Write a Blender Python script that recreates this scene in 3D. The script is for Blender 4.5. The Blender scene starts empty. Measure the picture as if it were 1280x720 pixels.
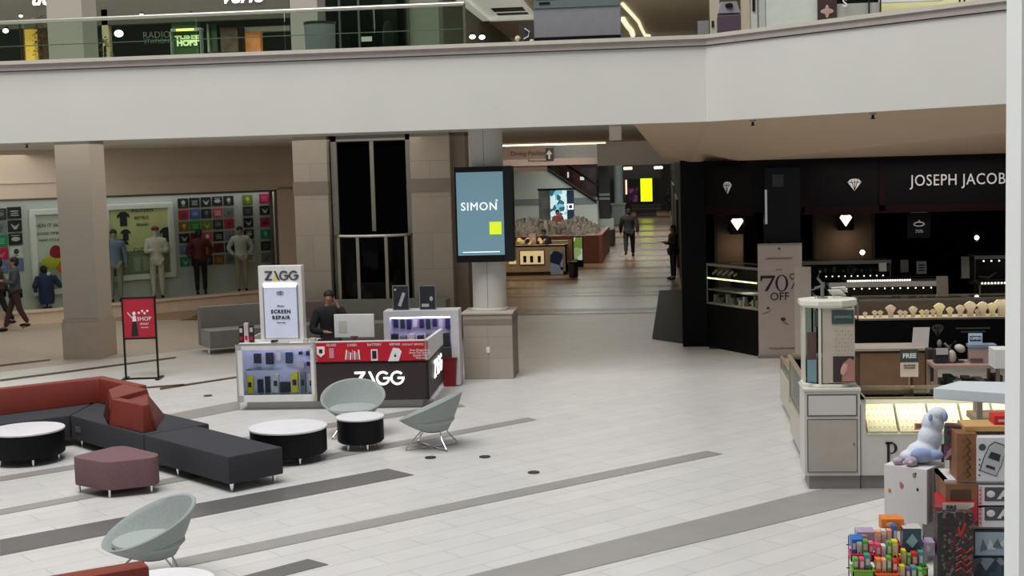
import bpy, bmesh, math, random
from mathutils import Vector, Matrix
random.seed(7)
R = math.radians
COL = bpy.context.scene.collection
SC = bpy.context.scene
PI = math.pi
# ------------------------------------------------------------------ camera geometry
FPX, CH, YAW, ROLL, PIT = 1700.0, 3.55, R(6.5), 0.0275, math.atan(150/1700)
Fv = Vector((-math.sin(YAW)*math.cos(PIT), math.cos(YAW)*math.cos(PIT), -math.sin(PIT)))
R0 = Vector((math.cos(YAW), math.sin(YAW), 0)); U0 = R0.cross(Fv)
Rv = R0*math.cos(ROLL)-U0*math.sin(ROLL); Uv = U0*math.cos(ROLL)+R0*math.sin(ROLL)
def ray(x, y): return Fv+Rv*((x-640)/FPX)+Uv*((360-y)/FPX)
def atz(x, y, z=0.0):
    d = ray(x, y); t = (z-CH)/d.z; return Vector((d.x*t, d.y*t, z))
def aty(x, y, Y):
    d = ray(x, y); t = Y/d.y; return Vector((d.x*t, Y, CH+d.z*t))
def onv(x, y, p, rz):
    d = ray(x, y); nx, ny = -math.sin(rz), math.cos(rz)
    t = (p[0]*nx+p[1]*ny)/(d.x*nx+d.y*ny); return Vector((d.x*t, d.y*t, CH+d.z*t))
def LP(e, x, y, yl=0.0):
    "pixel -> (x,z) in the local frame of thing e on its local plane y=yl"
    rz = e.rotation_euler.z; c, s = math.cos(rz), math.sin(rz)
    p = (e.location.x-s*yl, e.location.y+c*yl)
    q = onv(x, y, p, rz); dx, dy = q.x-e.location.x, q.y-e.location.y
    return (dx*c+dy*s, q.z-e.location.z)
# ------------------------------------------------------------------ materials
MATS = {}
def mat(name, col, rough=0.6, metal=0.0, emit=None, es=1.0, var=0.04, vs=6.0, coat=0, bump=0.0):
    if name in MATS: return MATS[name]
    m = bpy.data.materials.new(name); m.use_nodes = True; nt = m.node_tree; N = nt.nodes; K = nt.links
    b = N['Principled BSDF']
    c = [((v/255)/12.92 if v/255 <= .04045 else ((v/255+.055)/1.055)**2.4) for v in col]
    if var > 0:
        tc = N.new('ShaderNodeTexCoord'); ns = N.new('ShaderNodeTexNoise'); ns.inputs['Scale'].default_value = vs
        ns.inputs['Detail'].default_value = 2
        rp = N.new('ShaderNodeValToRGB'); K.new(tc.outputs['Object'], ns.inputs['Vector']); K.new(ns.outputs['Fac'], rp.inputs['Fac'])
        rp.color_ramp.elements[0].position = .3; rp.color_ramp.elements[1].position = .7
        rp.color_ramp.elements[0].color = [max(0, v*(1-var)) for v in c]+[1]; rp.color_ramp.elements[1].color = [min(1, v*(1+var)) for v in c]+[1]
        K.new(rp.outputs['Color'], b.inputs['Base Color'])
        if bump:
            bp = N.new('ShaderNodeBump'); bp.inputs['Strength'].default_value = bump; K.new(ns.outputs['Fac'], bp.inputs['Height']); K.new(bp.outputs['Normal'], b.inputs['Normal'])
    else: b.inputs['Base Color'].default_value = c+[1]
    b.inputs['Roughness'].default_value = rough; b.inputs['Metallic'].default_value = metal
    if coat: b.inputs['Coat Weight'].default_value = coat
    if emit is not None:
        e = [((v/255)/12.92 if v/255 <= .04045 else ((v/255+.055)/1.055)**2.4) for v in emit]
        b.inputs['Emission Color'].default_value = e+[1]; b.inputs['Emission Strength'].default_value = es
    MATS[name] = m; return m
def glassmat(name, tint=(255, 255, 255), refl=0.12, rough=0.02, opac=None):
    if name in MATS: return MATS[name]
    m = bpy.data.materials.new(name); m.use_nodes = True; nt = m.node_tree; N = nt.nodes; K = nt.links; N.clear()
    o = N.new('ShaderNodeOutputMaterial'); mx = N.new('ShaderNodeMixShader'); t = N.new('ShaderNodeBsdfTransparent'); g = N.new('ShaderNodeBsdfGlossy')
    t.inputs['Color'].default_value = [(v/255)**2.2 for v in tint]+[1]; g.inputs['Roughness'].default_value = rough
    g.inputs['Color'].default_value = (.9, .95, .92, 1)
    lw = N.new('ShaderNodeLayerWeight'); lw.inputs['Blend'].default_value = refl; K.new(lw.outputs['Fresnel'], mx.inputs['Fac'])
    K.new(t.outputs[0], mx.inputs[1]); K.new(g.outputs[0], mx.inputs[2]); K.new(mx.outputs[0], o.inputs['Surface'])
    MATS[name] = m; return m
def tilemat(name, c1, c2, cm, bw, rh, ms, rough, rot, bumpy=0.0):
    if name in MATS: return MATS[name]
    m = mat(name, c1, rough, var=0); nt = m.node_tree; N = nt.nodes; K = nt.links; b = N['Principled BSDF']
    tc = N.new('ShaderNodeTexCoord'); mp = N.new('ShaderNodeMapping'); mp.inputs['Rotation'].default_value = rot
    br = N.new('ShaderNodeTexBrick'); lin = lambda c: [(v/255)**2.2 for v in c]+[1]
    br.inputs['Color1'].default_value = lin(c1); br.inputs['Color2'].default_value = lin(c2); br.inputs['Mortar'].default_value = lin(cm)
    br.inputs['Scale'].default_value = 1; br.inputs['Mortar Size'].default_value = ms; br.inputs['Brick Width'].default_value = bw; br.inputs['Row Height'].default_value = rh
    br.inputs['Mortar Smooth'].default_value = .3
    K.new(tc.outputs['Object'], mp.inputs['Vector']); K.new(mp.outputs[0], br.inputs['Vector'])
    ns = N.new('ShaderNodeTexNoise'); ns.inputs['Scale'].default_value = 2.5; ns.inputs['Detail'].default_value = 5; K.new(tc.outputs['Object'], ns.inputs['Vector'])
    mx = N.new('ShaderNodeMixRGB'); mx.blend_type = 'MULTIPLY'; mx.inputs['Fac'].default_value = .18
    K.new(br.outputs['Color'], mx.inputs['Color1']); K.new(ns.outputs['Fac'], mx.inputs['Color2']); K.new(mx.outputs['Color'], b.inputs['Base Color'])
    return m
def blotch(name, cols, scale=14, rough=.5, emit=0.0):
    "printed picture or mixed merchandise made of coloured patches"
    if name in MATS: return MATS[name]
    m = bpy.data.materials.new(name); m.use_nodes = True; nt = m.node_tree; N = nt.nodes; K = nt.links; b = N['Principled BSDF']
    tc = N.new('ShaderNodeTexCoord'); v = N.new('ShaderNodeTexVoronoi'); v.inputs['Scale'].default_value = scale; K.new(tc.outputs['Object'], v.inputs['Vector'])
    sp = N.new('ShaderNodeSeparateColor'); K.new(v.outputs['Color'], sp.inputs[0])
    rp = N.new('ShaderNodeValToRGB'); rp.color_ramp.interpolation = 'CONSTANT'
    for i, c in enumerate(cols):
        e = rp.color_ramp.elements[i] if i < 2 else rp.color_ramp.elements.new(i/len(cols))
        e.position = i/len(cols); e.color = [(k/255)**2.2 for k in c]+[1]
    K.new(sp.outputs[0], rp.inputs['Fac']); K.new(rp.outputs['Color'], b.inputs['Base Color']); b.inputs['Roughness'].default_value = rough
    if emit: K.new(rp.outputs['Color'], b.inputs['Emission Color']); b.inputs['Emission Strength'].default_value = emit
    MATS[name] = m; return m
# ------------------------------------------------------------------ mesh builder
class MB:
    def __init__(s): s.v = []; s.f = []; s.m = []
    def add(s, vs, fs, mi=0):
        o = len(s.v); s.v += [tuple(v) for v in vs]; s.f += [tuple(i+o for i in f) for f in fs]; s.m += [mi]*len(fs); return s
    def box(s, x0, x1, y0, y1, z0, z1, mi=0):
        return s.add([(x0, y0, z0), (x1, y0, z0), (x1, y1, z0), (x0, y1, z0), (x0, y0, z1), (x1, y0, z1), (x1, y1, z1), (x0, y1, z1)],
                     [(0, 3, 2, 1), (4, 5, 6, 7), (0, 1, 5, 4), (1, 2, 6, 5), (2, 3, 7, 6), (3, 0, 4, 7)], mi)
    def prism(s, poly, z0, z1, mi=0, top=None):
        "poly in xy extruded between z0 and z1; top = optional top outline"
        n = len(poly); tp = top or poly
        a = sum(poly[i][0]*poly[(i+1) % n][1]-poly[(i+1) % n][0]*poly[i][1] for i in range(n))
        if a < 0: poly = poly[::-1]; tp = tp[::-1]
        return s.add([(p[0], p[1], z0) for p in poly]+[(p[0], p[1], z1) for p in tp],
                     [tuple(range(n))[::-1], tuple(range(n, 2*n))]+[(i, (i+1) % n, n+(i+1) % n, n+i) for i in range(n)], mi)
    def prismy(s, poly, y0, y1, mi=0):
        "poly in xz extruded between y0 (front) and y1"
        n = len(poly)
        a = sum(poly[i][0]*poly[(i+1) % n][1]-poly[(i+1) % n][0]*poly[i][1] for i in range(n))
        if a < 0: poly = poly[::-1]
        return s.add([(p[0], y0, p[1]) for p in poly]+[(p[0], y1, p[1]) for p in poly],
                     [tuple(range(n)), tuple(range(n, 2*n))[::-1]]+[(i, n+i, n+(i+1) % n, (i+1) % n) for i in range(n)], mi)
    def lathe(s, prof, cx=0, cy=0, n=32, sx=1, sy=1, mi=0, cap=True):
        vs = []; fs = []
        for r, z in prof:
            for k in range(n):
                a = 2*PI*k/n; vs.append((cx+r*sx*math.cos(a), cy+r*sy*math.sin(a), z))
        for j in range(len(prof)-1):
            for k in range(n): fs.append((j*n+k, j*n+(k+1) % n, (j+1)*n+(k+1) % n, (j+1)*n+k))
        if cap:
            fs.append(tuple(range(n))[::-1]); fs.append(tuple((len(prof)-1)*n+k for k in range(n)))
        return s.add(vs, fs, mi)
    def cyl(s, cx, cy, r, z0, z1, n=24, mi=0, r1=None): return s.lathe([(r, z0), (r if r1 is None else r1, z1)], cx, cy, n, mi=mi)
    def ell(s, c, r, n=16, mi=0, rot=None):
        vs = [(0, 0, -1)]; m = n//2
        for j in range(1, m):
            t = -PI/2+PI*j/m
            for k in range(n): a = 2*PI*k/n; vs.append((math.cos(t)*math.cos(a), math.cos(t)*math.sin(a), math.sin(t)))
        vs.append((0, 0, 1)); fs = [(0, 1+(k+1) % n, 1+k) for k in range(n)]
        for j in range(m-2):
            for k in range(n): fs.append((1+j*n+k, 1+j*n+(k+1) % n, 1+(j+1)*n+(k+1) % n, 1+(j+1)*n+k))
        L = len(vs)-1; fs += [(1+(m-2)*n+k, 1+(m-2)*n+(k+1) % n, L) for k in range(n)]
        q = []
        for v in vs:
            w = Vector((v[0]*r[0], v[1]*r[1], v[2]*r[2]))
            if rot is not None: w = rot @ w
            q.append((w.x+c[0], w.y+c[1], w.z+c[2]))
        return s.add(q, fs, mi)
    def tube(s, pts, r, n=8, mi=0):
        pts = [Vector(p) for p in pts]; rs = r if isinstance(r, (list, tuple)) else [r]*len(pts); vs = []; up = Vector((0, 0, 1))
        for i, p in enumerate(pts):
            d = ((pts[i]-pts[i-1]).normalized() if i else Vector())+((pts[i+1]-pts[i]).normalized() if i < len(pts)-1 else Vector())
            d.normalize(); a = d.cross(up) if abs(d.z) < .95 else d.cross(Vector((1, 0, 0))); a.normalize(); b = a.cross(d)
            for k in range(n): t = 2*PI*k/n; vs.append(p+(a*math.cos(t)+b*math.sin(t))*rs[i])
        fs = [(i*n+k, (i+1)*n+k, (i+1)*n+(k+1) % n, i*n+(k+1) % n) for i in range(len(pts)-1) for k in range(n)]
        fs += [tuple(range(n)), tuple((len(pts)-1)*n+k for k in range(n))[::-1]]
        return s.add(vs, fs, mi)
    def build(s, name, mats, parent=None, smooth=False, bevel=0.0):
        me = bpy.data.meshes.new(name); me.from_pydata([tuple(v) for v in s.v], [], s.f)
        mats = mats if isinstance(mats, (list, tuple)) else [mats]
        for m in mats: me.materials.append(m)
        me.polygons.foreach_set('material_index', s.m)
        if bevel:
            bm = bmesh.new(); bm.from_mesh(me); bmesh.ops.remove_doubles(bm, verts=bm.verts, dist=1e-5)
            bmesh.ops.bevel(bm, geom=[e for e in bm.edges if len(e.link_faces) == 2 and e.calc_face_angle(0) > .6], offset=bevel, segments=2, affect='EDGES', profile=.6, clamp_overlap=True)
            bm.to_mesh(me); bm.free()
        if smooth:
            me.polygons.foreach_set('use_smooth', [True]*len(me.polygons)); me.update()
            try: me.set_sharp_from_angle(angle=R(40))
            except Exception: pass
        me.update(); o = bpy.data.objects.new(name, me); COL.objects.link(o)
        if parent: o.parent = parent
        return o
def tag(o, label, cat, group=None, kind=None):
    if label: o['label'] = label
    if cat: o['category'] = cat
    if group: o['group'] = group
    if kind: o['kind'] = kind
    return o
def struct(o, label=None):
    o['kind'] = 'structure'
    if label: o['label'] = label
    return o
def thing(name, label, cat, loc=(0, 0, 0), rz=0.0, group=None):
    o = bpy.data.objects.new(name, None); COL.objects.link(o); o.empty_display_size = .1
    o.location = loc; o.rotation_euler = (0, 0, rz); return tag(o, label, cat, group)
def text(s, size, parent, mt, x, z, y=0.0, name='lettering', ext=0.004, center=True, rot=(PI/2, 0, 0), sx=1.0, shear=0.0, bold=0.0, space=1.0):
    c = bpy.data.curves.new('t', 'FONT'); c.body = s; c.size = size; c.extrude = ext; c.align_x = 'CENTER' if center else 'LEFT'; c.align_y = 'CENTER'
    c.shear = shear; c.offset = bold; c.space_character = space; c.resolution_u = 3
    o = bpy.data.objects.new('t', c); COL.objects.link(o); bpy.context.view_layer.update()
    me = bpy.data.meshes.new_from_object(o.evaluated_get(bpy.context.evaluated_depsgraph_get())); bpy.data.objects.remove(o); bpy.data.curves.remove(c)
    M = Matrix.Translation((x, y, z)) @ (Matrix.Rotation(rot[2], 4, 'Z') @ Matrix.Rotation(rot[0], 4, 'X')) @ Matrix.Diagonal((sx, 1, 1, 1)); me.transform(M)
    me.materials.clear(); me.materials.append(mt); me.name = name
    o = bpy.data.objects.new(name, me); COL.objects.link(o)
    if parent: o.parent = parent
    return o
def dup(root, loc=None, rz=None, label=None):
    r = root.copy(); COL.objects.link(r)
    if loc is not None: r.location = loc
    if rz is not None: r.rotation_euler = (0, 0, rz)
    if label: r['label'] = label
    for ch in list(root.children):
        c = ch.copy(); COL.objects.link(c); c.parent = r
        for g in list(ch.children):
            d = g.copy(); COL.objects.link(d); d.parent = c
    return r
def skin(name, verts, edges, rad, mt, parent, sub=1, root=0):
    me = bpy.data.meshes.new(name); me.from_pydata(verts, edges, []); o = bpy.data.objects.new(name, me); COL.objects.link(o)
    o.modifiers.new('s', 'SKIN'); sv = me.skin_vertices[0].data
    for i, r in enumerate(rad): sv[i].radius = r if isinstance(r, tuple) else (r, r); sv[i].use_root = (i == root)
    ss = o.modifiers.new('u', 'SUBSURF'); ss.levels = sub; ss.render_levels = sub
    bpy.context.view_layer.update()
    m2 = bpy.data.meshes.new_from_object(o.evaluated_get(bpy.context.evaluated_depsgraph_get())); bpy.data.objects.remove(o); bpy.data.meshes.remove(me)
    m2.materials.clear(); m2.materials.append(mt); m2.name = name
    m2.polygons.foreach_set('use_smooth', [True]*len(m2.polygons))
    o = bpy.data.objects.new(name, m2); COL.objects.link(o); o.parent = parent; return o
def area(name, loc, sx, sy, power, col=(1, 1, 1), rot=(0, 0, 0)):
    l = bpy.data.lights.new(name, 'AREA'); l.shape = 'RECTANGLE'; l.size = sx; l.size_y = sy; l.energy = power; l.color = col
    o = bpy.data.objects.new(name, l); COL.objects.link(o); o.location = loc; o.rotation_euler = rot; return o
# ------------------------------------------------------------------ palette
WHITE = mat('white_laminate', (222, 220, 218), .45)
PAINT = mat('pale_wall_paint', (208, 207, 200), .8, var=.02, vs=1)
BEIGE = mat('beige_wall_paint', (212, 200, 184), .8, var=.03, vs=1)
TRIM = mat('taupe_metal_trim', (170, 160, 156), .5)
STEEL = mat('brushed_steel', (190, 190, 188), .3, 1.0)
CHROME = mat('chrome', (225, 225, 228), .15, 1.0)
def dull(m, s=.15): m.node_tree.nodes['Principled BSDF'].inputs['Specular IOR Level'].default_value = s; return m
BLACK = dull(mat('black_plastic', (10, 10, 11), .45), .25)
BLACKV = dull(mat('black_vinyl', (12, 13, 15), .55), .2)
DGREY = dull(mat('dark_grey_fabric', (62, 63, 68), .8, var=.1, vs=60), .2)
MGREY = mat('mid_grey', (120, 120, 120), .6)
RUST = mat('rust_leather', (122, 44, 30), .5, var=.08, vs=4)
MAROON = mat('mauve_fabric', (116, 86, 90), .85, var=.15, vs=60)
SAGE = mat('grey_green_fabric', (152, 160, 157), .85, var=.06, vs=40)
TABW = mat('white_table_laminate', (226, 225, 228), .35)
RED = mat('signal_red', (190, 16, 40), .5)
DRED = dull(mat('dark_wine_panel', (26, 7, 9), .6), .1)
STONE = tilemat('stone_cladding', (172, 163, 150), (165, 156, 144), (140, 132, 122), 1.2, .75, .006, .5, (PI/2, 0, 0))
STONE2 = mat('stone_band', (128, 117, 106), .6)
COLP = mat('column_paint', (175, 167, 155), .7, var=.02, vs=1)
GLASS = glassmat('clear_glass', (245, 250, 248), .08)
GREENGLASS = glassmat('green_tinted_glass', (222, 232, 224), .10)
DARKGLASS = glassmat('dark_tinted_glass', (60, 62, 66), .12)
CASEW = mat('case_interior_white', (235, 232, 240), .6)
# lighting settings
WS = 0.25; SKY = 8000; EXPO = 0.0
WM = (1, .92, .82)
LAMPS = [(-9, 27, 4.25, 8, 5, 125, WM), (-15, 29.5, 4.2, 6, 5, 110, WM), (-2.5, 27, 4.25, 5, 6, 26, (1, .82, .62)), (-4, 37, 4.25, 8, 10, 75, (1, .82, .62)), (-5, 52, 6, 10, 12, 330, (1, .93, .84)), (-5, 70, 7, 12, 14, 1700, (.94, 1, .96)), (-2, 92, 5, 8, 14, 400, (1, .97, .93)),
         (-14, 30.5, 8.3, 16, 2, 260, (1, .95, .85)), (-1, 40, 8.4, 3, 14, 200, (1, .95, .85)), (7, 24, 8.3, 5, 2, 90, (1, .97, .9))]
# ================================================================== SETTING
FLT = tilemat('white_floor_tile', (214, 212, 209), (208, 206, 203), (178, 176, 173), 1.2, .3, .006, .38, (0, 0, -PI/4))
FLH = dull(tilemat('beige_floor_tile', (164, 134, 104), (158, 129, 100), (148, 120, 94), 1.2, .6, .004, .24, (0, 0, 0)), .16)
SG1 = mat('grey_floor_stripe', (148, 145, 141), .4, var=.05, vs=3); SG2 = mat('charcoal_floor_stripe', (98, 96, 95), .4, var=.05, vs=3)
SB1 = dull(mat('brown_floor_band', (74, 58, 46), .35, var=.05, vs=3), .2); SB2 = dull(mat('dark_entry_floor', (48, 46, 43), .6), .1)
FLL = tilemat('sand_floor_tile', (192, 180, 168), (188, 176, 164), (172, 160, 148), 1.2, .6, .005, .4, (0, 0, PI/4))
f = MB(); f.box(-45, 30, -4, 125, -.2, 0, 0)
def fp(pts, z, mi): f.add([(p[0], p[1], z) for p in pts], [tuple(range(len(pts)))] if sum(pts[i][0]*pts[(i+1) % len(pts)][1]-pts[(i+1) % len(pts)][0]*pts[i][1] for i in range(len(pts))) > 0 else [tuple(range(len(pts)))[::-1]], mi)
fp([(-45, 32.6), (.4, 32.6), (.4, 124), (-45, 124)], .002, 1)                          # hallway tile
fp([(-45, 23.5), (-13, 23.5), (-7.9, 29), (-7.9, 32.6), (-45, 32.6)], .0025, 6)        # tile in front of the clothes shop
px = lambda *a: [tuple(atz(x, y)[:2]) for x, y in a]
fp(px((215, 700), (883, 563.7), (904, 567.6), (215, 712)), .004, 2)
fp(px((0, 675), (485, 586), (518, 594), (0, 695)), .004, 3)
fp(px((576, 722), (1018.5, 613.5), (1115, 596), (1180, 604), (690, 722)), .004, 2)
fp(px((290, 724), (385, 699), (411, 706), (340, 724)), .004, 3)
fp(px((0, 596), (517, 512), (575, 505), (582, 508), (517, 518), (0, 602)), .004, 2)
fp(px((0, 637), (250, 591), (252, 597), (0, 644)), .004, 2)
fp(px((300, 588), (660, 522), (671, 525), (300, 596)), .004, 2)
fp(px((150, 530), (300, 501), (300, 512), (150, 541)), .004, 2)
for a, b, c, d in ((0, 456, 63, 449), (0, 474.5, 220, 446), (200, 485, 300, 470), (60, 493, 230, 480)):
    fp(px((a, b), (c, d), (c, d+2), (a, b+2.6)), .004, 4)
for Y0, Y1 in ((32.65, 32.8), (33.1, 33.75), (36.9, 37.3), (37.9, 38.1), (39.5, 40.1), (42.3, 43.1), (44.5, 44.8), (46.5, 47.4), (50, 51), (53, 53.4), (56, 57.4), (61, 62), (66, 68), (72, 74), (80, 83), (90, 94)):
    fp([(-12, Y0), (.36, Y0), (.36, Y1), (-12, Y1)], .004, 4)
for Y0, Y1 in ((32.45, 32.6),): fp([(-12, Y0), (.3, Y0), (.3, Y1), (-12, Y1)], .004, 4)
fp([(-.31, 27.63), (-.2, 38.4), (.42, 38.4), (.42, 26.7)], .006, 5)
fl = struct(f.build('floor', [FLT, FLH, SG1, SG2, SB1, SB2, FLL]), 'white tiled mall floor with grey diagonal stripes')
# ---- mezzanine: slab, fascia, trims
m = MB(); m.prism([(-40, 22.15), (.74, 22.15), (9.9, 13), (30, 13), (30, 44), (-40, 44)], 4.32, 5.15)
struct(m.build('ceiling', PAINT), 'pale underside of the upper gallery')
def fas(name, mt, y0, y1, z0, z1):
    m = MB(); k = y1-y0; q = .414*k
    m.prism([(-40, y0), (.68-q*0, y0), (9.78, y0-9.1), (30, y0-9.1), (30, y0-9.1+k), (9.78+q, y0-9.1+k), (.68+q, y1), (-40, y1)], z0, z1); return m.build(name, mt)
struct(fas('wall_gallery', PAINT, 22, 22.2, 4.2, 5.4), 'plain white balcony fascia of the upper gallery')
struct(fas('trim_1', TRIM, 21.95, 22.25, 5.4, 5.5)); struct(fas('trim_2', mat('cream_cap', (196, 190, 178), .4), 21.9, 22.3, 5.5, 5.56))
struct(fas('trim_3', mat('dark_joint', (70, 62, 58), .6), 21.97, 22.24, 5.385, 5.4))
m = MB()
A = [aty(785, 155, 22.25), Vector((.8, 22.25, 4.31)), Vector((9.9, 13.15, 4.31)), aty(832, 203, 27.3), Vector((.5, 26.4, 3.57)), Vector((1.57, 25.02, 3.57)), Vector((12, 25.02, 3.57))]
A[0].z = 4.31; A[3].z = 3.57
top = [Vector((-.5, 27.3, 4.33)), Vector((12, 27.3, 4.33))]
m.add(A, [(0, 3, 4), (0, 4, 1), (1, 4, 5), (1, 5, 2), (2, 5, 6)]); m.add([v+Vector((0, .06, .05)) for v in A], [(4, 3, 0), (1, 4, 0), (5, 4, 1), (2, 5, 1), (6, 5, 2)])
struct(m.build('ceiling_slope', mat('tan_soffit', (196, 172, 146), .8, var=.02, vs=1)), 'sloping beige soffit above the jewellery shop')
m = MB(); sp = [(-40, 22.3), (-.6, 22.3), (-.6, 22.34), (-40, 22.34)]; m.prism(sp, 4.27, 4.32)
# sprinkler heads
spr = None
for i, (x, y) in enumerate([(0, 0), (1, 0), (2, 0), (3, 0), (4, 0), (5, 0), (6, 0), (7, 0), (8, 0)]):
    X, Y = [(-10.6, 22.9), (-8.6, 22.6), (-12.9, 26.6), (-6.4, 23), (-2.2, 23.4), (-.75, 22.6), (1.4, 21.9), (3, 20.2), (5.2, 18.3)][i]
    if spr is None:
        spr = thing('sprinkler_head', 'x', 'sprinkler', (X, Y, 4.32)); b = MB(); b.cyl(0, 0, .05, -.03, 0, 12); b.build('escutcheon', STEEL, spr); b = MB(); b.cyl(0, 0, .02, -.08, -.03, 8); b.cyl(0, 0, .04, -.09, -.08, 12); b.build('deflector', BLACK, spr); o = spr
    else: o = dup(spr, (X, Y, 4.32 if i < 6 else 4.2))
    o['label'] = ['tiny ceiling sprinkler beneath the left gallery edge', 'tiny ceiling sprinkler beneath the gallery edge left of the lift', 'tiny sprinkler head in the ceiling left of the broad left column', 'tiny sprinkler head just above the lift front', 'tiny sprinkler in the ceiling above the hallway mouth', 'tiny sprinkler at the left tip of the sloping beige soffit', 'tiny sprinkler below the gallery corner', 'tiny sprinkler on the sloping soffit right of the gallery corner', 'rightmost tiny sprinkler on the sloping soffit'][i]; o['group'] = 'ceiling sprinklers'
for i in range(6, 9): pass
# ---- columns
def column(name, x0, x1, y0, y1, z0, z1, mt, base=None):
    m = MB(); m.box(x0, x1, y0, y1, z0, z1, 0)
    if base: m.box(x0-.05, x1+.05, y0-.05, y1+.05, 0, base, 1)
    return m.build(name, [mt, STONE2], bevel=.01)
t = thing('square_column', 'broad square beige column with a stone base rising through the gallery on the left', 'column', (-11.55, 26.02, 0))
m = MB(); m.box(-.34, .37, -.34, .36, .78, 9.3); m.build('shaft', COLP, t); m = MB(); m.box(-.38, .41, -.38, .4, 0, .74); m.box(-.36, .39, -.36, .38, .74, .8)
m.build('base', mat('column_stone_base', (176, 162, 147), .5, var=.06), t)
# near pillar at the right edge of view
q = aty(1257, 300, 7.3); m = MB(); m.box(q.x, q.x+.45, 7, 7.3, 0, 9)
t = m.build('white_pillar', mat('pillar_white', (240, 243, 240), .7, var=.01)); tag(t, 'close smooth white pillar cut by the right edge', 'pillar')
# ---- lift bay: two stone piers and dark glass shaft
def pier(x0, x1, lab):
    t = thing('stone_pier', lab, 'pier', ((x0+x1)/2, 28.4, 0), group='stone piers beside the lift'); w = (x1-x0)/2
    m = MB(); m.box(-w, w, -.4, .6, 0, 4.33); m.build('cladding', STONE, t); m = MB(); m.box(-w-.012, w+.012, -.412, .6, 3.1, 3.38); m.build('stone_band', STONE2, t)
pier(-7.75, -7.02, 'stone clad pier left of the dark glass lift'); pier(-5.25, -4.42, 'stone clad pier right of the dark glass lift')
t = thing('glass_lift', 'dark glass lift shaft between the two stone piers with a curved rail', 'lift', (-6.12, 28.3, 0))
m = MB(); m.box(-.86, -.74, -.1, .1, 0, 4.33); m.box(.74, .86, -.1, .1, 0, 4.33); m.box(-.86, .86, -.1, .1, 4.2, 4.33); m.box(-.03, .05, -.08, .02, 2.3, 4.3); m.build('frame', mat('lift_frame', (128, 126, 118), .5), t)
m = MB(); m.box(-.9, .9, .8, .9, 0, 4.3); m.box(-.9, -.8, .1, .9, 0, 4.3); m.box(.8, .9, .1, .9, 0, 4.3); m.build('shaft_wall', mat('lift_black', (10, 9, 9), .7), t)
m = MB(); m.box(-.74, .74, -.02, 0, 2.2, 4.2); m.build('glass_pane', DARKGLASS, t)
arc = lambda z, r=.82, b=.45: [(r*math.cos(a), -.05-b*math.sin(a), z) for a in [PI-PI*i/16 for i in range(17)]]
m = MB(); m.tube(arc(2.22), .035); m.build('curved_rail', STEEL, t)
m = MB()
for a in (2.65, 1.9, 1.15, .5): x, y = .82*math.cos(a), -.05-.45*math.sin(a); m.box(x-.03, x+.03, y-.03, y+.03, .0, 2.2)
m.build('rail_post', mat('lift_post', (150, 146, 136), .4), t)
m = MB(); vs = []
for i in range(17): a = PI-PI*i/16; vs += [(.8*math.cos(a), -.05-.43*math.sin(a), .05), (.8*math.cos(a), -.05-.43*math.sin(a), 2.2)]
m.add(vs, [(2*i, 2*i+2, 2*i+3, 2*i+1) for i in range(16)]); m.build('curved_glass', glassmat('smoky_glass', (120, 122, 120), .15), t)
m = MB(); m.box(-.1, .55, .3, .6, 2.25, 2.66); m.build('lift_cab_roof', MGREY, t); m = MB()
for x in (-.05, .15, .3, .5): m.ell((x, .4, 2.72), (.05, .04, .06), 8)
m.build('roof_fitting', mat('pale_fitting', (180, 180, 175), .5), t)
m = MB(); m.box(-.55, .3, .2, .35, .5, 1.18); m.build('inner_panel', mat('lift_panel', (140, 146, 142), .6), t)
# ---- clothes shop front at 45 degrees
WP = (-15.12, 32.46); WA = PI/4
sf = thing('clothes_shopfront', 'x', 'shopfront', (WP[0], WP[1], 0), WA)
sf['kind'] = 'structure'; sf['label'] = 'beige shop wall and long display window of the clothes shop'; del sf['category']; sf.name = 'wall_left'
m = MB(); m.box(-9, 7.3, 0, .25, 3.12, 4.33); m.box(-9, 7.3, -.04, 0, 3.5, 3.55); m.box(6.25, 7.3, 0, .25, 0, 3.2); m.box(-9, 7.3, 1.5, 1.7, 0, 4.33)
m.build('upper_wall', BEIGE, sf)
m = MB(); m.box(-9, 7.3, 0, 1.2, 0, .34); m.box(-9, 7.3, -.06, .02, .31, .37); m.build('window_ledge', mat('cream_ledge', (238, 220, 198), .6), sf)
m = MB(); m.box(-9, 6.3, .55, .65, .3, 3.2); m.build('display_backboard', mat('pale_green_board', (182, 185, 181), .6, var=.02), sf)
w1 = MB(); w1.box(-9, 6.2, .04, .055, .37, 3.12); w1 = w1.build('window_1', GLASS, sf)
m = MB(); m.box(-9, 6.25, .0, .06, 3.08, 3.13); m.box(6.19, 6.25, 0, .06, .3, 3.12); m.build('window_frame', mat('window_frame_grey', (90, 88, 84), .5), sf)  # window frame in one dark grey
class SW: pass
def SP(x, y, yl=.5):
    a, z = LP(sf, x, y, yl); return a, z
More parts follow.
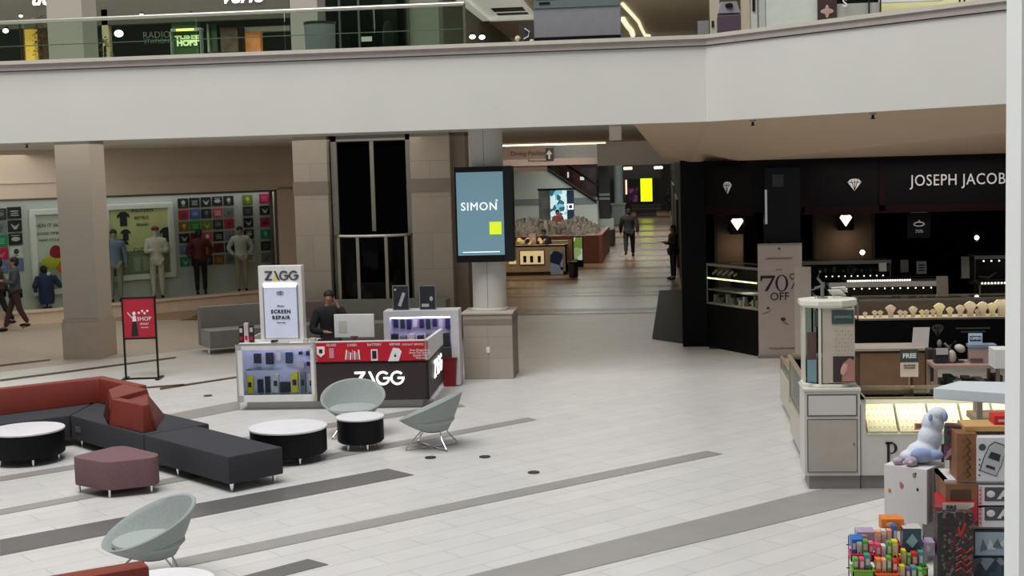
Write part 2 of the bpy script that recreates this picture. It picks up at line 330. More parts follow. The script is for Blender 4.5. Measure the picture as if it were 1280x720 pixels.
# framed light boxes
def lightbox(lab, x0, y0, x1, y1, cols, txt):
    a0, z1 = SP(x0, y0); a1, z0 = SP(x1, y1); w = a1-a0
    c = (WP[0]+math.cos(WA)*(a0+a1)/2-math.sin(WA)*.54, WP[1]+math.sin(WA)*(a0+a1)/2+math.cos(WA)*.54, z0)
    t = thing('framed_poster', lab, 'poster', c, WA, 'framed posters in the clothes shop window'); h = z1-z0
    m = MB(); g = .14
    m.box(-w/2, w/2, -.12, 0, 0, g); m.box(-w/2, w/2, -.12, 0, h-g, h); m.box(-w/2, -w/2+g, -.12, 0, g, h-g); m.box(w/2-g, w/2, -.12, 0, g, h-g); m.build('frame', WHITE, t, bevel=.02)
    m = MB(); m.box(-w/2+g, w/2-g, -.05, -.02, g, h-g); m.build('print', mat('print_'+cols[0], cols[1], .5, var=.12, vs=1.5), t)
    k = MB(); k.box(-w/2+g, w/2-g, -.056, -.05, g, h*.38); k.build('lower_picture', mat('print2_'+cols[0], cols[2], .5), t)
    for i, (s, x, z, sz, cc) in enumerate(txt): text(s, sz, t, mat('ink_%d%d%d' % cc, cc, .6, var=0), x, z, -.06, 'lettering')
    return t, w, h
t, w, h = lightbox('framed white poster with red and yellow artwork half behind the left column', 36, 262, 92, 366, ('w', (196, 200, 192), (150, 158, 130)), [('THEN IT WAS', -.05, 1.75, .13, (70, 70, 66)), ('GOOD TIMES', -.05, 1.55, .1, (90, 90, 84)), ('NEW STYLE', -.05, 1.38, .1, (90, 90, 84))])
m = MB(); m.ell((.1, -.07, 1.05), (.16, .02, .2), 12, 0); m.ell((.0, -.07, .82), (.3, .02, .16), 12, 1); m.ell((.3, -.072, .7), (.22, .02, .2), 12, 2); m.build('artwork', [mat('art_red', (140, 20, 34), .6), mat('art_yellow', (176, 176, 40), .6), mat('art_orange', (200, 90, 40), .6)], t)
t, w, h = lightbox('framed yellow green poster of hoodies and tees right of the left column', 128, 256, 219, 346, ('y', (205, 208, 150), (120, 135, 112)), [('WESTERN', .1, 1.82, .14, (60, 60, 40)), ('RETRO', .08, 1.62, .13, (120, 70, 50)), ('BRAND', .1, 1.44, .1, (60, 60, 40)), ('CLOTHING', .2, .78, .15, (40, 60, 44))])
for x, z, s in ((-.42, 1.62, .19), (-.38, 1.2, .15), (-.5, .9, .2), (.75, 1.15, .2)):
    k = MB(); k.prismy([(x-s*.5, z-s), (x+s*.5, z-s), (x+s*.5, z+s*.3), (x+s*.95, z+s*.1), (x+s*.8, z+s*.6), (x+s*.3, z+s*.95), (x-s*.3, z+s*.95), (x-s*.8, z+s*.6), (x-s*.95, z+s*.1), (x-s*.5, z+s*.3)], -.07, -.055); k.build('printed_tee', mat('tee_dark', (38, 44, 50), .6), t)
k = MB()
for x in (-.1, .15, .4): k.box(x-.09, x+.09, -.065, -.055, .22, .6)
k.build('printed_bottle', mat('bottle_print', (150, 160, 140), .6), t)
# tee-shirt panels (individual)
PC = {'black': (22, 24, 26), 'red': (168, 30, 50), 'blue': (64, 84, 140), 'green': (30, 120, 50), 'grey': (120, 122, 124), 'dark': (40, 40, 44), 'olive': (104, 116, 40), 'pink': (190, 70, 90), 'teal': (40, 120, 90), 'yellow': (190, 160, 50), 'maroon': (96, 18, 26), 'brown': (110, 80, 40), 'white': (196, 200, 196), 'magenta': (176, 20, 70), 'steel': (96, 112, 150)}
GR = {'black': (170, 170, 165), 'red': (70, 40, 90), 'blue': (120, 140, 190), 'green': (120, 200, 90), 'grey': (90, 90, 94), 'dark': (110, 110, 116), 'olive': (170, 190, 90), 'pink': (230, 210, 210), 'teal': (110, 190, 150), 'yellow': (160, 120, 30), 'maroon': (60, 8, 14), 'brown': (210, 150, 60), 'white': (60, 60, 60), 'magenta': (220, 90, 130), 'steel': (120, 136, 180)}
ordn = ['first', 'second', 'third', 'fourth', 'fifth', 'sixth', 'seventh']
NUMROW = ['top', 'second', 'third', 'fourth', 'fifth', 'bottom']
def tee(cx, cy, wpx, hpx, c, lab, shape):
    a, z = SP(cx, cy, .52); k = 32.5/1700; w = wpx*k*1.25; h = hpx*k*1.08
    loc = (WP[0]+math.cos(WA)*a-math.sin(WA)*.545, WP[1]+math.sin(WA)*a+math.cos(WA)*.545, z-h/2)
    t = thing('shirt_panel', lab, 'shirt panel', loc, WA, 'square tee shirt panels in the clothes shop window')
    m = MB(); m.box(-w/2, w/2, -.03, 0, 0, h); m.build('panel', mat('tee_'+c, PC[c], .7, var=.15, vs=9), t)
    m = MB()
    if shape == 0: m.ell((0, -.03, h*.55), (w*.2, .006, h*.25), 10); m.box(-w*.15, w*.15, -.034, -.03, h*.15, h*.22)
    elif shape == 1: m.box(-w*.3, w*.3, -.034, -.03, h*.6, h*.68); m.box(-w*.25, w*.25, -.034, -.03, h*.42, h*.5); m.box(-w*.3, w*.3, -.034, -.03, h*.24, h*.32)
    elif shape == 2: m.prismy([(-w*.32, h*.7), (0, h*.45), (w*.32, h*.7), (w*.1, h*.2), (-w*.1, h*.2)], -.034, -.03)
    else: m.ell((0, -.03, h*.5), (w*.33, .005, h*.2), 12); m.box(-w*.3, w*.3, -.034, -.03, h*.78, h*.84)
    m.build('graphic', mat('gr_'+c, GR[c], .7, var=0), t)
grid = [['black']*5, ['red', 'blue', 'dark', 'pink', 'grey'], ['brown', 'green', 'olive', 'dark', 'red'], ['black', 'maroon', 'pink', 'black', 'grey'], ['steel', 'magenta', 'yellow', 'maroon', 'dark'], ['teal', 'dark', 'dark', 'brown', 'grey']]
for r in range(6):
    for c in range(5):
        cx = 229+c*14.2+r*.55; cy = 254+r*14.9-c*.85-(.3*r)
        tee(cx, cy, 12.2, 12.4, grid[r][c], '%s graphic tee panel, %s row and %s from the left in the five-wide grid' % (grid[r][c], NUMROW[r], ordn[c]), (r*2+c) % 4)
for r in range(6):
    c = ['olive', 'dark', 'black', 'black', 'steel', 'white'][r]
    tee(309.5+r*.6, 249.5+r*14.4, 12.2, 12.4, c, '%s tee panel, %s of the single column right of the grid' % (c, NUMROW[r]), r % 4)
    c = ['magenta', 'black', 'red', 'teal', 'dark', 'grey'][r]
    tee(330.5+r*.5, 248+r*14.8, 12.2, 12.4, c, '%s tee panel, %s of the rightmost single column' % (c, NUMROW[r]), (r+1) % 4)
for r in range(5):
    c = ['black', 'black', 'black', 'white', 'steel'][r]
    tee(18+r*.8, 266+r*16.4, 14, 14, c, '%s tee panel, %s of the column beside the white framed poster' % (c, ordn[r]), (r+1) % 4)
    c = ['dark', 'grey', 'teal', 'magenta', 'steel'][r]
    tee(-.5+r*.8, 268+r*16.4, 14, 14, c, '%s tee panel, %s down at the left edge of view' % (c, ordn[r]), (r+3) % 4)
# ---- hallway and far court
m = MB(); m.box(-10.9, -10.4, 37.9, 125, 0, 4.3)
struct(m.build('wall_hall_left', BEIGE))
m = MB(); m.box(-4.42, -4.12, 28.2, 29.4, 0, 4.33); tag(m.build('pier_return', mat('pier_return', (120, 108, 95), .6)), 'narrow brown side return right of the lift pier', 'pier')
m = MB(); m.box(.42, .7, 27.2, 98, 0, 4.33); struct(m.build('wall_hall_right', dull(mat('dark_shop_glass_wall', (20, 19, 19), .6), .1)))
m = MB(); m.box(.36, .42, 30, 34, .2, 2.6); m.box(.36, .42, 44, 52, .2, 2.4); m.box(.36, .42, 60, 75, .2, 2.6); struct(m.build('window_2', dull(mat('dim_shop_window', (50, 46, 42), .5), .15)))
m = MB(); m.box(-14, .7, 43.95, 44.2, 4.3, 4.34); m.build('ceiling_edge', PAINT).name = 'trim_4'; bpy.data.objects['trim_4']['kind'] = 'structure'
lt = MB(); a = aty(570, 176.5, 43.5); b_ = aty(757, 174.5, 43.5); lt.box(a.x, b_.x, 43.5, 43.6, 4.24, 4.29)
tag(lt.build('cove_light', mat('cove_glow', (255, 240, 215), .5, emit=(255, 235, 200), es=1.1)), 'long thin light cove along the hallway ceiling edge', 'light strip')
def hanger(name, x0, y0, x1, y1, Y, d, mt, parent=None, base=None, bevel=0):
    a = aty(x0, y0, Y); b = aty(x1, y1, Y); m = MB(); m.box(min(a.x, b.x), max(a.x, b.x), Y, Y+d, min(a.z, b.z) if base is None else base, max(a.z, b.z)); return m.build(name, mt, parent, bevel=bevel)
# far court upper white wall, beam with sign
struct(hanger('wall_far_upper', 560, 150, 760, 203, 76, 1, mat('far_white', (205, 208, 205), .8)))
bt = hanger('beam', 560, 186, 692, 204, 60, .8, mat('tan_beam', (158, 132, 112), .6)); tag(bt, 'tan overhead beam carrying the dining direction sign', 'beam'); bt.name = 'overhead_beam'
hanger('lower_lip', 560, 202, 748, 205, 59.9, .2, mat('pink_lip', (205, 182, 168), .5), bt)
hanger('lower_panel', 560, 205, 684, 214, 60.2, .2, mat('tan_beam2', (140, 116, 100), .6), bt)
st = hanger('sign_panel', 682, 185, 692, 201, 59.8, .1, mat('sign_dark', (30, 24, 24), .5), bt)
o = aty(661, 194, 59.9); text('Dining Pavilion', .27, bt, mat('sign_brown', (60, 40, 34), .6, var=0), o.x, o.z+.08, 59.85); text('Restrooms', .18, bt, mat('sign_brown', (60, 40, 34), .6, var=0), o.x+.35, o.z-.25, 59.85)
o = aty(686.6, 193, 59.75); m = MB(); m.prismy([(o.x-.14, o.z), (o.x, o.z+.18), (o.x+.14, o.z)], 59.7, 59.78); m.box(o.x-.04, o.x+.04, 59.7, 59.78, o.z-.2, o.z); m.build('arrow', mat('arrow_white', (225, 220, 210), .5, var=0), bt)
struct(hanger('wall_far_bulkhead', 746, 176, 850, 204.6, 58, 1, mat('grey_bulkhead', (92, 86, 78), .8)))
struct(hanger('wall_far_white_bulkhead', 693, 182, 746, 203, 62, 1, mat('far_white', (205, 208, 205), .8)))
# light fittings of the far court
fx = None
for i, (x, y, Y) in enumerate([(672, 180, 59), (724, 179.5, 57), (732, 179.8, 56.5), (740, 180, 56), (578, 182, 57), (785, 212, 90), (823, 211, 90), (596, 181, 59)]):
    o = aty(x, y, Y)
    if fx is None:
        fx = thing('ceiling_fixture', 'x', 'light', o, group='small bright ceiling fittings of the far court'); m = MB(); m.box(-.16, .16, -.1, .1, 0, .14); m.build('housing', MGREY, fx); m = MB(); m.box(-.17, .17, -.13, -.09, .0, .12); m.build('lamp_panel', mat('lamp_glow', (255, 240, 210), .5, emit=(255, 238, 205), es=3), fx); t = fx
    else: t = dup(fx, o)
    if Y > 80: t.scale = (1.6, 1.6, 1.3)
    t['label'] = ['bright fitting over the sign arrow', 'leftmost of three bright fittings right of the arrow sign', 'middle of three bright fittings right of the arrow sign', 'rightmost of three bright fittings right of the arrow sign', 'bright fitting between lift pier and screen column', 'bright far fitting above the purple poster', 'bright far fitting right of the yellow screen', 'bright fitting close beside the screen column'][i]
# hanging white box under the gallery edge
o = aty(769, 164, 25); m = MB(); m.box(-.11, .11, 0, .2, 0, .38); t = m.build('ceiling_box', mat('box_white', (190, 184, 176), .6), bevel=.01); t.location = (o.x, o.y, 4.0); tag(t, 'small white box fixed to the ceiling above the hallway', 'ceiling box')
# escalator
t = thing('escalator', 'white clad escalator side sloping down to the right at the end of the hallway', 'escalator', (0, 76, 0))
P = [aty(x, y, 76) for x, y in ((560, 212), (684, 212), (746, 253), (748, 290))]; poly = [(p.x, p.z) for p in P]+[(P[-1].x, 0), (P[0].x, 0)]; poly[3] = (P[3].x, 0); poly = poly[:4]+[(P[0].x, 0)]
m = MB(); m.prismy(poly, 0, 1.8); m.build('side_cladding', mat('pale_cladding', (188, 196, 190), .6, var=.03, vs=1), t)
m = MB(); a, b = aty(560, 259.5, 75.9), aty(747, 254.5, 75.9); m.add([(a.x, -.03, a.z), (b.x, -.03, b.z), (b.x, -.03, b.z+.35), (a.x, -.03, a.z+.35), (a.x, 0, a.z), (b.x, 0, b.z), (b.x, 0, b.z+.35), (a.x, 0, a.z+.35)], [(0, 1, 2, 3), (4, 7, 6, 5), (0, 4, 5, 1), (3, 2, 6, 7)]); m.build('grey_band', mat('clad_band', (120, 130, 130), .6), t)
m = MB(); m.tube([(P[1].x, -.05, P[1].z+.05), (P[2].x, -.05, P[2].z+.05)], .08); m.tube([(P[1].x, 1.7, P[1].z+.9), (P[2].x, 1.7, P[2].z+.9)], .06); m.build('handrail', BLACK, t)
# dark shops behind and above the escalator
m = MB(); a, b = aty(560, 204, 92), aty(850, 290, 92); m.box(-16, 3, 104, 105, 0, 6); m.box(-16, -.2, 92, 92.4, 2.6, 5); struct(m.build('wall_far_end', mat('far_dark', (40, 35, 34), .6)))
for i, (x0, y0, x1, y1, c, n) in enumerate([(688, 206, 699, 240, (70, 64, 50), 'olive banner'), (700, 206, 714, 240, (58, 30, 26), 'brown banner'), (715, 208, 726, 238, (86, 40, 36), 'rust banner'), (726, 210, 746, 252, (74, 66, 66), 'grey banner'), (772, 225, 782, 252, (60, 30, 34), 'maroon banner')]):
    o = hanger('shop_banner', x0, y0, x1, y1, 90+i*.3, .15, mat('far_'+n.replace(' ', '_'), c, .6, var=.3, vs=2)); tag(o, 'dim %s on the dark far shop front beyond the escalator' % n, 'banner', 'dim banners in the far shops')
o = hanger('lit_sign', 709, 215, 711, 222, 89, .1, mat('tiny_sign', (220, 220, 215), .5, emit=(230, 230, 225), es=.6)); tag(o, 'tiny white lit sign above the escalator slope', 'sign')
o = hanger('lit_sign', 725, 221, 730, 225, 89, .1, mat('tiny_sign', (220, 220, 215), .5)); tag(o, 'tiny white sign right above the escalator foot', 'sign')
# directory screens on escalator side
t = thing('directory_kiosk', 'wide three-part screen bank with a glowing pale blue middle in front of the escalator', 'screen', (0, 70, 0))
for x0, x1, mt, n in ((673, 687, mat('grey_photo', (84, 88, 88), .5, var=.5, vs=2), 'left_screen'), (687.5, 708, blotch('blue_screen', [(200, 232, 240), (120, 190, 210), (40, 90, 110), (220, 240, 245)], 5, .4, .55), 'middle_screen'), (708.5, 717, mat('navy_screen', (14, 30, 48), .4, emit=(10, 30, 60), es=.6), 'right_screen')):
    a, b = aty(x0, 238, 70), aty(x1, 238, 70); m = MB(); m.box(a.x, b.x, 0, .2, .55, a.z-0.0); m.build(n, mt, t)
a = aty(713, 258.5, 69.8); m = MB(); s = .14; 
for q in ((-s, s, s-.05, s), (-s, s, -s, -s+.05), (-s, -s+.05, -s, s), (s-.05, s, -s, s)): m.box(a.x+q[0], a.x+q[1], -.05, -.01, a.z+q[2], a.z+q[3])
m.build('square_logo', mat('logo_white', (240, 245, 250), .5, emit=(235, 240, 250), es=1.2), t)
a = aty(673, 238, 70); b = aty(718, 238, 70); m = MB(); m.box(a.x-.05, b.x+.05, -.01, .25, a.z-.02, a.z+.08); m.box(a.x-.05, b.x+.05, .0, .25, 0, .55); m.build('casing', BLACK, t)
# far pieces right of escalator
t = thing('lift_tower', 'narrow dark tower with two pale bands at the end of the hallway', 'tower', (0, 78, 0)); a, b = aty(748, 205, 78), aty(763, 277, 78)
m = MB(); m.box(a.x, b.x, 0, 1, .5, 3.6); m.build('shaft', mat('tower_dark', (20, 22, 24), .4), t); m = MB()
for y in (243, 248): q = aty(755, y, 77.9); m.box(a.x, b.x, -.05, 0, q.z-.08, q.z+.05)
m.build('pale_band', mat('tower_band', (120, 126, 126), .5), t); m = MB(); m.box(a.x-.3, b.x+.2, -.1, 1.2, 0, .5); m.build('plinth', mat('far_plinth', (165, 170, 166), .6), t)
t = thing('far_round_column', 'slim white round column on a square pedestal at the end of the hallway', 'column', (-2.75, 82.4, 0)); m = MB(); m.cyl(0, 0, .27, 1.25, 3.9, 20); m.build('shaft', mat('far_col', (170, 182, 180), .6), t)
m = MB(); m.box(-.42, .36, -.4, .4, 0, 1.2); m.box(-.5, .42, -.45, .45, 1.15, 1.25); m.build('pedestal', mat('far_ped', (150, 158, 154), .6), t)
t = thing('vertical_lit_sign', 'glowing yellow green upright screen at the hallway end', 'screen', (0, 100, 0)); a, b = aty(800.5, 221, 100), aty(815.5, 251.5, 100)
m = MB(); m.box(a.x-.06, b.x+.06, 0, .2, 0, a.z+.06); m.build('casing', BLACK, t); m = MB(); m.box(a.x, b.x, -.03, 0, b.z, a.z); m.build('screen', mat('yellow_screen', (210, 240, 20), .4, emit=(205, 240, 10), es=1.5, var=.1, vs=3), t)
o = hanger('purple_poster', 785, 235, 797, 252, 98, .15, blotch('purple_print', [(90, 30, 100), (60, 20, 80), (150, 90, 130), (70, 30, 60)], 4)); tag(o, 'purple poster left of the glowing yellow screen', 'poster')
o = hanger('wall_light', 781.5, 225, 784, 243, 97, .15, mat('warm_tube', (240, 225, 205), .5, emit=(240, 215, 190), es=1)); tag(o, 'pale upright light beside the purple poster', 'light')
t = thing('far_bench', 'low dark bench beneath the yellow screen at the hallway end', 'bench', (0, 93, 0)); a, b = aty(789, 260, 93), aty(826, 266, 93)
m = MB(); m.box(a.x, b.x, 0, .9, .38, .55); m.build('seat', mat('bench_dark', (52, 44, 44), .6), t); m = MB(); m.box(a.x+.3, b.x-.3, .1, .8, 0, .38); m.build('base', mat('bench_base', (76, 66, 64), .6), t)
m = MB(); m.box(a.x, b.x, .7, .9, .55, .8); m.build('backrest', mat('bench_back', (60, 50, 50), .6), t)
o = hanger('far_kiosk', 757, 287, 768, 304, 60, 1.4, mat('far_ottoman', (36, 34, 33), .7), base=0, bevel=.06); o.name = 'round_ottoman'; tag(o, 'dark low upholstered block right of the brown hallway kiosk', 'ottoman')
# ---- hallway kiosks
t = thing('display_kiosk', 'pale wooden hallway kiosk with lit cases and a blue poster', 'kiosk', (0, 44.5, 0)); WD = mat('pale_wood', (176, 158, 128), .5, var=.06)
a, b = aty(575, 346, 44.5), aty(708, 306, 44.5); X0, X1, ZT = a.x, b.x, b.z
m = MB(); m.box(X0, X1, 0, .06, .12, ZT); m.box(X0, X1, .05, 3, .12, .35); m.box(X1-.05, X1, 0, 3, .12, ZT); m.box(X0, X1, .0, .5, ZT-.05, ZT); m.box(X0, X1, 2.6, 3, .12, ZT); m.build('counter', WD, t)
m = MB(); m.box(X0+.1, X1-.1, .1, 2.9, 0, .12); m.build('plinth', mat('kiosk_plinth', (90, 78, 62), .6), t)
def pxbox(t, n, x0, y0, x1, y1, yl, d, mt, bevel=0):
    a = LP(t, x0, y0, yl); b = LP(t, x1, y1, yl); m = MB(); m.box(min(a[0], b[0]), max(a[0], b[0]), yl, yl+d, min(a[1], b[1]), max(a[1], b[1])); return m.build(n, mt, t, bevel=bevel)
pxbox(t, 'lit_case', 650, 314, 680, 330, -.03, .04, mat('lit_case', (235, 215, 170), .5, emit=(240, 215, 160), es=.45)); pxbox(t, 'case_frame', 649, 313, 681, 331, -.02, .03, mat('case_frame', (90, 66, 44), .5))
pxbox(t, 'lit_case', 636, 320, 645, 330, -.03, .04, mat('lit_case', (235, 215, 170), .5)); pxbox(t, 'poster', 687.5, 314, 704, 343, -.03, .04, blotch('blue_poster', [(150, 180, 215), (110, 150, 200), (30, 50, 90), (170, 195, 220), (20, 40, 70)], 3.2, .4))
for x in (656, 664.5, 674): pxbox(t, 'watch', x-2, 320, x+2, 328, -.05, .02, BLACK)
m = MB()
for i in range(40): x = random.uniform(X0+.2, X1-.3); m.ell((x, random.uniform(.2, 1.1), ZT+random.uniform(.02, .16)), (.07, .06, .08), 6, i % 3)
m = m.build('goods', [mat('gold_goods_glow', (235, 210, 140), .4, emit=(240, 205, 120), es=.35), mat('cream_goods', (230, 220, 200), .5), mat('dark_goods', (60, 56, 46), .5)], t); m['kind'] = 'stuff'  # gold goods emit a faint glow that stands in for lighting on them
pxbox(t, 'pink_card', 661, 292, 670, 305, .6, .05, mat('pinkish_card', (215, 185, 190), .5))
pxbox(t, 'side_case', 709.5, 300, 715.5, 326, .5, .05, mat('pale_side_panel', (150, 130, 105), .5))
o = thing('light_display', 'tall lit white and green advert panel at the end of the brown hallway kiosk', 'sign', (0, 47.8, 0)); a, b = aty(717, 297, 47.8), aty(728, 325, 47.8)
m = MB(); m.box(a.x, b.x, 0, .1, b.z, a.z); m.build('panel', blotch('green_ad', [(225, 225, 215), (160, 190, 130), (235, 235, 225), (120, 150, 70)], 3, .4, .4), o); m = MB(); m.box(a.x-.03, b.x+.03, .02, .15, 0, a.z+.04); m.build('frame', BLACK, o)
t = thing('merchandise_kiosk', 'long brown hallway kiosk heaped with muted merchandise', 'kiosk', (0, 49.5, 0)); a, b = aty(729.5, 328, 49.5), aty(752, 294, 49.5); BR = mat('brown_wood', (112, 62, 44), .5, var=.08)
m = MB(); m.box(-8, b.x, 0, 7, 0, b.z); m.build('cabinet', BR, t)
m = MB(); rnd = random.Random(3)
for i in range(700):
    x = rnd.uniform(-8, b.x-.15); y = rnd.uniform(.2, 6.8); q = min(1, (b.x-x)/1.0)*min(1, y/2.5); h = b.z+q*.5*(.75+.25*math.sin(x*3.1+y))*rnd.uniform(.82, 1.0); k = rnd.uniform(.04, .12)
    m.prism([(x-k, y-k*.8), (x+k, y-k), (x+k*.8, y+k), (x-k, y+k)], b.z, h, i % 4, top=[(x-k*.5, y-k*.6), (x+k*.4, y-k*.7), (x+k*.5, y+k*.6), (x-k*.7, y+k*.4)])
o = m.build('merchandise', [mat('gd_a', (100, 98, 86), .7), mat('gd_b', (116, 108, 96), .7), mat('gd_c', (82, 72, 62), .7), mat('gd_d', (128, 120, 110), .7)], t); o['kind'] = 'stuff'
m = MB(); m.box(b.x-.1, b.x+.02, -.02, .1, 0, b.z+.02); m.build('corner_post', mat('corner_wood', (140, 96, 74), .5), t)
t = thing('trash_bin', 'dark rounded waste bin beside the pale hallway kiosk', 'bin', (*atz(717, 347)[:2], 0)); m = MB(); m.lathe([(.12, 0), (.15, .03), (.155, .42), (.14, .47)], n=20); m.build('body', mat('bin_dark', (28, 28, 30), .5), t, True); m = MB(); m.lathe([(.155, .46), (.14, .51), (.06, .54)], n=20); m.build('lid', BLACK, t, True)
# ================================================================== ATRIUM FURNITURE
# round drum tables
def drum(lab, x, y, r, nl=5, z=.42, group='round drum tables'):
    t = thing('drum_table', lab, 'table', (x, y, 0), .3, group)
    m = MB(); m.lathe([(r-.03, .085), (r, .11), (r, z-.035), (r-.012, z-.025)], n=48); m.build('drum', BLACKV, t, True)
    m = MB(); m.lathe([(r-.01, z-.03), (r+.008, z-.026), (r+.012, z-.008), (r+.006, z)], n=48); m.build('tabletop', TABW, t, True)
    for i in range(nl):
        a = 2*PI*i/nl; m = MB(); m.cyl((r-.09)*math.cos(a), (r-.09)*math.sin(a), .017, 0, .09, 10); m.build('leg', CHROME, t, True)
    return t
def ctr(xa, ya, xb, yb, z=.42):
    p = (atz(xa, ya, z)+atz(xb, yb, z))/2; return p.x, p.y
x, y = ctr(312, 534, 408, 531); drum('larger white topped black drum table beside the end of the charcoal bench', x, y, .475)
x, y = ctr(420, 521, 480, 518.5); drum('small white topped black drum table in front of the sage chair facing the camera', x, y, .3)
x, y = ctr(-12, 540, 77, 531); drum('large white topped black drum table cut by the left edge', x, y, .46)
p = atz(222, 714, .42); drum('white tabletop just showing at the bottom edge beside the red sofa back', p.x, p.y-.27, .37)
# mauve ottoman: four sided with rounded corners
t = thing('ottoman', 'mauve fabric ottoman on short chrome legs in front of the sofa corner', 'ottoman', (-6.28, 14.7, 0))
base = [(-.5, -.1), (.05, -.42), (.53, -.16), (.5, .05), (-.08, .5), (-.22, .48)]
def rnd_poly(p, r, k=5):
    out = []; n = len(p)
    for i in range(n):
        a, b, c = Vector(p[i-1]), Vector(p[i]), Vector(p[(i+1) % n]); u = (a-b).normalized(); v = (c-b).normalized(); rr = min(r, (a-b).length*.45, (c-b).length*.45); s, e = b+u*rr, b+v*rr
        for j in range(k+1): q = j/k; w = s*(1-q)**2+b*2*q*(1-q)+e*q*q; out.append((w.x, w.y))
    return out
op = rnd_poly(base, .12); m = MB(); m.prism(op, .09, .415); m.build('cushion', MAROON, t, True, bevel=.018)
for x, y in ((-.42, -.08), (.05, -.34), (.44, -.1), (-.12, .4)): m = MB(); m.cyl(x, y, .015, 0, .1, 10); m.build('leg', CHROME, t, True)
# modular sofa
t = thing('modular_sofa', 'modular sofa of charcoal seats with rust backrests ending in a long bench', 'sofa', (0, 0, 0))
e1 = Vector((.753, -.658)); n1 = Vector((.658, .753)); O = Vector((-7.95, 17.19))
Q = lambda s, d: tuple(O+e1*s+n1*d)
e0 = Vector((-.745, -.667)); n0 = Vector((-.667, .745)); Q0 = lambda s, d: tuple(O+e0*s+n0*d)
Lb = (Vector((-4.9, 14.53))-O).length
def seat(name, poly, z0=.1, z1=.42): m = MB(); m.prism(poly, z0, z1); return m.build(name, DGREY, t, True, bevel=.025)
s1 = (Vector((-6.4, 15.84))-O).length
seat('bench_seat', [Q(s1+.01, 0), Q(Lb, 0), Q(Lb, .72), Q(s1+.01, .74)])
seat('seat', [Q(0, 0), Q(s1-.01, 0), Q(s1-.01, .92), Q(-.1, .92), tuple(O+Vector((-.1, 1.15)))])
seat('seat', [Q0(.01, 0), Q0(4.2, 0), Q0(4.2, .92), Q0(.15, .92), tuple(O+Vector((-.12, 1.15)))])
m = MB(); bk = [Q0(0.0, .68), Q0(4.2, .68), Q0(4.2, .92), Q0(.08, .95), tuple(O+Vector((-.06, 1.26))), Q(.45, .9), Q(.5, .66), tuple(O+Vector((-.02, .94)))]
bt_ = [Q0(0.02, .76), Q0(4.2, .76), Q0(4.2, .92), Q0(.08, .95), tuple(O+Vector((-.06, 1.26))), Q(.45, .9), Q(.5, .72), tuple(O+Vector((-.02, 1.0)))]
m.prism(bk, .42, .76, top=bt_); m.build('backrest', RUST, t, True, bevel=.02)
Ap, Bp, Dp, Cp = (-7.5, 17.6), (-6.87, 17.2), (-6.36, 15.93), (-7.0, 16.4)
bA, bB, bD, bC = (-7.46, 17.2), (-6.7, 17.2), (-6.44, 15.87), (-7.13, 16.5)
m = MB()
m.prism([(-7.46, 17.12), (-7.40, 17.78), (-6.82, 17.3), (-7.12, 16.5)], .42, .755, top=[(-7.42, 17.25), (-7.4, 17.74), (-6.88, 17.24), (-7.06, 16.5)])
m.prism([(-7.12, 16.5), (-6.43, 15.9), (-6.32, 16.1), (-7.0, 16.75)], .42, .755, top=[(-7.06, 16.47), (-6.44, 15.97), (-6.39, 16.07), (-7.0, 16.6)])
m.prism([(-7.05, 16.5), (-6.33, 16.05), (-6.6, 17.1), (-6.83, 17.3)], .42, .70, top=[(-7.03, 16.52), (-6.4, 16.02), (-6.84, 17.15), (-6.89, 17.23)])
m.build('corner_backrest', RUST, t, True, bevel=.012)
for q in (Q(.12, .1), Q(s1-.1, .1), Q(s1+.1, .64), Q(Lb-.08, .08), Q(Lb-.08, .64), Q(Lb-1.3, .08), Q0(1.6, .08), Q0(3.9, .1)):
    m = MB(); m.cyl(q[0], q[1], .014, 0, .1, 10, r1=.03); m.build('leg', CHROME, t, True)
m = MB(); m.prism([Q(.16, -.012), Q(.3, -.012), Q(.3, .01), Q(.16, .01)], .22, .29); m.build('power_socket', mat('socket', (96, 98, 100), .4), t)
# second sofa piece at the bottom edge
p0, p1 = atz(178, 699, .76), atz(40, 722, .76); d = (p1-p0).normalized(); d.z = 0; n = Vector((d.y, -d.x, 0)); n = n if n.y < 0 else -n
t = thing('rust_sofa', 'rust red sofa back poking up at the bottom left edge', 'sofa', (p0.x, p0.y, 0), math.atan2(-d.y, -d.x))
m = MB(); m.box(-2.4, 0, -.2, 0, .40, .76); m.build('backrest', RUST, t, True, bevel=.03); m = MB(); m.box(-2.4, 0, -.85, .0, .1, .42); m.build('seat', DGREY, t, True, bevel=.03)
for x, y in ((-.1, -.1), (-.1, -.75), (-2.2, -.1)): m = MB(); m.cyl(x, y, .02, 0, .1, 10); m.build('leg', CHROME, t, True)
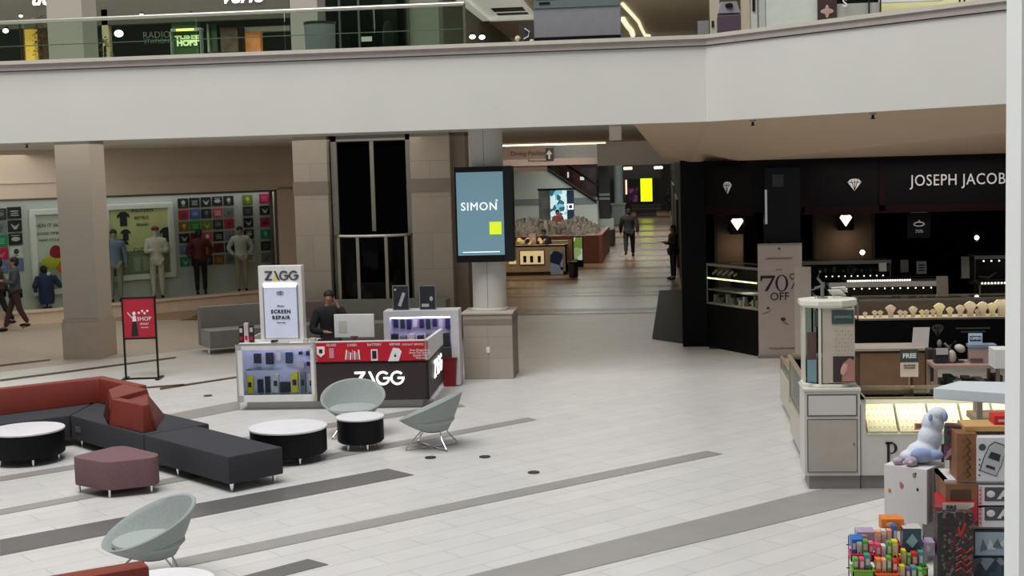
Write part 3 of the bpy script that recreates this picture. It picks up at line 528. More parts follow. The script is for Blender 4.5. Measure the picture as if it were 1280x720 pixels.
# tub chairs
def tub(lab, x, y, rz, ch=None):
    if ch: return dup(ch, (x, y, 0), rz, lab)
    t = thing('tub_chair', lab, 'chair', (x, y, 0), rz, 'round tub chairs'); N, J = 40, 9
    def ring(u, off):
        o = []
        for k in range(N):
            a = 2*PI*k/N; ca, sa = math.cos(a), math.sin(a)
            bz = .235; rb = .19; bx, by = rb*ca, rb*sa+.03
            rx, ry, rzv = .44*ca, .41*sa, .535+.175*sa
            w = u**.92; q = w+(.05*math.sin(PI*u))
            px_, py_ = bx+(rx-bx)*q, by+(ry-by)*q; pz = bz+(rzv-bz)*u
            l = math.hypot(px_, py_) or 1; o.append((px_-px_/l*off, py_-py_/l*off, pz+(off*.5 if u < .1 else 0)))
        return o
    vs = []; 
    for j in range(J+1): vs += ring(j/J, 0)
    top = ring(1, .012); vs += [(a, b, c+.012) for a, b, c in top]
    for j in range(J, -1, -1): vs += [(a, b, max(c, .27)) for a, b, c in ring(j/J, .035)]
    T = 2*(J+1)+1; fs = [(j*N+k, j*N+(k+1) % N, (j+1)*N+(k+1) % N, (j+1)*N+k) for j in range(T-1) for k in range(N)]
    fs += [tuple(range(N))[::-1], tuple((T-1)*N+k for k in range(N))]
    m = MB(); m.add(vs, fs); m.build('shell', SAGE, t, True)
    m = MB(); m.lathe([(.30, .33), (.33, .36), (.325, .385), (.29, .4), (0.01, .405)], 0, -.01, 36, 1, .95); m.build('seat_cushion', mat('sage_cushion', (160, 168, 165), .85, var=.05, vs=40), t, True)
    for i in range(4):
        a = PI/4+PI/2*i; c, s = math.cos(a), math.sin(a)
        m = MB(); m.tube([(c*.17, s*.17+.03, .24), (c*.26, s*.26, .14), (c*.37, s*.37, .03), (c*.385, s*.385, .012), (c*.36, s*.36, .01), (c*.04, s*.04, .01)], .009); m.build('leg', CHROME, t, True)
    m = MB(); m.cyl(0, .03, .14, .215, .24, 20); m.build('base_plate', BLACK, t); return t
def fl_(x, y): p = atz(x, y); return p.x, p.y
x, y = fl_(540, 559); c0 = tub('grey-green tub chair seen from the side, right of the small drum table', x, y, R(-96))
x, y = fl_(443, 544); tub('grey-green tub chair facing the camera in front of the phone kiosk sign', x, y, R(8), c0)
p = aty(205, 716, 12.3); x, y = fl_(190, 727); tub('grey-green tub chair in the bottom left seen from behind its right side', x, y, R(-52), c0)
# floor sockets
fs0 = None
for x, y, l in ((538, 572.5, 'dark oval floor socket cover in front of the side-on tub chair'), (606, 571.5, 'small floor socket cover in the middle of the white floor'), (667, 591, 'small floor socket cover nearest the long grey stripe'), (260, 495, 'dark floor socket cover left of the phone kiosk')):
    q = atz(x, y)
    if fs0 is None: m = MB(); m.cyl(0, 0, .07, 0.004, .012, 20, 0); fs0 = o = m.build('floor_socket', mat('socket_cover', (70, 68, 66), .4, .6)); o.location = (q.x, q.y, 0)
    else: o = fs0.copy(); COL.objects.link(o); o.location = (q.x, q.y, 0)
    tag(o, l, 'floor socket', 'floor socket covers')
# grey curved bench behind the kiosk
GB = mat('grey_bench_vinyl', (124, 123, 119), .6); GB2 = mat('grey_bench_seat', (148, 147, 143), .6)
t = thing('curved_bench', 'long curved grey upholstered bench with a low back behind the phone kiosk', 'bench', (0, 0, 0))
cx, cy, r0 = -6.3, 31.4, 4.9
c_ = Vector((-9.0, 26.6)); 
pts = [Vector(v) for v in [(-9.25, 26.35), (-8.75, 26.7), (-7.9, 27.1), (-7.0, 27.35), (-6.0, 27.45), (-5.2, 27.4), (-4.6, 27.2)]]
def offs(pl, d):
    o = []
    for i, p in enumerate(pl):
        a = pl[max(i-1, 0)]; b = pl[min(i+1, len(pl)-1)]; tt = (b-a).normalized(); o.append(p+Vector((-tt.y, tt.x))*d)
    return o
def strip(d0, d1, z0, z1, n, mt, z1b=None, sm=False):
    a, b = offs(pts, d0), offs(pts, d1); m = MB(); vs = []
    for p, q in zip(a, b): vs += [(p.x, p.y, z0), (q.x, q.y, z0), (q.x, q.y, z1), (p.x, p.y, z1 if z1b is None else z1b)]
    k = len(pts); fs = []
    for i in range(k-1):
        for j in range(4): fs.append((i*4+j, (i+1)*4+j, (i+1)*4+(j+1) % 4, i*4+(j+1) % 4))
    fs += [(3, 2, 1, 0), ((k-1)*4, (k-1)*4+1, (k-1)*4+2, (k-1)*4+3)]; m.add(vs, fs); o = m.build(n, mt, t)
    bm = bmesh.new(); bm.from_mesh(o.data); bmesh.ops.recalc_face_normals(bm, faces=bm.faces); bm.to_mesh(o.data); bm.free(); return o
strip(-.35, .3, .12, .47, 'seat', GB2); strip(-.36, -.35, .12, .46, 'seat_front', GB); strip(.28, .5, .12, .9, 'backrest', GB)
for p in offs(pts, -.25)[::2]: m = MB(); m.cyl(p.x, p.y, .02, 0, .13, 8, r1=.035); m.build('leg', CHROME, t)
o = MB(); a, b = aty(382, 375, 27.0), aty(410, 390, 27.0); o.box(a.x, b.x, 26.9, 27.05, b.z-.1, a.z-.02); o = o.build('patterned_cushion', mat('dots_mauve', (108, 88, 90), .8, var=.2, vs=30), None, bevel=.03); tag(o, 'mauve patterned cushion on the grey bench beside the seated worker', 'cushion')
# ---- red sign stand
p = atz(178, 474); t = thing('sign_stand', 'red poster in a black free-standing floor frame near the left column', 'sign', (p.x, p.y, 0), R(8)); BM = mat('black_metal', (20, 19, 20), .4, .3)
w = .3; z1 = LP(t, 175, 371)[1]; z0 = LP(t, 175, 424)[1]
m = MB(); m.box(-w, -w+.03, -.02, .02, 0, z1); m.box(w-.03, w, -.02, .02, 0, z1); m.box(-w, w, -.02, .02, z1-.03, z1); m.box(-w, w, -.02, .02, z0, z0+.03); m.build('frame', BM, t)
m = MB(); m.box(-w, w, -.02, .02, 0, .03); m.box(-w-.04, -w+.03, -.2, .2, 0, .03); m.box(w-.03, w+.04, -.2, .2, 0, .03); m.build('foot', BM, t)
m = MB(); m.box(-w+.03, w-.03, -.012, .01, z0+.03, z1-.03); m.build('poster', mat('poster_red', (178, 30, 52), .5), t)
INKW = mat('print_white', (235, 232, 232), .6, var=0); INKB = mat('print_black', (22, 22, 24), .6, var=0)
text('SHOP', .1, t, INKW, .09, z0+.36, -.016); text('SMART', .05, t, INKW, .09, z0+.27, -.016); text('every day', .035, t, INKW, .09, z0+.21, -.016)
m = MB(); zz = z0+.06; m.prismy([(-.15, zz), (-.02, zz), (-.05, zz+.26), (-.12, zz+.26)], -.016, -.012, 1); m.prismy([(-.12, zz+.26), (-.05, zz+.26), (-.06, zz+.36), (-.11, zz+.36)], -.016, -.012, 0); m.ell((-.085, -.014, zz+.4), (.03, .003, .035), 10, 0)
m.tube([(-.12, -.015, zz+.32), (-.2, -.015, zz+.42)], .008, 6, 0)
for x, z in ((.0, .47), (.06, .5), (.1, .46), (.15, .5)): m.ell((x, -.014, z0+z), (.022, .003, .022), 8, 0)
m.build('printed_figure', [INKW, INKB], t)
# ================================================================== PEDESTAL AND SCREEN COLUMN
px0, px1, py0 = -3.44, -2.58, 22.6
t = thing('screen_column', 'round pale column on a stone tiled pedestal that carries the upright screen', 'column', (-3.01, 23.03, 0))
PT = tilemat('pedestal_tile', (170, 158, 146), (166, 154, 142), (146, 135, 124), .42, .36, .006, .5, (PI/2, 0, 0))
for n_ in PT.node_tree.nodes:
    if n_.type == 'TEX_BRICK': n_.offset = 0
m = MB(); m.box(-.42, .42, -.42, .42, 0, 1.12); m.build('pedestal', PT, t, bevel=.01); m = MB(); m.box(-.42, .42, -.424, .424, .92, 1.02); m.box(-.4242, .4242, -.42, .42, .92, 1.02); m.build('dark_band', STONE2, t)
m = MB(); m.box(-.44, .44, -.44, .44, 1.1, 1.14); m.build('capstone', mat('cap_stone', (182, 172, 160), .5), t, bevel=.01)
m = MB(); m.cyl(0, 0, .29, 1.14, 4.33, 40); m.lathe([(.32, 1.14), (.32, 1.17), (.29, 1.19)], n=40); m.build('shaft', mat('column_wrap', (196, 192, 184), .5, var=.02), t, True)
m = MB(); m.box(-.03, .03, -.43, -.415, .45, .55); m.build('outlet_cover', WHITE, t); m = MB(); m.box(-.004, .004, -.292, -.288, 1.2, 4.2); m.build('seam', MGREY, t)
t = thing('digital_display', 'large upright black digital screen glowing pale blue on the round column', 'screen', (-3.01, 22.55, 0), 0)
a = LP(t, 567, 209); b = LP(t, 645, 327); fz0, fz1 = b[1], a[1]; fx0 = a[0]; fx1 = LP(t, 629, 300)[0]
m = MB(); m.box(fx0, fx1, 0, .2, fz0, fz1); m.build('casing', BLACK, t, bevel=.015)
m = MB(); m.box(fx1-.005, fx1+.17, .02, .35, fz0, fz1); m.build('side_casing', mat('gloss_black', (16, 16, 18), .15), t, bevel=.01)
m = MB(); sx0, sx1 = LP(t, 571.5, 270)[0], LP(t, 630.5, 270)[0]-.01; sz0, sz1 = LP(t, 600, 319)[1], LP(t, 600, 215)[1]
m.box(sx0, sx1, -.012, 0, sz0, sz1); m.build('screen', mat('screen_blue', (70, 100, 115), .25, emit=(120, 152, 164), es=.55, var=.03, vs=1), t)
LW = mat('screen_white', (240, 245, 248), .5, emit=(235, 242, 245), es=.9, var=0)
c, z = LP(t, 599, 258.5); text('SIMON', .19, t, LW, c, z, -.018, bold=.0, sx=.98, space=1.12); c2, z2 = LP(t, 621, 252); text('*', .1, t, LW, c2, z2, -.018)
c2, z2 = LP(t, 619.5, 285); m = MB(); m.box(c2-.1, c2+.1, -.018, -.012, z2-.105, z2+.105); m.build('yellow_square', mat('lime_patch', (205, 225, 40), .4, emit=(200, 225, 30), es=.6, var=0), t)
z3 = LP(t, 600, 315)[1]; m = MB(); m.box(sx0+.08, sx1-.08, -.018, -.012, z3-.006, z3+.006); m.build('progress_line', LW, t)
# ================================================================== PHONE KIOSK
KZ = R(2.5); kp = atz(297, 503, .13); K = thing('phone_kiosk', 'phone accessory kiosk with brown front, red banner and glowing white lettering', 'kiosk', (kp.x, kp.y, 0), KZ)
xs = LP(K, 395, 460)[0]; zT = LP(K, 330, 430)[1]; zb = LP(K, 470, 427)[1]; zr = LP(K, 470, 451)[1]; xE = LP(K, 536, 480)[0]; x0k = LP(K, 295, 460)[0]
KB = mat('dark_brown_panel', (52, 40, 40), .5)
m = MB(); m.box(x0k+.12, xE-.12, .1, 1.9, 0, .13); m.build('plinth', mat('kiosk_kick', (176, 175, 172), .6), K)
# white display case (left)
cx0, cx1 = x0k, xs; fw = .1
m = MB(); m.box(cx0, cx1, 0, .05, .13, .13+fw); m.box(cx0, cx1, 0, .05, zT-.09, zT); m.box(cx0, cx0+fw, 0, .05, .13, zT); m.box(cx1-fw*.8, cx1, 0, .05, .13, zT); m.box(cx0, cx0+.03, 0, .6, .13, zT); m.box(cx1-.03, cx1, 0, .6, .13, zT); m.box(cx0, cx1, 0, .6, zT-.03, zT+.0); m.box(cx0, cx1, .03, .6, .13, .17)
m.build('case_frame', WHITE, K)
m = MB(); m.box(cx0+.03, cx1-.03, .48, .5, .17, zT-.03); m.build('case_back', mat('case_back', (228, 228, 236), .6), K)
m = MB(); m.box(cx0+fw, cx1-fw*.8, .03, .036, .23, zT-.09); m.build('case_glass', GLASS, K)
zm = (.23+zT-.09)/2+.02; m = MB(); m.box(cx0+.03, cx1-.03, .1, .48, .22, .235); m.box(cx0+.1, cx0+.62, .2, .48, zm-.01, zm); m.build('case_shelf', GLASS, K)
m = MB(); m.box(cx0+.1, cx1-.1, .06, .12, zT-.05, zT-.035); m.build('case_light', mat('violet_led', (200, 195, 255), .5, emit=(205, 198, 255), es=11, var=0), K)
bx = mat('box_yellow', (205, 195, 30), .5); bd = mat('box_dark', (34, 36, 42), .5); bw = mat('box_white', (215, 215, 220), .5); bn = mat('box_navy', (24, 30, 70), .5)
def kitem(name, x, z, w, h, mt, y=.25, d=.08, lab=None, cat=None, grp=None, ox=0):
    rz = KZ; c, s = math.cos(rz), math.sin(rz); m = MB(); m.box(-w/2, w/2, 0, d, 0, h); o = m.build(name, mt, None, bevel=.004)
    o.location = (K.location.x+c*x-s*y, K.location.y+s*x+c*y, z); o.rotation_euler = (0, 0, rz); return tag(o, lab, cat, grp)
W_ = cx1-cx0
g = 'boxed phone accessories in the lit case'
for i, (u, w, h, mt, l) in enumerate([(.12, .085, .26, bx, 'tall yellow box at the left of the bottom shelf in the lit case'), (.24, .08, .2, bd, 'dark boxed charger beside the left yellow box'), (.34, .07, .25, bd, 'taller dark box third from left on the bottom shelf'), (.44, .09, .28, bw, 'white box left of centre on the bottom shelf'), (.56, .15, .16, bd, 'wide black gadget box in the middle of the bottom shelf'), (.68, .1, .3, bx, 'taller yellow box right of centre on the bottom shelf'), (.79, .08, .3, mat('box_grey', (110, 112, 118), .5), 'grey box right of the taller yellow box'), (.9, .12, .27, bw, 'white box with black picture at the right of the bottom shelf')]):
    o = kitem('product_box', cx0+u*W_, .235, w, h, mt, .2+.03*(i % 2), .08, l, 'box', g)
    m = MB(); m.box(-w*.3, w*.3, -.003, 0, h*.35, h*.65); m.build('printed_picture', bn if i % 2 else bd, o)
for i, (u, v, w, h, mt, l) in enumerate([(.16, .62, .11, .15, bd, 'leftmost dark phone case pack hanging in the lit case'), (.33, .60, .12, .18, bd, 'second dark case pack hanging in the lit case'), (.46, .66, .07, .14, bw, 'small white pack between the dark packs'), (.60, .61, .11, .17, mat('pack_teal', (40, 60, 70), .5), 'dark teal pack in the middle of the lit case'), (.76, .50, .1, .13, bw, 'white pack below the upper hooks'), (.76, .76, .05, .05, bn, 'tiny navy hook pack upper right centre'), (.86, .74, .05, .07, bn, 'tiny navy pack second from the right on the top hooks'), (.95, .74, .05, .07, bn, 'tiny navy pack at the far right of the top hooks'), (.86, .56, .05, .06, bn, 'tiny navy pack second from right in the lower hooks'), (.95, .56, .05, .06, bn, 'tiny navy pack at the far right of the lower hooks')]):
    kitem('accessory_pack', cx0+.05+u*(W_-.1), .13+v*(zT-.15), w, h, mt, .38, .05, l, 'phone accessory', 'hanging packs in the lit case')
# brown front with banner
m = MB(); m.box(cx1, xE, 0, .05, .13, zr); m.box(xE-.05, xE, 0, 1.85, .13, zr-.02); m.box(cx1, cx1+.03, .05, .5, .13, zT); m.box(cx1, xE, .0, .5, zr-.04, zr); m.build('front_panel', KB, K)
m = MB(); m.box(cx1, xE+.01, -.02, .03, zr, zb); m.build('red_banner', RED, K)
pt = LP(K, 556, 430)
m = MB(); yb = 1.85
m.add([(xE-.04, -.02, zr), (xE+.01, -.02, zr), (xE+.01, yb, zr), (xE-.04, yb, zr), (xE-.04, -.02, zb+.02), (xE+.01, -.02, zb+.02), (xE+.01, yb, zb-.04), (xE-.04, yb, zb-.04)], [(0, 3, 2, 1), (4, 5, 6, 7), (0, 1, 5, 4), (1, 2, 6, 5), (2, 3, 7, 6), (3, 0, 4, 7)])
m.box(cx1, xE, -.02, .03, zb, zb+.018); m.box(cx1, cx1+.03, -.02, .4, zr, zb); m.build('white_edge', WHITE, K)
bc = lambda px_, py_: LP(K, px_, py_, -.02)
for x_, y_, s_, tx in ((414, 431.5, .042, 'GLASS'), (440, 431.5, .042, 'CASES'), (468, 431, .042, 'BATTERY'), (493.5, 430.5, .042, 'REPAIR'), (516, 430.5, .032, 'INSTANT SERVICE'), (525, 437.5, .036, 'Free Diagnostics'), (525, 440.7, .036, 'Same Day Service'), (526, 444, .036, 'Quality Parts'), (527, 447.3, .036, 'Warranty')):
    x, z = bc(x_, y_); text(tx, s_*1.25, K, INKW, x, z, -.026, ext=.002)
BPM = [INKW, INKB, mat('phone_pic', (200, 140, 150), .5)]
m = MB(); x, z = bc(401, 439); m.prismy([(x-.06, z+.07), (x+.06, z+.07), (x+.06, z-.04), (x, z-.09), (x-.06, z-.04)], -.028, -.02, 0); m.box(x-.025, x+.025, -.031, -.028, z-.03, z+.03, 1)
m.build('shield_picture', BPM, K); m = MB(); x, z = bc(414.5, 441); m.box(x-.035, x+.035, -.028, -.02, z-.08, z+.07, 2)
m.build('glass_picture', BPM, K); m = MB(); x, z = bc(468, 442.5); m.box(x-.05, x+.05, -.028, -.02, z-.1, z+.07, 0); m.box(x-.033, x+.033, -.032, -.028, z-.07, z+.05, 1)
m.build('phone_picture', BPM, K); m = MB(); x, z = bc(494, 443); m.prismy([(x-.11, z-.1), (x+.05, z-.1), (x+.1, z+.04), (x+.06, z+.09), (x-.03, z+.1)], -.028, -.02, 0); m.ell((x+.0, -.03, z-.02), (.018, .004, .02), 8, 1); m.ell((x+.004, -.03, z+.012), (.006, .003, .01), 6, 1)
m.build('tablet_picture', BPM, K); m = MB(); x, z = bc(441, 442)
for i in range(7): m.prismy([(x-.12+i*.035, z-.09), (x-.1+i*.035, z-.09), (x-.08+i*.03, z+.05-.02*(i % 3)), (x-.1+i*.03, z+.06-.02*(i % 3))], -.028, -.02, 2 if i % 2 else 0)
m.build('cases_picture', BPM, K)
ZG = mat('backlit_white', (250, 250, 250), .5, emit=(255, 255, 255), es=1.1, var=0)
def zagg(par, cx, cz, h, y, mt, mtY=None, rot=(PI/2, 0, 0), off=(0, 0)):
    "Z, slanted A stroke, G, G built from bars and arcs, local x to the right"
    m = MB(); w = h*.16; X = cx-1.62*h
    m.prismy([(X, cz+h/2), (X+.8*h, cz+h/2), (X+.8*h, cz+h/2-w*.9), (X+.28*h, cz-h/2+w), (X+.8*h, cz-h/2+w), (X+.8*h, cz-h/2), (X, cz-h/2), (X, cz-h/2+w*.9), (X+.52*h, cz+h/2-w), (X, cz+h/2-w)], y, y+.012)
    xa = X+1.0*h; m.prismy([(xa+.02*h, cz+h/2), (xa+.2*h, cz+h/2), (xa+.64*h, cz-h/2), (xa+.46*h, cz-h/2)], y, y+.012)
    for gx in (X+2.1*h, X+3.15*h):
        vs = []; n = 20; ro, ri = h*.52, h*.52-w
        for i in range(n+1):
            a = R(42)+(R(360-42))*i/n
            if i == n: a = R(360)
            vs += [(gx+ro*math.cos(a), y, cz+ro*math.sin(a)), (gx+ri*math.cos(a), y, cz+ri*math.sin(a)), (gx+ri*math.cos(a), y+.012, cz+ri*math.sin(a)), (gx+ro*math.cos(a), y+.012, cz+ro*math.sin(a))]
        m.add(vs, [(4*i+j, 4*i+(j+1) % 4, 4*(i+1)+(j+1) % 4, 4*(i+1)+j) for i in range(n) for j in range(4)]+[(3, 2, 1, 0), (4*n, 4*n+1, 4*n+2, 4*n+3)])
        m.box(gx+.02*h, gx+ro, y, y+.012, cz-w*.5, cz+w*.5)
    o = m.build('lettering', mt, par)
    bm = bmesh.new(); bm.from_mesh(o.data); bmesh.ops.recalc_face_normals(bm, faces=bm.faces)
    if rot[2]: bmesh.ops.transform(bm, matrix=Matrix.Translation((off[0], off[1], 0)) @ Matrix.Rotation(rot[2], 4, 'Z'), verts=bm.verts)
    bm.to_mesh(o.data); bm.free()
    if mtY:
        k = MB(); k.prismy([(xa+.14*h, cz+h*.2), (xa-.12*h, cz-h/2), (xa+.4*h, cz-h/2)], y, y+.012); k.build('yellow_triangle', mtY, par)
    return o
x, z = LP(K, 471, 472.5); zagg(K, x, z, .205, -.03, ZG)
x, z = LP(K, 536, 465); zagg(K, 0, zr*.62+.05, .27, -.02, ZG, rot=(0, 0, PI/2), off=(xE+.01, .95))
# items on the kiosk
def at_k(x, y): c, s = math.cos(KZ), math.sin(KZ); return (K.location.x+c*x-s*y, K.location.y+s*x+c*y)
# counter top behind
m = MB(); m.box(cx1, xE-.06, .03, .5, zr-.02, zr+.0); m.box(cx0+.02, cx0+.04, .6, 1.85, .13, zT); m.build('worktop', WHITE, K)
# advert panel standing on the case
sx, sz = LP(K, 353, 425, .25); t = thing('lightbox_sign', 'tall white SCREEN REPAIR panel standing on the lit display case', 'sign', (*at_k(sx, .25), zT), KZ-R(6)); hs = LP(t, 353, 332)[1]; ws = (LP(t, 380, 400)[0]-LP(t, 326, 400)[0])/2
m = MB(); m.box(-ws, ws, 0, .14, 0, hs); m.build('housing', WHITE, t, bevel=.01)
za = LP(t, 353, 357)[1]; m = MB(); m.box(-ws*.76, ws*.76, -.012, 0, .06, za); m.build('poster', mat('poster_pale_blue', (196, 202, 220), .4, emit=(196, 204, 225), es=.25, var=.03), t)
for q_ in (-ws*.8, ws*.76): m = MB(); m.box(q_, q_+ws*.04, -.02, 0, .05, za+.01); m.build('rail', mat('alu', (150, 150, 156), .4, .8), t)
m = MB(); m.box(-ws*.76, ws*.76, -.03, 0, za-.02, za+.035); m.build('light_bar', mat('bar_glow', (250, 250, 255), .5, emit=(250, 250, 255), es=1.6, var=0), t)
GI = mat('ink_grey', (66, 66, 74), .6, var=0); zagg(t, 0, LP(t, 353, 344.5)[1], .145, -.012, GI, mat('ink_yellow', (215, 205, 60), .6, var=0))
for s_, y_, q, k in (('(@)', 366, .07, 1), ('iPhone', 382.5, .04, 1), ('SCREEN', 389.5, .075, 1.25), ('REPAIR', 397, .075, 1.25), ('from today', 403, .03, 1)): text(s_, q, t, GI if q < .07 else INKB, 0, LP(t, 353, y_)[1], -.016, space=k, bold=.003 if q > .07 else 0)
# small boxes at left on case
x_, z_ = LP(K, 309, 428, .2)
for i, (dx, h, mt, l) in enumerate(((-.09, .26, bd, 'black and white patterned pack at the left end of the kiosk top'), (-.01, .3, mat('pack_white_red', (205, 190, 192), .5), 'tall white pack between two dark packs on the kiosk top'), (.07, .27, bd, 'dark patterned pack nearest the white advert panel'))):
    o = kitem('standing_pack', x_+dx, zT, .065, h, mt, .2, .06, l, 'phone accessory', 'packs standing on the kiosk top'); k = MB(); k.box(-.02, .02, -.003, 0, .04, h*.35); k.build('red_label', RED, o); k = MB(); k.box(-.022, .022, -.003, 0, h*.6, h*.85); k.build('white_label', bw, o)
for i, (xx, w, h, mt, l) in enumerate(((343, .1, .04, bd, 'black gadget lying at the foot of the white advert panel'), (352, .22, .02, bw, 'white sheet lying on the display case'), (382, .07, .05, bw, 'small white box on the counter left of the worker'), (391, .09, .06, bw, 'white cup shaped item before the worker'), (400, .07, .04, bd, 'black small item in front of the worker'))):
    q = LP(K, xx, 428, .12)[0]; kitem('counter_item', q, zT, w, h, mt, .1, .08, l, 'item', 'small things on the kiosk counter')
# laptop / monitor
q = LP(K, 443, 422, .35); t = thing('monitor', 'white back of a monitor on the kiosk counter in front of the worker', 'monitor', (*at_k(q[0], .35), zr), KZ-R(4)); a = LP(t, 417, 393); b = LP(t, 468, 422); 
m = MB(); m.box(a[0], b[0], 0, .04, b[1], a[1]); m.build('screen_back', mat('monitor_white', (212, 212, 208), .4), t, bevel=.012); m = MB(); m.box(-.03, .03, .03, .06, 0.01, b[1]+.1); m.box(-.1, .1, -.04, .14, 0, .02); m.build('stand', STEEL, t)
m = MB(); m.box(a[0]+.07, a[0]+.2, -.004, 0, a[1]-.28, a[1]-.1); m.build('sticker', mat('sticker', (186, 184, 180), .6), t); c = (a[0]+b[0])/2; m = MB(); m.box(c-.06, c+.06, -.004, 0, b[1]+.01, b[1]+.025); m.build('port', bd, t)
# right rear display case with hanging items
t = thing('rear_display_case', 'white framed display case glowing violet at the right back of the phone kiosk', 'display case', (*at_k(0, 2.0), 0), KZ)
a = LP(t, 479, 391); b = LP(t, 573, 391); zt = a[1]+.02; x0, x1 = a[0], b[0]
m = MB(); m.box(x0, x1, 0, .45, zt-.1, zt); m.box(x1-.13, x1, 0, .45, .02, zt-.1); m.box(x0, x0+.1, 0, .45, .0, zt-.1); m.box(x0, x1, .4, .45, 0, zt-.1); m.build('case_frame', mat('case_greywhite', (196, 194, 198), .5), t)
m = MB(); m.box(x0+.1, x1-.13, .36, .4, .5, zt-.1); m.build('case_back', mat('case_back', (228, 228, 236), .6), t)
m = MB(); m.box(x0+.12, x1-.15, .05, .1, zt-.125, zt-.1); m.build('case_light', mat('violet_led', (200, 195, 255), .5), t)
for i in range(9):
    u = x0+.16+i*(x1-x0-.38)/8; m = MB(); m.box(u-.035, u+.035, .28, .32, zt-.3-.02*(i % 3), zt-.17); m.build('hanging_pack', [bn, bd, bn, bw][i % 4], t)
m = MB()
for i in range(7): u = x0+.15+i*(x1-x0-.38)/6; m.box(u-.05, u+.05, .1, .26, zt-.62, zt-.4-.03*(i % 2), i % 3)
m.build('lower_goods', [bd, mat('box_grey', (110, 112, 118), .5), bw], t)
m = MB(); m.box(x0+.1, x1-.13, .03, .05, .4, zt-.62); m.build('lower_panel', mat('dark_mesh', (50, 52, 56), .6), t)
def frame_ad(lab, x0_, x1_, y0_, y1_, k):
    o = thing('framed_advert', lab, 'framed advert', (*at_k(0, 2.15), 0), KZ, 'small framed adverts on the rear case'); a = LP(o, x0_, y0_); b = LP(o, x1_, y1_)
    m = MB(); m.box(a[0], b[0], 0, .03, zt, a[1]); m.build('frame', mat('alu', (150, 150, 156), .4, .8), o); m = MB(); m.box(a[0]+.015, b[0]-.015, -.004, 0, zt+.01, a[1]-.015); m.build('print', bd, o)
    c = (a[0]+b[0])/2; h = a[1]-zt; m = MB()
    if k: m.prismy([(c-.05, zt+.08), (c+.0, zt+.06), (c+.08, zt+.28), (c+.03, zt+.3)], -.008, -.004); m.ell((c-.09, -.006, zt+h-.07), (.02, .003, .02), 8)
    else: m.ell((c+.06, -.006, zt+h*.45), (.03, .003, .04), 8); m.box(c-.1, c+.02, -.008, -.004, zt+.05, zt+.1)
    m.build('picture', mat('pic_silver', (170, 170, 168), .5), o)
frame_ad('framed advert showing a silver phone, left of the pair on the rear case', 490, 512, 357, 390, 1); frame_ad('framed dark advert, right of the pair on the rear case', 523.5, 545.5, 357, 390, 0)
p = atz(562, 483); t = thing('red_bin', 'dark red waste bin at the right end of the phone kiosk', 'bin', (p.x, p.y+.1, 0), KZ); m = MB(); m.prism([(-.1, -.12), (.1, -.12), (.1, .12), (-.1, .12)], 0, .46, top=[(-.13, -.15), (.13, -.15), (.13, .15), (-.13, .15)]); m.build('body', mat('bin_red', (128, 10, 26), .45), t, bevel=.01); m = MB(); m.box(-.14, .14, -.16, .16, .45, .48); m.build('rim', mat('bin_rim', (96, 8, 20), .4), t, bevel=.008)
# ================================================================== JEWELLERY SHOP
BK = dull(mat('shop_black', (8, 7, 8), .5), .12); BK2 = dull(mat('shop_black_matte', (10, 9, 10), .8), .1); WARMW = mat('warm_panel', (140, 116, 96), .7)
SY = 25.05
m = MB(); m.box(.3, .78, 26.4, 27.3, 0, 3.6); t = m.build('corner_column', BK, bevel=.01); tag(t, 'black polished corner column where the hallway meets the jewellery shop', 'column')
ang = math.atan2(24.75-26.42, 1.75-.74)
t = thing('shop_fascia', 'black jewellery shop fascia with white name lettering and diamond logos', 'shop fascia', (0, 0, 0))
m = MB()
def seg(p, q, th, z0, z1, mi=0, d=0):
    u = (Vector(q)-Vector(p)).normalized(); n = Vector((-u.y, u.x)); a, b = Vector(p)-n*d, Vector(q)-n*d; m.prism([a, b, b+n*th, a+n*th], z0, z1, mi)
seg((.74, 26.42), (1.57, SY), .2, 2.62, 3.6); m.box(1.57, 12, SY, SY+.25, 2.62, 3.6); m.box(1.57, 12, SY-.04, SY+.3, 3.5, 3.62)
seg((.74, 26.42), (1.57, SY), .05, 2.56, 2.72, 1, .02); m.box(2.45, 12, SY-.03, SY+.05, 2.56, 2.70, 1)
for x in (2.45, 3.86, 9): m.box(x-.04, x+.06, SY-.03, SY+.02, 2.6, 3.5, 1)
m.build('fascia_panel', [BK, DRED], t)
SIL = mat('sign_silver', (190, 186, 186), .4, emit=(180, 176, 176), es=.35, var=0)
o = aty(1138, 226.5, SY-.04); text('JOSEPH JACOBS', .283, t, SIL, o.x, o.z, SY-.045, center=False, sx=.83, space=1.08)
def diamond(par, cx, cy, z, w, rz, mt, h=None, y=0):
    h = h or w*.95; m = MB(); m.prismy([(-w*.5, h*.22), (-w*.3, h*.45), (0, h*.5), (w*.3, h*.45), (w*.5, h*.22), (0, -h*.5)], -.02, 0, 0)
    bm_ = [(Matrix.Rotation(rz, 4, 'Z') @ Vector(v)) for v in m.v]; m.v = [(v.x+cx, v.y+cy, v.z+z) for v in bm_]; o = m.build('diamond_logo', mt, par)
    m = MB()
    for q in (-.25, 0, .25): m.tube([(q*w, -.022, h*.4), (q*w*.4, -.022, -.1*h), (0, -.022, -h*.45)], .006, 4)
    m.tube([(-w*.45, -.022, h*.2), (w*.45, -.022, h*.2)], .006, 4); v2 = [(Matrix.Rotation(rz, 4, 'Z') @ Vector(v)) for v in m.v]; m.v = [(v.x+cx, v.y+cy, v.z+z) for v in v2]; m.build('facet_lines', BK2, o); return o
o = aty(1068, 231, SY-.03); diamond(t, o.x, SY-.03, o.z, .24, 0, SIL, .22)
a = Vector((.74, 26.42)); b = Vector((1.75, 24.75)); u = (b-a).normalized(); mid = onv(911, 234.5, a, math.atan2(u.y, u.x)); diamond(t, mid.x-.02, mid.y-.04, mid.z, .26, math.atan2(u.y, u.x), SIL, .22)
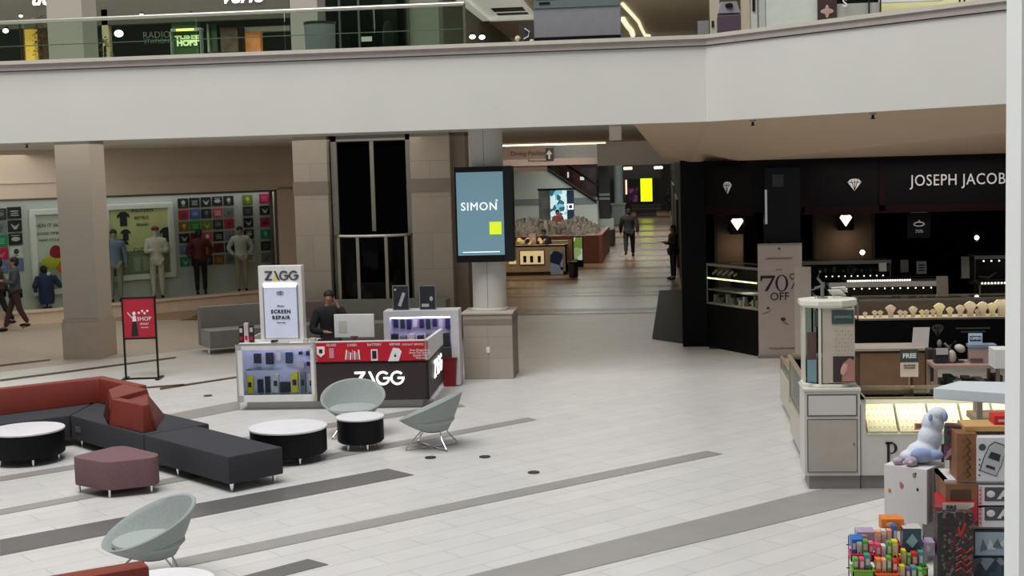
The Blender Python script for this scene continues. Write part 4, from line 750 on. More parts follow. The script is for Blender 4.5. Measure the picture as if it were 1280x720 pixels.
# interior shell
m = MB(); m.box(.7, 14, 33, 33.2, 0, 3.6); m.box(.7, 14, 25.3, 33, 3.5, 3.55); m.box(.7, .8, 27.3, 33, 0, 3.6); struct(m.build('wall_shop_interior', BK2))
m = MB(); m.box(.8, 14, 26, 33, .01, .02); m.prism([(1.0, 26.4), (1.9, 25.2), (14, 25.2), (14, 26.4)], .01, .02); struct(m.build('floor_shop', mat('shop_floor', (40, 37, 36), .4)))
# interior wall panels
for i, (x0, x1, y0, y1, Y, l) in enumerate([(896, 929, 269, 332, 29.5, 'warm beige wall panel behind the left showcase'), (1019, 1090, 268, 328, 31, 'wide warm beige wall panel behind the middle showcases')]):
    a, b = aty(x0, y0, Y), aty(x1, y1, Y); m = MB(); m.box(a.x, b.x, Y, Y+.1, 0, 3.2); o = m.build('wall_panel', WARMW, bevel=.01); tag(o, l, 'wall panel')
    m = MB(); m.box(a.x-.06, a.x, Y-.03, Y+.1, 0, 3.2); m.box(b.x, b.x+.06, Y-.03, Y+.1, 0, 3.2); m.build('edge_strip', mat('grey_strip', (84, 78, 72), .5), o)
a, b = aty(930, 268, 28), aty(946, 340, 28); m = MB(); m.box(a.x, b.x, 28, 28.3, 0, 3.5); tag(m.build('wine_red_post', DRED), 'dark wine red post right of the left beige panel', 'post')
sc_ = None
for x, y, Y, l in ((921.5, 280, 29.3, 'glowing diamond shaped wall lamp above the left showcase'), (1057, 275.5, 30.8, 'glowing diamond shaped wall lamp above the middle showcases')):
    o = aty(x, y, Y); t = thing('diamond_lamp', l, 'lamp', o, 0, 'glowing diamond wall lamps'); m = MB(); m.box(-.16, .18, -.01, .1, -.22, .16); m.build('backplate', BK, t)
    w = .26; h = .26; m = MB(); m.prismy([(-w*.5, h*.25), (-w*.35, h*.45), (-.02, h*.42), (w*.35, h*.45), (w*.5, h*.25), (0, -h*.5)], -.06, -.01); m.build('lamp_shade', mat('diamond_glow', (255, 240, 220), .4, emit=(255, 236, 212), es=2.5, var=0), t)
    area('lamp_light', (o.x, o.y-.3, o.z-.35), .3, .3, 1.1, (1, .82, .6), (R(35), 0, 0))
for x, y, Y, l in ((1078, 315.5, 27, 'small round shop spotlight above the middle showcases'), (1221, 297, 30, 'small round shop spotlight on the dark back wall'),):
    o = aty(x, y, Y); t = thing('spotlight', l, 'light', o); m = MB(); m.ell((0, 0, 0), (.05, .05, .05), 12); m.build('bulb', mat('bulb_glow', (255, 250, 240), .5, emit=(255, 248, 235), es=4, var=0), t, True); m = MB(); m.cyl(0, .03, .03, -.09, -.04, 10); m.build('socket', MGREY, t)
o = aty(1150, 284, SY); t = thing('hanging_emblem', 'dark hanging glass sign with a pale ring emblem under the shop name', 'sign', (o.x, SY+.1, o.z))
m = MB(); m.box(-.2, .2, 0, .03, -.2, .25); m.build('panel', BK, t); m = MB(); k = []
m.tube([(.09*math.cos(a), -.01, .05+.035*math.sin(a)) for a in [2*PI*i/24 for i in range(25)]], .012, 6); m.prismy([(-.03, .09), (.03, .09), (0, .13)], -.02, -.01); m.build('ring_emblem', mat('emblem_grey', (140, 140, 142), .4, emit=(130, 130, 132), es=.2, var=0), t)
text('70%', .085, t, mat('emblem_grey', (0, 0, 0)), 0, -.08, -.012); m = MB(); m.box(-.15, .15, -.012, -.005, .26, .275); m.build('top_line', mat('emblem_grey', (0, 0, 0)), t)
# dark pillar advert
t = thing('pillar_advert', 'dark blue black advert panel on the shop pillar above the discount banner', 'advert', (0, 0, 0)); a, b = aty(956, 210, SY-.1), aty(1001, 306, SY-.1)
m = MB(); m.box(a.x, b.x, SY-.06, SY+.4, 0, a.z); m.build('pillar', dull(mat('pillar_navy', (12, 14, 20), .35), .2), t); m = MB(); q = aty(957, 258, SY-.1); m.box(q.x-.01, q.x+.03, SY-.08, SY-.06, q.z-.32, q.z+.3); m.build('light_edge', mat('edge_glow', (150, 155, 160), .5, emit=(150, 155, 160), es=.35), t)
m = MB(); q = aty(971, 225, SY-.1)
m.box(q.x-.08, q.x+.12, SY-.08, SY-.06, q.z-.12, q.z+.1); m.build('faint_picture', mat('faint_picture', (36, 42, 40), .4), t)
# showcases
TOPG = mat('case_grey_frame', (140, 134, 128), .5); LED = mat('led_dot', (255, 250, 240), .5, emit=(255, 248, 235), es=2, var=0); WLED = mat('green_led', (230, 240, 190), .5, emit=(225, 240, 175), es=2.2, var=0)
IV = [mat('bust_ivory', (215, 196, 176), .6), mat('bust_cream', (225, 208, 170), .6), mat('bust_pink', (205, 178, 170), .6)]
def showcase(lab, x0, x1, y0, zb, zt, d=.6, rz=0, loc=None, leds=0, ledz=None, blackback=True):
    t = thing('glass_showcase', lab, 'showcase', (x0, y0, 0) if loc is None else loc, rz, 'black glass showcases of the jewellery shop'); w = x1-x0
    m = MB(); m.box(0, w, 0, d, 0, zb); m.build('base_cabinet', BK, t)
    m = MB(); m.box(0, w, 0, .03, zt-.045, zt); m.box(0, w, d-.03, d, zt-.045, zt); m.box(0, .03, 0, .03, zb, zt); m.box(w-.03, w, 0, .03, zb, zt); m.box(0, w, 0, .03, zb, zb+.03); m.box(0, .03, .03, d, zt-.04, zt); m.build('frame', TOPG, t)
    m = MB(); m.box(.02, w-.02, .01, .018, zb, zt-.02); m.box(.02, w-.02, .01, d-.01, zt-.012, zt-.004); m.build('glass', GLASS, t)
    m = MB(); m.box(.02, w-.02, .03, d-.02, zb, zb+.025); m.build('display_shelf', mat('cream_shelf', (222, 204, 184), .6), t)
    m = MB(); m.box(.02, w-.02, d-.04, d-.02, zb+.02, zt-.05); m.build('back_panel', mat('case_brown_back', (54, 40, 34), .6), t)
    return t
bust0 = None
def bust(x, y, z, s, mt, lab, rz=0):
    t = thing('necklace_bust', lab, 'jewellery stand', (x, y, z), rz, 'ivory jewellery stands in the long front showcase')
    m = MB(); m.prismy([(-.042*s, 0), (.042*s, 0), (.038*s, .07*s), (.085*s, .15*s), (.04*s, .19*s), (0, .205*s), (-.04*s, .19*s), (-.085*s, .15*s), (-.038*s, .07*s)], 0, .05*s); m.build('bust', mt, t, bevel=.006*s); return t
zb_, zt_ = .79, 1.28
a, b = aty(1071, 392, 23.6), aty(1262, 392, 23.6)
t = showcase('long front showcase lit with a row of ivory busts', a.x, b.x+1.5, 23.6, zb_, 1.16)
for i, (x, s, k) in enumerate([(1081, .5, 0), (1093, .6, 0), (1100, .6, 0), (1113, 1.05, 2), (1125, .6, 0), (1131, .55, 0), (1141, .9, 0), (1152, .6, 1), (1158, .6, 0), (1166, .65, 0), (1174, 1.15, 1), (1187, .8, 1), (1200, .95, 0), (1212.5, 1.25, 0), (1221, .6, 2), (1228, 1.2, 0), (1240, 1.1, 1), (1252, 1.5, 0)]):
    p = aty(x, 391, 23.85); bust(p.x, 23.8, zb_+.026, s, IV[k], '%s ivory jewellery stand, number %s from the left along the front showcase' % ('large' if s > 1 else 'small' if s < .7 else 'medium', ['one', 'two', 'three', 'four', 'five', 'six', 'seven', 'eight', 'nine', 'ten', 'eleven', 'twelve', 'thirteen', 'fourteen', 'fifteen', 'sixteen', 'seventeen', 'eighteen'][i]))
area('case_light', ((a.x+b.x)/2, 23.9, 1.13), 3.2, .1, 5, (1, .86, .68))
area('case_light', ((a.x+b.x)/2, 23.65, 1.1), 3.2, .05, 3, (1, .86, .68), (R(60), 0, 0))
o = aty(1172.5, 413, 23.55); diamond(t, o.x-t.location.x, -.02, o.z, .22, 0, mat('dim_logo', (96, 92, 92), .5), .2)
o = aty(1217, 413, 23.55); m = MB(); m.box(o.x-t.location.x-.28, o.x-t.location.x+.28, -.015, 0, o.z+.02, o.z+.045); m.box(o.x-t.location.x-.2, o.x-t.location.x+.2, -.015, 0, o.z-.04, o.z-.015); m.build('grey_line', mat('dim_logo', (96, 92, 92)), t)
def ledrow(t, x0, x1, y, z, n, mt=LED, r=.014, name='led_strip'):
    m = MB()
    for i in range(n): m.ell((x0+(x1-x0)*(i+.5)/n, y, z), (r, r, r), 6)
    m.box(x0, x1, y+.0, y+.012, z-.008, z+.008, 1)
    m.build(name, [mt, bd], t)
# second row: bar at 352-358 with drop lights
a, b = aty(1036, 356, 25.6), aty(1172, 356, 25.6); t = showcase('second showcase with a grey top rail and a row of little lights beneath', a.x, b.x+.05, 25.6, .75, 1.22)
m = MB(); m.box(0, b.x-a.x+.1, -.02, .02, 1.18, 1.27); m.build('top_rail', mat('grey_rail', (205, 200, 194), .5), t); ledrow(t, .25, b.x-a.x-.05, -.02, 1.15, 12)
a, b = aty(1003, 328, 27.6), aty(1114, 328, 27.6); t = showcase('third showcase further back with jewellery boards under a grey rail', a.x, b.x, 27.6, .95, 1.52)
m = MB(); m.box(0, b.x-a.x, -.02, .02, 1.46, 1.53); m.build('top_rail', mat('grey_rail', (205, 200, 194), .5), t); ledrow(t, .4, b.x-a.x-.1, -.02, 1.22, 10); m = MB()
for i in range(16): x = .35+i*.09; m.box(x, x+.06, .2, .24, 1.28, 1.28+random.uniform(.05, .15), i % 2)
m.build('jewellery_board', [mat('mauve_jewel', (90, 76, 78), .6), TOPG], t)
m = MB(); x = .98; m.tube([(x+.07*math.cos(a), .15, 1.33+.07*math.sin(a)) for a in [2*PI*i/20 for i in range(21)]], .012, 6); m.cyl(x, .15, .012, 1.15, 1.26, 8); m.build('round_mirror', STEEL, t)
a, b = aty(1057, 346, 26.7), aty(1140, 346, 26.7); t = showcase('low dark showcase edged with a dotted line of white lights', a.x, b.x+.5, 26.7, .7, 1.22); ledrow(t, .02, b.x-a.x-.02, -.02, 1.2, 26, r=.02)
a, b = aty(1224, 352, 26.2), aty(1262, 352, 26.2); t = showcase('right rear showcase edged with dotted white lights', a.x, b.x+1, 26.2, .7, 1.17); ledrow(t, .02, 1.2, -.02, 1.16, 20, r=.02)
a, b = aty(1218, 326, 28), aty(1262, 324, 28); t = showcase('far right showcase with a grey rail and jewellery hand stand', a.x, b.x+1, 28, .95, 1.55); m = MB(); m.box(0, 1.8, -.02, .02, 1.48, 1.55); m.build('top_rail', mat('grey_rail', (205, 200, 194), .5), t); ledrow(t, .1, 1, -.02, 1.44, 6, r=.018)
m = MB(); m.tube([(.1, .1, 1.12), (.3, .1, 1.1), (.45, .1, 1.2)], [.02, .03, .01], 8); m.build('jewellery_stand', IV[2], t)
def card(lab, x0, y0, x1, y1, Y, mt, cat='card', tilt=0.0):
    a, b = aty(x0, y0, Y), aty(x1, y1, Y); t = thing('display_card', lab, cat, ((a.x+b.x)/2, Y, b.z)); w = (b.x-a.x)/2; h = a.z-b.z
    m = MB(); m.add([(-w, 0, 0), (w, 0, 0), (w, .015, 0), (-w, .015, 0), (-w+tilt, .04, h), (w+tilt, .04, h), (w+tilt, .055, h), (-w+tilt, .055, h)], [(0, 3, 2, 1), (4, 5, 6, 7), (0, 1, 5, 4), (1, 2, 6, 5), (2, 3, 7, 6), (3, 0, 4, 7)]); m.build('card_face', mt, t)
    m = MB(); m.box(-w, w, .0, .1, -.012, 0); m.build('card_foot', mt, t); return t, w, h
CG = mat('card_grey', (150, 144, 138), .6); CG2 = mat('card_beige', (168, 156, 142), .6)
card('grey card hanging from the right end of the middle rail', 1099, 329, 1108.5, 338.5, 25.3, CG); card('grey card left of the printed price card', 1126, 325, 1136, 339.5, 26.6, CG)
t, w, h = card('price card with dark print near the middle of the shop', 1146, 327, 1158.5, 341.5, 26.6, mat('card_light', (190, 188, 184), .6)); m = MB(); 
for i in range(3): m.box(-w*.6, w*.6, .0, .04, h*(.2+.22*i), h*(.3+.22*i))
m.build('print', bd, t)
card('upright beige card standing on the long front showcase', 1171, 345.5, 1185.5, 369.5, 23.7, CG2); card('tall grey brochure stand at the right rear', 1202, 321, 1212, 347, 26, CG)
# left angled showcase
al = math.atan2(-1.67, 1.01); tl = showcase('angled showcase left of the discount banner with green white lights', 0, 1.75, 0, .84, 1.62, .6, al, (.76, 26.42, 0))
m = MB(); m.box(0, 1.75, .03, .5, 1.1, 1.13); m.build('glass_shelf', TOPG, tl); ledrow(tl, .05, 1.7, -.0, 1.34, 34, WLED, .017)
m = MB()
for i in range(22): x = .08+i*.07; hh = random.uniform(.04, .2); m.box(x, x+.05, .12+.1*(i % 2), .2+.1*(i % 2), .87, .87+hh, i % 3)
for i in range(14): x = .1+i*.06; m.ell((x, .1, 1.42+.03*(i % 3)), (.02, .02, .03), 6, 0)
m = m.build('jewellery_stand', [mat('case_cream', (190, 176, 160), .6), mat('case_dim', (90, 84, 80), .6), mat('case_pale', (150, 146, 142), .6)], tl)
area('case_light', (1.35, 25.3, 1.25), .5, .1, 2.5, (1, .95, .75))
# banner
p0 = atz(948, 447); t = thing('discount_banner', 'tall beige pull-up banner reading 70% OFF', 'banner', (0, 24.78, 0)); a, b = LP(t, 947, 305.5), LP(t, 1003.5, 447)
m = MB(); m.box(a[0], b[0], 0, .02, .05, a[1]); m.build('banner_face', mat('banner_beige', (186, 172, 164), .7, var=.02), t); m = MB(); m.box(a[0]-.01, b[0]+.01, -.08, .1, 0, .05); m.build('base', TOPG, t); m = MB(); m.box(a[0], b[0], -.01, .03, a[1]-.02, a[1]+.01); m.build('top_bar', TOPG, t)
c = (a[0]+b[0])/2; x, z = LP(t, 973, 354); 
def serif70(x, z, h):
    m = MB(); m.prismy([(x-.3, z+h/2), (x-.04, z+h/2), (x-.04, z+h/2-.03), (x-.17, z-h/2), (x-.23, z-h/2), (x-.09, z+h/2-.05), (x-.26, z+h/2-.05), (x-.28, z+h/2-.1), (x-.3, z+h/2-.1)], -.006, 0)
    def ringp(cx, cz, rx, rz, wx, wz):
        vs = []; n = 28
        for i in range(n):
            A = 2*PI*i/n; vs += [(cx+rx*math.cos(A), -.006, cz+rz*math.sin(A)), (cx+(rx-wx)*math.cos(A), -.006, cz+(rz-wz)*math.sin(A))]
        m.add(vs, [(2*i, 2*i+1, 2*((i+1) % n)+1, 2*((i+1) % n)) for i in range(n)])
    ringp(x+.08, z, .115, h/2+.01, .042, .014); ringp(x+.27, z+h*.42, .05, .055, .016, .014); ringp(x+.38, z-h*.12, .05, .055, .016, .014)
    m.prismy([(x+.24, z-h*.4), (x+.26, z-h*.4), (x+.4, z+h*.62), (x+.38, z+h*.62)], -.006, 0); return m.build('lettering', INKB, t)
serif70(x-.02, z, .28); x, z = LP(t, 974.5, 371); text('OFF', .205, t, INKB, x, z, -.006, sx=.95)
x, z = LP(t, 974, 323); text('JOSEPH JACOBS JEWELERS', .04, t, mat('ink_soft', (120, 108, 100), .6, var=0), x, z, -.006); x, z = LP(t, 974, 337); text('UP TO', .035, t, mat('ink_soft', (0, 0, 0)), x, z, -.006)
x, z = LP(t, 978, 435); text('in the showroom', .065, t, mat('ink_soft', (0, 0, 0)), x, z, -.006)
m = MB(); x, z = LP(t, 960, 385); m.tube([(x-.1, -.004, z-.1), (x, -.004, z-.08), (x+.06, -.004, z-.02)], .005, 5); m.ell((x-.0, -.004, z), (.03, .004, .02), 8); x, z = LP(t, 979, 399); m.ell((x, -.004, z), (.045, .004, .035), 10); m.tube([(x, -.004, z-.04), (x+.09, -.004, z-.1)], .006, 5); x, z = LP(t, 974, 312); m.prismy([(x-.03, z), (x+.03, z), (x, z+.05)], -.004, 0); m.build('sprig_drawing', mat('ink_brown', (58, 44, 38), .6, var=0), t)
t = thing('beige_stand_panel', 'narrow beige panel standing in front of the right edge of the banner', 'panel', (0, 23.4, 0)); a, b = LP(t, 993, 334), LP(t, 1014.5, 440); m = MB(); m.box(a[0], b[0], 0, .05, .02, a[1]); m.build('panel', mat('panel_beige', (176, 164, 152), .6), t); m = MB(); m.box(a[0]-.03, b[0]+.03, -.1, .15, 0, .02); m.build('base', TOPG, t)
# ================================================================== WHITE JEWELLERY KIOSK
KY = 14.71; XR = 4.1; FW = mat('kiosk_white', (206, 202, 196), .4, var=.02); KICK = mat('kiosk_kick_grey', (138, 134, 132), .5); EDG = mat('shadow_gap', (96, 90, 84), .6); PW = mat('kiosk_beige_door', (178, 170, 160), .5)
t = thing('corner_cabinet', 'white corner cabinet with a drawer and a door on the jewellery kiosk', 'cabinet', (1.45, KY, 0)); w = .59
m = MB(); m.box(0, w, 0, .5, .15, 1.07); m.box(-.01, w+.01, -.01, .52, 1.07, 1.1); m.build('body', FW, t, bevel=.006); m = MB(); m.box(.05, w, .03, .5, 0, .15); m.build('plinth', KICK, t)
m = MB(); m.box(.03, w-.03, -.006, 0, .8, 1.04, 1); m.box(.045, w-.045, -.012, 0, .815, 1.025, 0); m.build('drawer', [FW, EDG], t)
d = MB(); d.box(.03, w-.03, -.006, 0, .19, .77, 1); d.box(.04, w-.04, -.014, 0, .2, .76, 0); d = d.build('door', [PW, EDG], t); m = MB(); m.ell((w-.07, -.02, .5), (.01, .01, .01), 8); m.build('keyhole', EDG, d)
t = thing('jewellery_counter', 'white kiosk counter with a warm lit glass case full of jewellery trays', 'counter', (2.05, KY, 0)); w = XR-2.05
m = MB(); m.box(0, w, .02, .5, .15, .6); m.box(0, .05, .02, .5, .6, 1.0); m.box(0, w, .45, .5, .6, .98); m.build('body', FW, t); m = MB(); m.box(0, w, .05, .5, 0, .15); m.build('plinth', KICK, t)
m = MB(); m.box(0, w, .0, .04, .98, 1.0); m.box(0, w, .5, .54, 1.0, 1.04); m.box(0, .03, 0, .5, .98, 1.0); m.build('top_frame', mat('champagne_trim', (178, 158, 134), .35, .4), t)
m = MB(); m.box(.05, w, .01, .02, .6, .98); m.box(.02, w, .02, .5, .985, .992); m.build('glass', GLASS, t)
TR = mat('tray_cream', (226, 214, 190), .6, var=.05, vs=20); m = MB()
for i in range(6):
    x = .08+i*.34
    m.add([(x, .06, .62), (x+.31, .06, .62), (x+.31, .40, .86), (x, .40, .86), (x, .06, .6), (x+.31, .06, .6), (x+.31, .42, .6), (x, .42, .6)], [(0, 1, 2, 3), (4, 7, 6, 5), (0, 4, 5, 1), (1, 5, 6, 2), (2, 6, 7, 3), (3, 7, 4, 0)])
m.build('tray', TR, t); m = MB(); rn = random.Random(5)
for i in range(5):
    for r in range(4):
        for c in range(6): x = .11+i*.34+c*.05; v = .1+.075*r; m.ell((x, v, .635+(v-.06)*.7), (.008, .008, .008), 5, rn.randint(0, 1))
o = m.build('ring', [mat('gold', (200, 160, 80), .3, .8), mat('ring_tan', (190, 165, 120), .6)], t); o['kind'] = 'stuff'  # rings mix gold with a matte tan
q = LP(t, 1148, 532, .06); m = MB(); m.box(q[0]-.045, q[0]+.045, .03, .05, q[1]-.04, q[1]+.03); m.build('pink_tag', mat('tag_pink', (235, 190, 178), .5), t)
for i, s in enumerate((' S%',)): text('S%', .06, t, mat('tag_red', (190, 60, 50), .5, var=0), q[0]-.0, q[1], .025)
area('counter_light', (2.9, KY+.25, .96), 1.8, .12, 4, (1, .87, .66)); area('counter_light', (2.9, KY+.05, .95), 1.8, .04, 1.5, (1, .87, .66), (R(50), 0, 0))
m = MB(); q = LP(t, 1107, 553, 0); q2 = LP(t, 1107, 590, 0); X, Z1, Z0 = q[0], q[1], q[1]-.3; 
m.box(X, X+.075, .008, .02, Z1-.02, Z1); m.box(X+.018, X+.045, .008, .02, Z0, Z1); m.box(X, X+.065, .008, .02, Z0, Z0+.02); vs = []; n = 14
for i in range(n+1): A = PI/2-PI*i/n; vs += [(X+.05+.075*math.cos(A), .01, Z1-.065+.065*math.sin(A)), (X+.05+(.075-.012-.02*math.cos(A))*math.cos(A), .01, Z1-.065+.052*math.sin(A))]
m.add(vs, [(2*i, 2*i+2, 2*i+3, 2*i+1) for i in range(n)]); m.build('lettering', INKB, t)
q = LP(t, 1178, 555, .02); m = MB(); m.box(q[0]-.012, q[0]+.016, .008, .02, q[1]-.25, q[1]); m.build('lettering', INKB, t)
# left wing
t = thing('side_counter', 'low pale side counter with glass top running back along the aisle', 'counter', (1.5, KY+.5, 0))
m = MB(); m.box(.03, .45, .0, 2.1, .12, .55); m.box(.12, .6, 2.1, 4.65, .1, .55); m.build('body', mat('side_cream', (196, 190, 178), .45), t); m = MB(); m.box(.07, .4, .02, 2.1, 0, .12); m.box(.16, .6, 2.1, 4.6, 0, .1); m.build('plinth', KICK, t)
m = MB(); m.box(.0, .04, 0, 2.1, 1.08, 1.12); m.box(.42, .46, 0, 2.1, 1.08, 1.12); m.box(0, .46, 2.06, 2.1, 1.08, 1.12); m.box(.02, .05, 2.07, 2.1, .5, 1.1); m.box(.02, .05, 0, 2.1, .55, .58); m.box(.12, .15, 2.1, 4.65, .72, .75); m.box(.12, .15, 4.6, 4.65, .5, .75); m.build('frame', mat('champagne_trim', (0, 0, 0)), t)
m = MB(); m.box(.03, .04, 0, 2.1, .58, 1.08); m.box(.04, .44, 0, 2.1, 1.09, 1.1); m.box(.13, .14, 2.1, 4.62, .55, .73); m.build('glass', GREENGLASS, t)
m = MB(); m.box(.08, .42, .05, 2.0, .56, .6); m.box(.3, .42, .05, 2.0, .6, .95); m.box(.2, .5, 2.2, 4.5, .56, .6); m.build('display_shelf', TR, t)
area('counter_light', (1.72, KY+1.5, 1.06), .3, 1.8, 2, (1, .92, .72))
# glass tower
t = thing('display_tower', 'white octagonal glass earring tower with portrait panels on the corner cabinet', 'display tower', (1.735, KY+.3, 1.1)); PWT = mat('tower_white', (226, 224, 208), .4)
oc = lambda r, z=0: [(.94*r*math.cos(PI/8+PI/4*i)*1.0, r*math.sin(PI/8+PI/4*i)*.85) for i in range(8)]
m = MB(); m.prism(oc(.33), 0, .035); m.build('base', PWT, t, bevel=.008); m = MB(); m.prism(oc(.31), .86, .89, top=oc(.35)); m.prism(oc(.35), .89, .94); m.build('cap', PWT, t, bevel=.006)
m = MB()
for x, y in [c_ for c_ in oc(.3) if not (c_[0] > .05 and c_[0] < .2 and c_[1] < 0)]: m.box(x-.014, x+.014, y-.014, y+.014, .035, .87)
m.build('post', PWT, t); m = MB(); m.prism(oc(.285), .04, .86); m.build('glass', glassmat('tower_glass', (222, 240, 238), .1), t)
m = MB(); m.box(-.08, .26, -.235, -.225, .05, .86); m.box(-.02, -.0, -.2, .2, .05, .86); m.build('inner_board', mat('board_beige', (190, 180, 165), .6), t)
BG = mat('board_green', (56, 74, 70), .5); m = MB(); m.box(.02, .25, -.245, -.235, .69, .84); m.build('green_header', BG, t); m = MB(); m.box(-.16, -.1, -.24, -.23, .66, .84); m.build('green_header', BG, t); text('EARRINGS', .04, t, mat('header_text', (150, 165, 160), .6, var=0), .135, .765, -.25)
m = MB()
for r in range(6):
    for c in range(6): m.ell((.06+c*.033, -.245, .4+r*.043), (.006, .004, .007), 5, (r+c) % 2)
m.build('earring', [mat('gold', (0, 0, 0)), mat('ear_dark', (90, 66, 50), .5)], t)
m = MB(); m.box(.03, .25, -.245, -.236, .06, .34); m.build('portrait', mat('portrait_dark', (58, 44, 44), .6), t); m = MB(); m.prismy([(.12, .07), (.25, .07), (.25, .3), (.2, .32), (.13, .26)], -.25, -.245); m.build('portrait_cheek', mat('portrait_skin', (172, 124, 112), .6), t); m = MB(); m.ell((.145, -.252, .2), (.035, .006, .065), 14, 0, Matrix.Rotation(R(18), 3, 'Y')); m.build('portrait_ear', mat('portrait_skin2', (206, 158, 146), .6), t)
m = MB(); m.box(-.24, -.14, -.2, -.19, .3, .6); m.box(-.13, -.06, -.22, -.21, .06, .3); m.build('side_picture', mat('side_picture', (92, 66, 62), .6), t); m = MB(); m.box(-.24, -.14, -.21, -.2, .06, .3); m.build('blue_side_panel', mat('side_blue', (120, 150, 160), .4), t)
t = thing('magnifier_arm', 'grey bendy arm lamp with hanging beads on top of the glass tower', 'lamp', (1.69, KY+.35, 2.04)); m = MB(); m.cyl(0, 0, .06, 0, .015, 20); m.build('base', TOPG, t, True); m = MB(); m.tube([(0, 0, .01), (0, 0, .11), (.01, 0, .14), (.0, 0, .17)], [.02, .02, .022, .025], 10); m.build('stem', mat('arm_grey', (110, 110, 108), .5), t, True)
m = MB(); m.tube([(0, 0, .16), (-.05, 0, .22), (-.02, 0, .3)], .014, 8); m.tube([(-.0, 0, .14), (-.08, 0, .12), (-.1, 0, .04), (-.04, 0, .02)], .007, 6); m.tube([(0, 0, .13), (-.12, 0, .09), (-.07, 0, .0)], .006, 6); m.build('arm', mat('arm_grey', (0, 0, 0)), t, True)
m = MB(); m.prism([(-.01, -.04), (.12, -.09), (.2, 0), (.07, .06)], .09, .1); m.prism([(.02, -.05), (.16, -.12), (.21, -.03), (.08, .02)], .12, .13); o = m.build('paper_tags', mat('paper_white', (205, 202, 196), .7)); o.rotation_euler = (R(-38), R(12), 0); o.location = (1.74, KY+.34, 2.03); tag(o, 'loose white paper tags lying on top of the glass tower', 'paper')
# back counter, FREE sign, bench items
t = thing('wooden_cabinet', 'brown wooden cabinet at the back of the white jewellery kiosk', 'cabinet', (0, 17.5, 0)); a, b = LP(t, 1068, 436), LP(t, 1160, 436); X0, X1, Z = a[0], b[0], a[1]; WB = mat('cabinet_brown', (130, 98, 72), .5, var=.06)
m = MB(); m.box(X0, X1, .02, .5, 0, Z-.03); m.build('body', mat('cabinet_side', (96, 68, 50), .5), t); m = MB(); m.box(X0-.02, X1+.02, -.02, .52, Z-.03, Z); m.build('top', mat('cabinet_top', (172, 160, 146), .4), t)
q = LP(t, 1142, 470)[0]; d = MB(); d.box(X0+.07, q-.04, 0, .02, .05, Z-.06); d = d.build('door', WB, t); m = MB(); m.ell((q-.08, -.01, .82), (.015, .015, .015), 8); m.build('knob', bd, d); d = MB(); d.box(q, X1-.04, 0, .02, .05, Z-.06); d.build('door', WB, t)
o, w, h = card('blank white card leaning on the brown cabinet top', 1139.5, 410, 1160, 437, 17.55, mat('card_white', (196, 188, 182), .6), tilt=.03)
t = thing('free_sign', 'small black and cream FREE sign on a stick above the counter', 'sign', (0, 15.15, 0)); a, b = LP(t, 1125.5, 437), LP(t, 1148, 471); zc = LP(t, 1136, 453)[1]; zs = LP(t, 1136, 497)[1]
m = MB(); m.box(a[0], b[0], 0, .012, zc, a[1]); m.build('black_header', BG, t); m = MB(); m.box(a[0], b[0], 0, .012, b[1], zc); m.build('cream_panel', mat('sign_cream', (218, 200, 182), .6), t); c = (a[0]+b[0])/2
m = MB(); m.box(c-.008, c+.008, .012, .02, 1.04, a[1]-.02); m.build('stick', mat('champagne_trim', (0, 0, 0)), t); m = MB(); m.box(c-.05, c+.05, -.02, .06, 1.035, 1.045); m.build('base', mat('champagne_trim', (0, 0, 0)), t)
text('FREE', .07, t, INKW, c, (zc+a[1])/2+.0, -.004, bold=.002); text('ear piercing', .026, t, mat('ink_brown', (0, 0, 0)), c, zc-.03, -.004); text('with purchase', .022, t, mat('ink_brown', (0, 0, 0)), c, zc-.06, -.004)
t = thing('work_table', 'narrow work table crowded with tools behind the kiosk counter', 'table', (0, 16.6, 0)); a, b = LP(t, 1168, 457), LP(t, 1250, 457); z = a[1]
m = MB(); m.box(a[0], b[0], 0, .5, z-.04, z); m.build('tabletop', mat('table_mauve', (168, 140, 130), .5), t)
for x in (a[0], b[0]-.04):
    for y in (0, .46): m = MB(); m.box(x, x+.04, y, y+.04, 0, z-.04); m.build('leg', mat('table_leg', (150, 126, 112), .5), t)
m = MB(); m.box(a[0]+.04, b[0]-.04, .02, .5, z-.3, z-.27); m.build('lower_shelf', mat('table_leg', (0, 0, 0)), t)
TX = lambda px_, py_, Y=16.75: aty(px_, py_, Y)
def tb(name, lab, cat, x0, y0, x1, y1, mt, d=.15, Y=16.75, zb=None):
    a, b = aty(x0, y0, Y), aty(x1, y1, Y); m = MB(); w = (b.x-a.x)/2; zb = b.z if zb is None else zb; m.box(-w, w, 0, d, 0, a.z-zb); o = m.build(name, mt, None, bevel=.006); o.location = ((a.x+b.x)/2, Y, zb); return tag(o, lab, cat)
o = tb('card_reader', 'black machine with a white label on the work table', 'machine', 1169, 437, 1186, 456, bd, zb=z); m = MB(); m.box(-.07, .07, -.01, 0, .11, .19); m.build('white_label', bw, o); m = MB(); m.ell((-.02, .05, .24), (.03, .03, .05), 8); m.build('knob', MGREY, o)
o = MB(); o.ell((0, 0, .1), (.07, .06, .1), 12); o = o.build('tape_roll', mat('pale_lump', (180, 174, 168), .6), None, True); p = TX(1190.5, 456); o.location = (p.x, p.y+.05, z); o.scale = (.8, .8, .8); tag(o, 'pale lumpy bag in front of the bent lamp', 'bag')
o = thing('desk_lamp', 'small black bent desk lamp with a white head on the work table', 'lamp', (TX(1200, 456).x, 16.85, z)); m = MB(); m.cyl(0, 0, .07, 0, .02, 16); m.build('base', bd, o); m = MB(); m.tube([(0, 0, .02), (-.1, 0, .2), (-.03, 0, .26)], .012, 8); m.build('arm', bd, o); m = MB(); m.ell((.02, 0, .17), (.07, .06, .05), 12, 0, Matrix.Rotation(R(25), 3, 'Y')); m.build('lamp_head', bw, o, True)
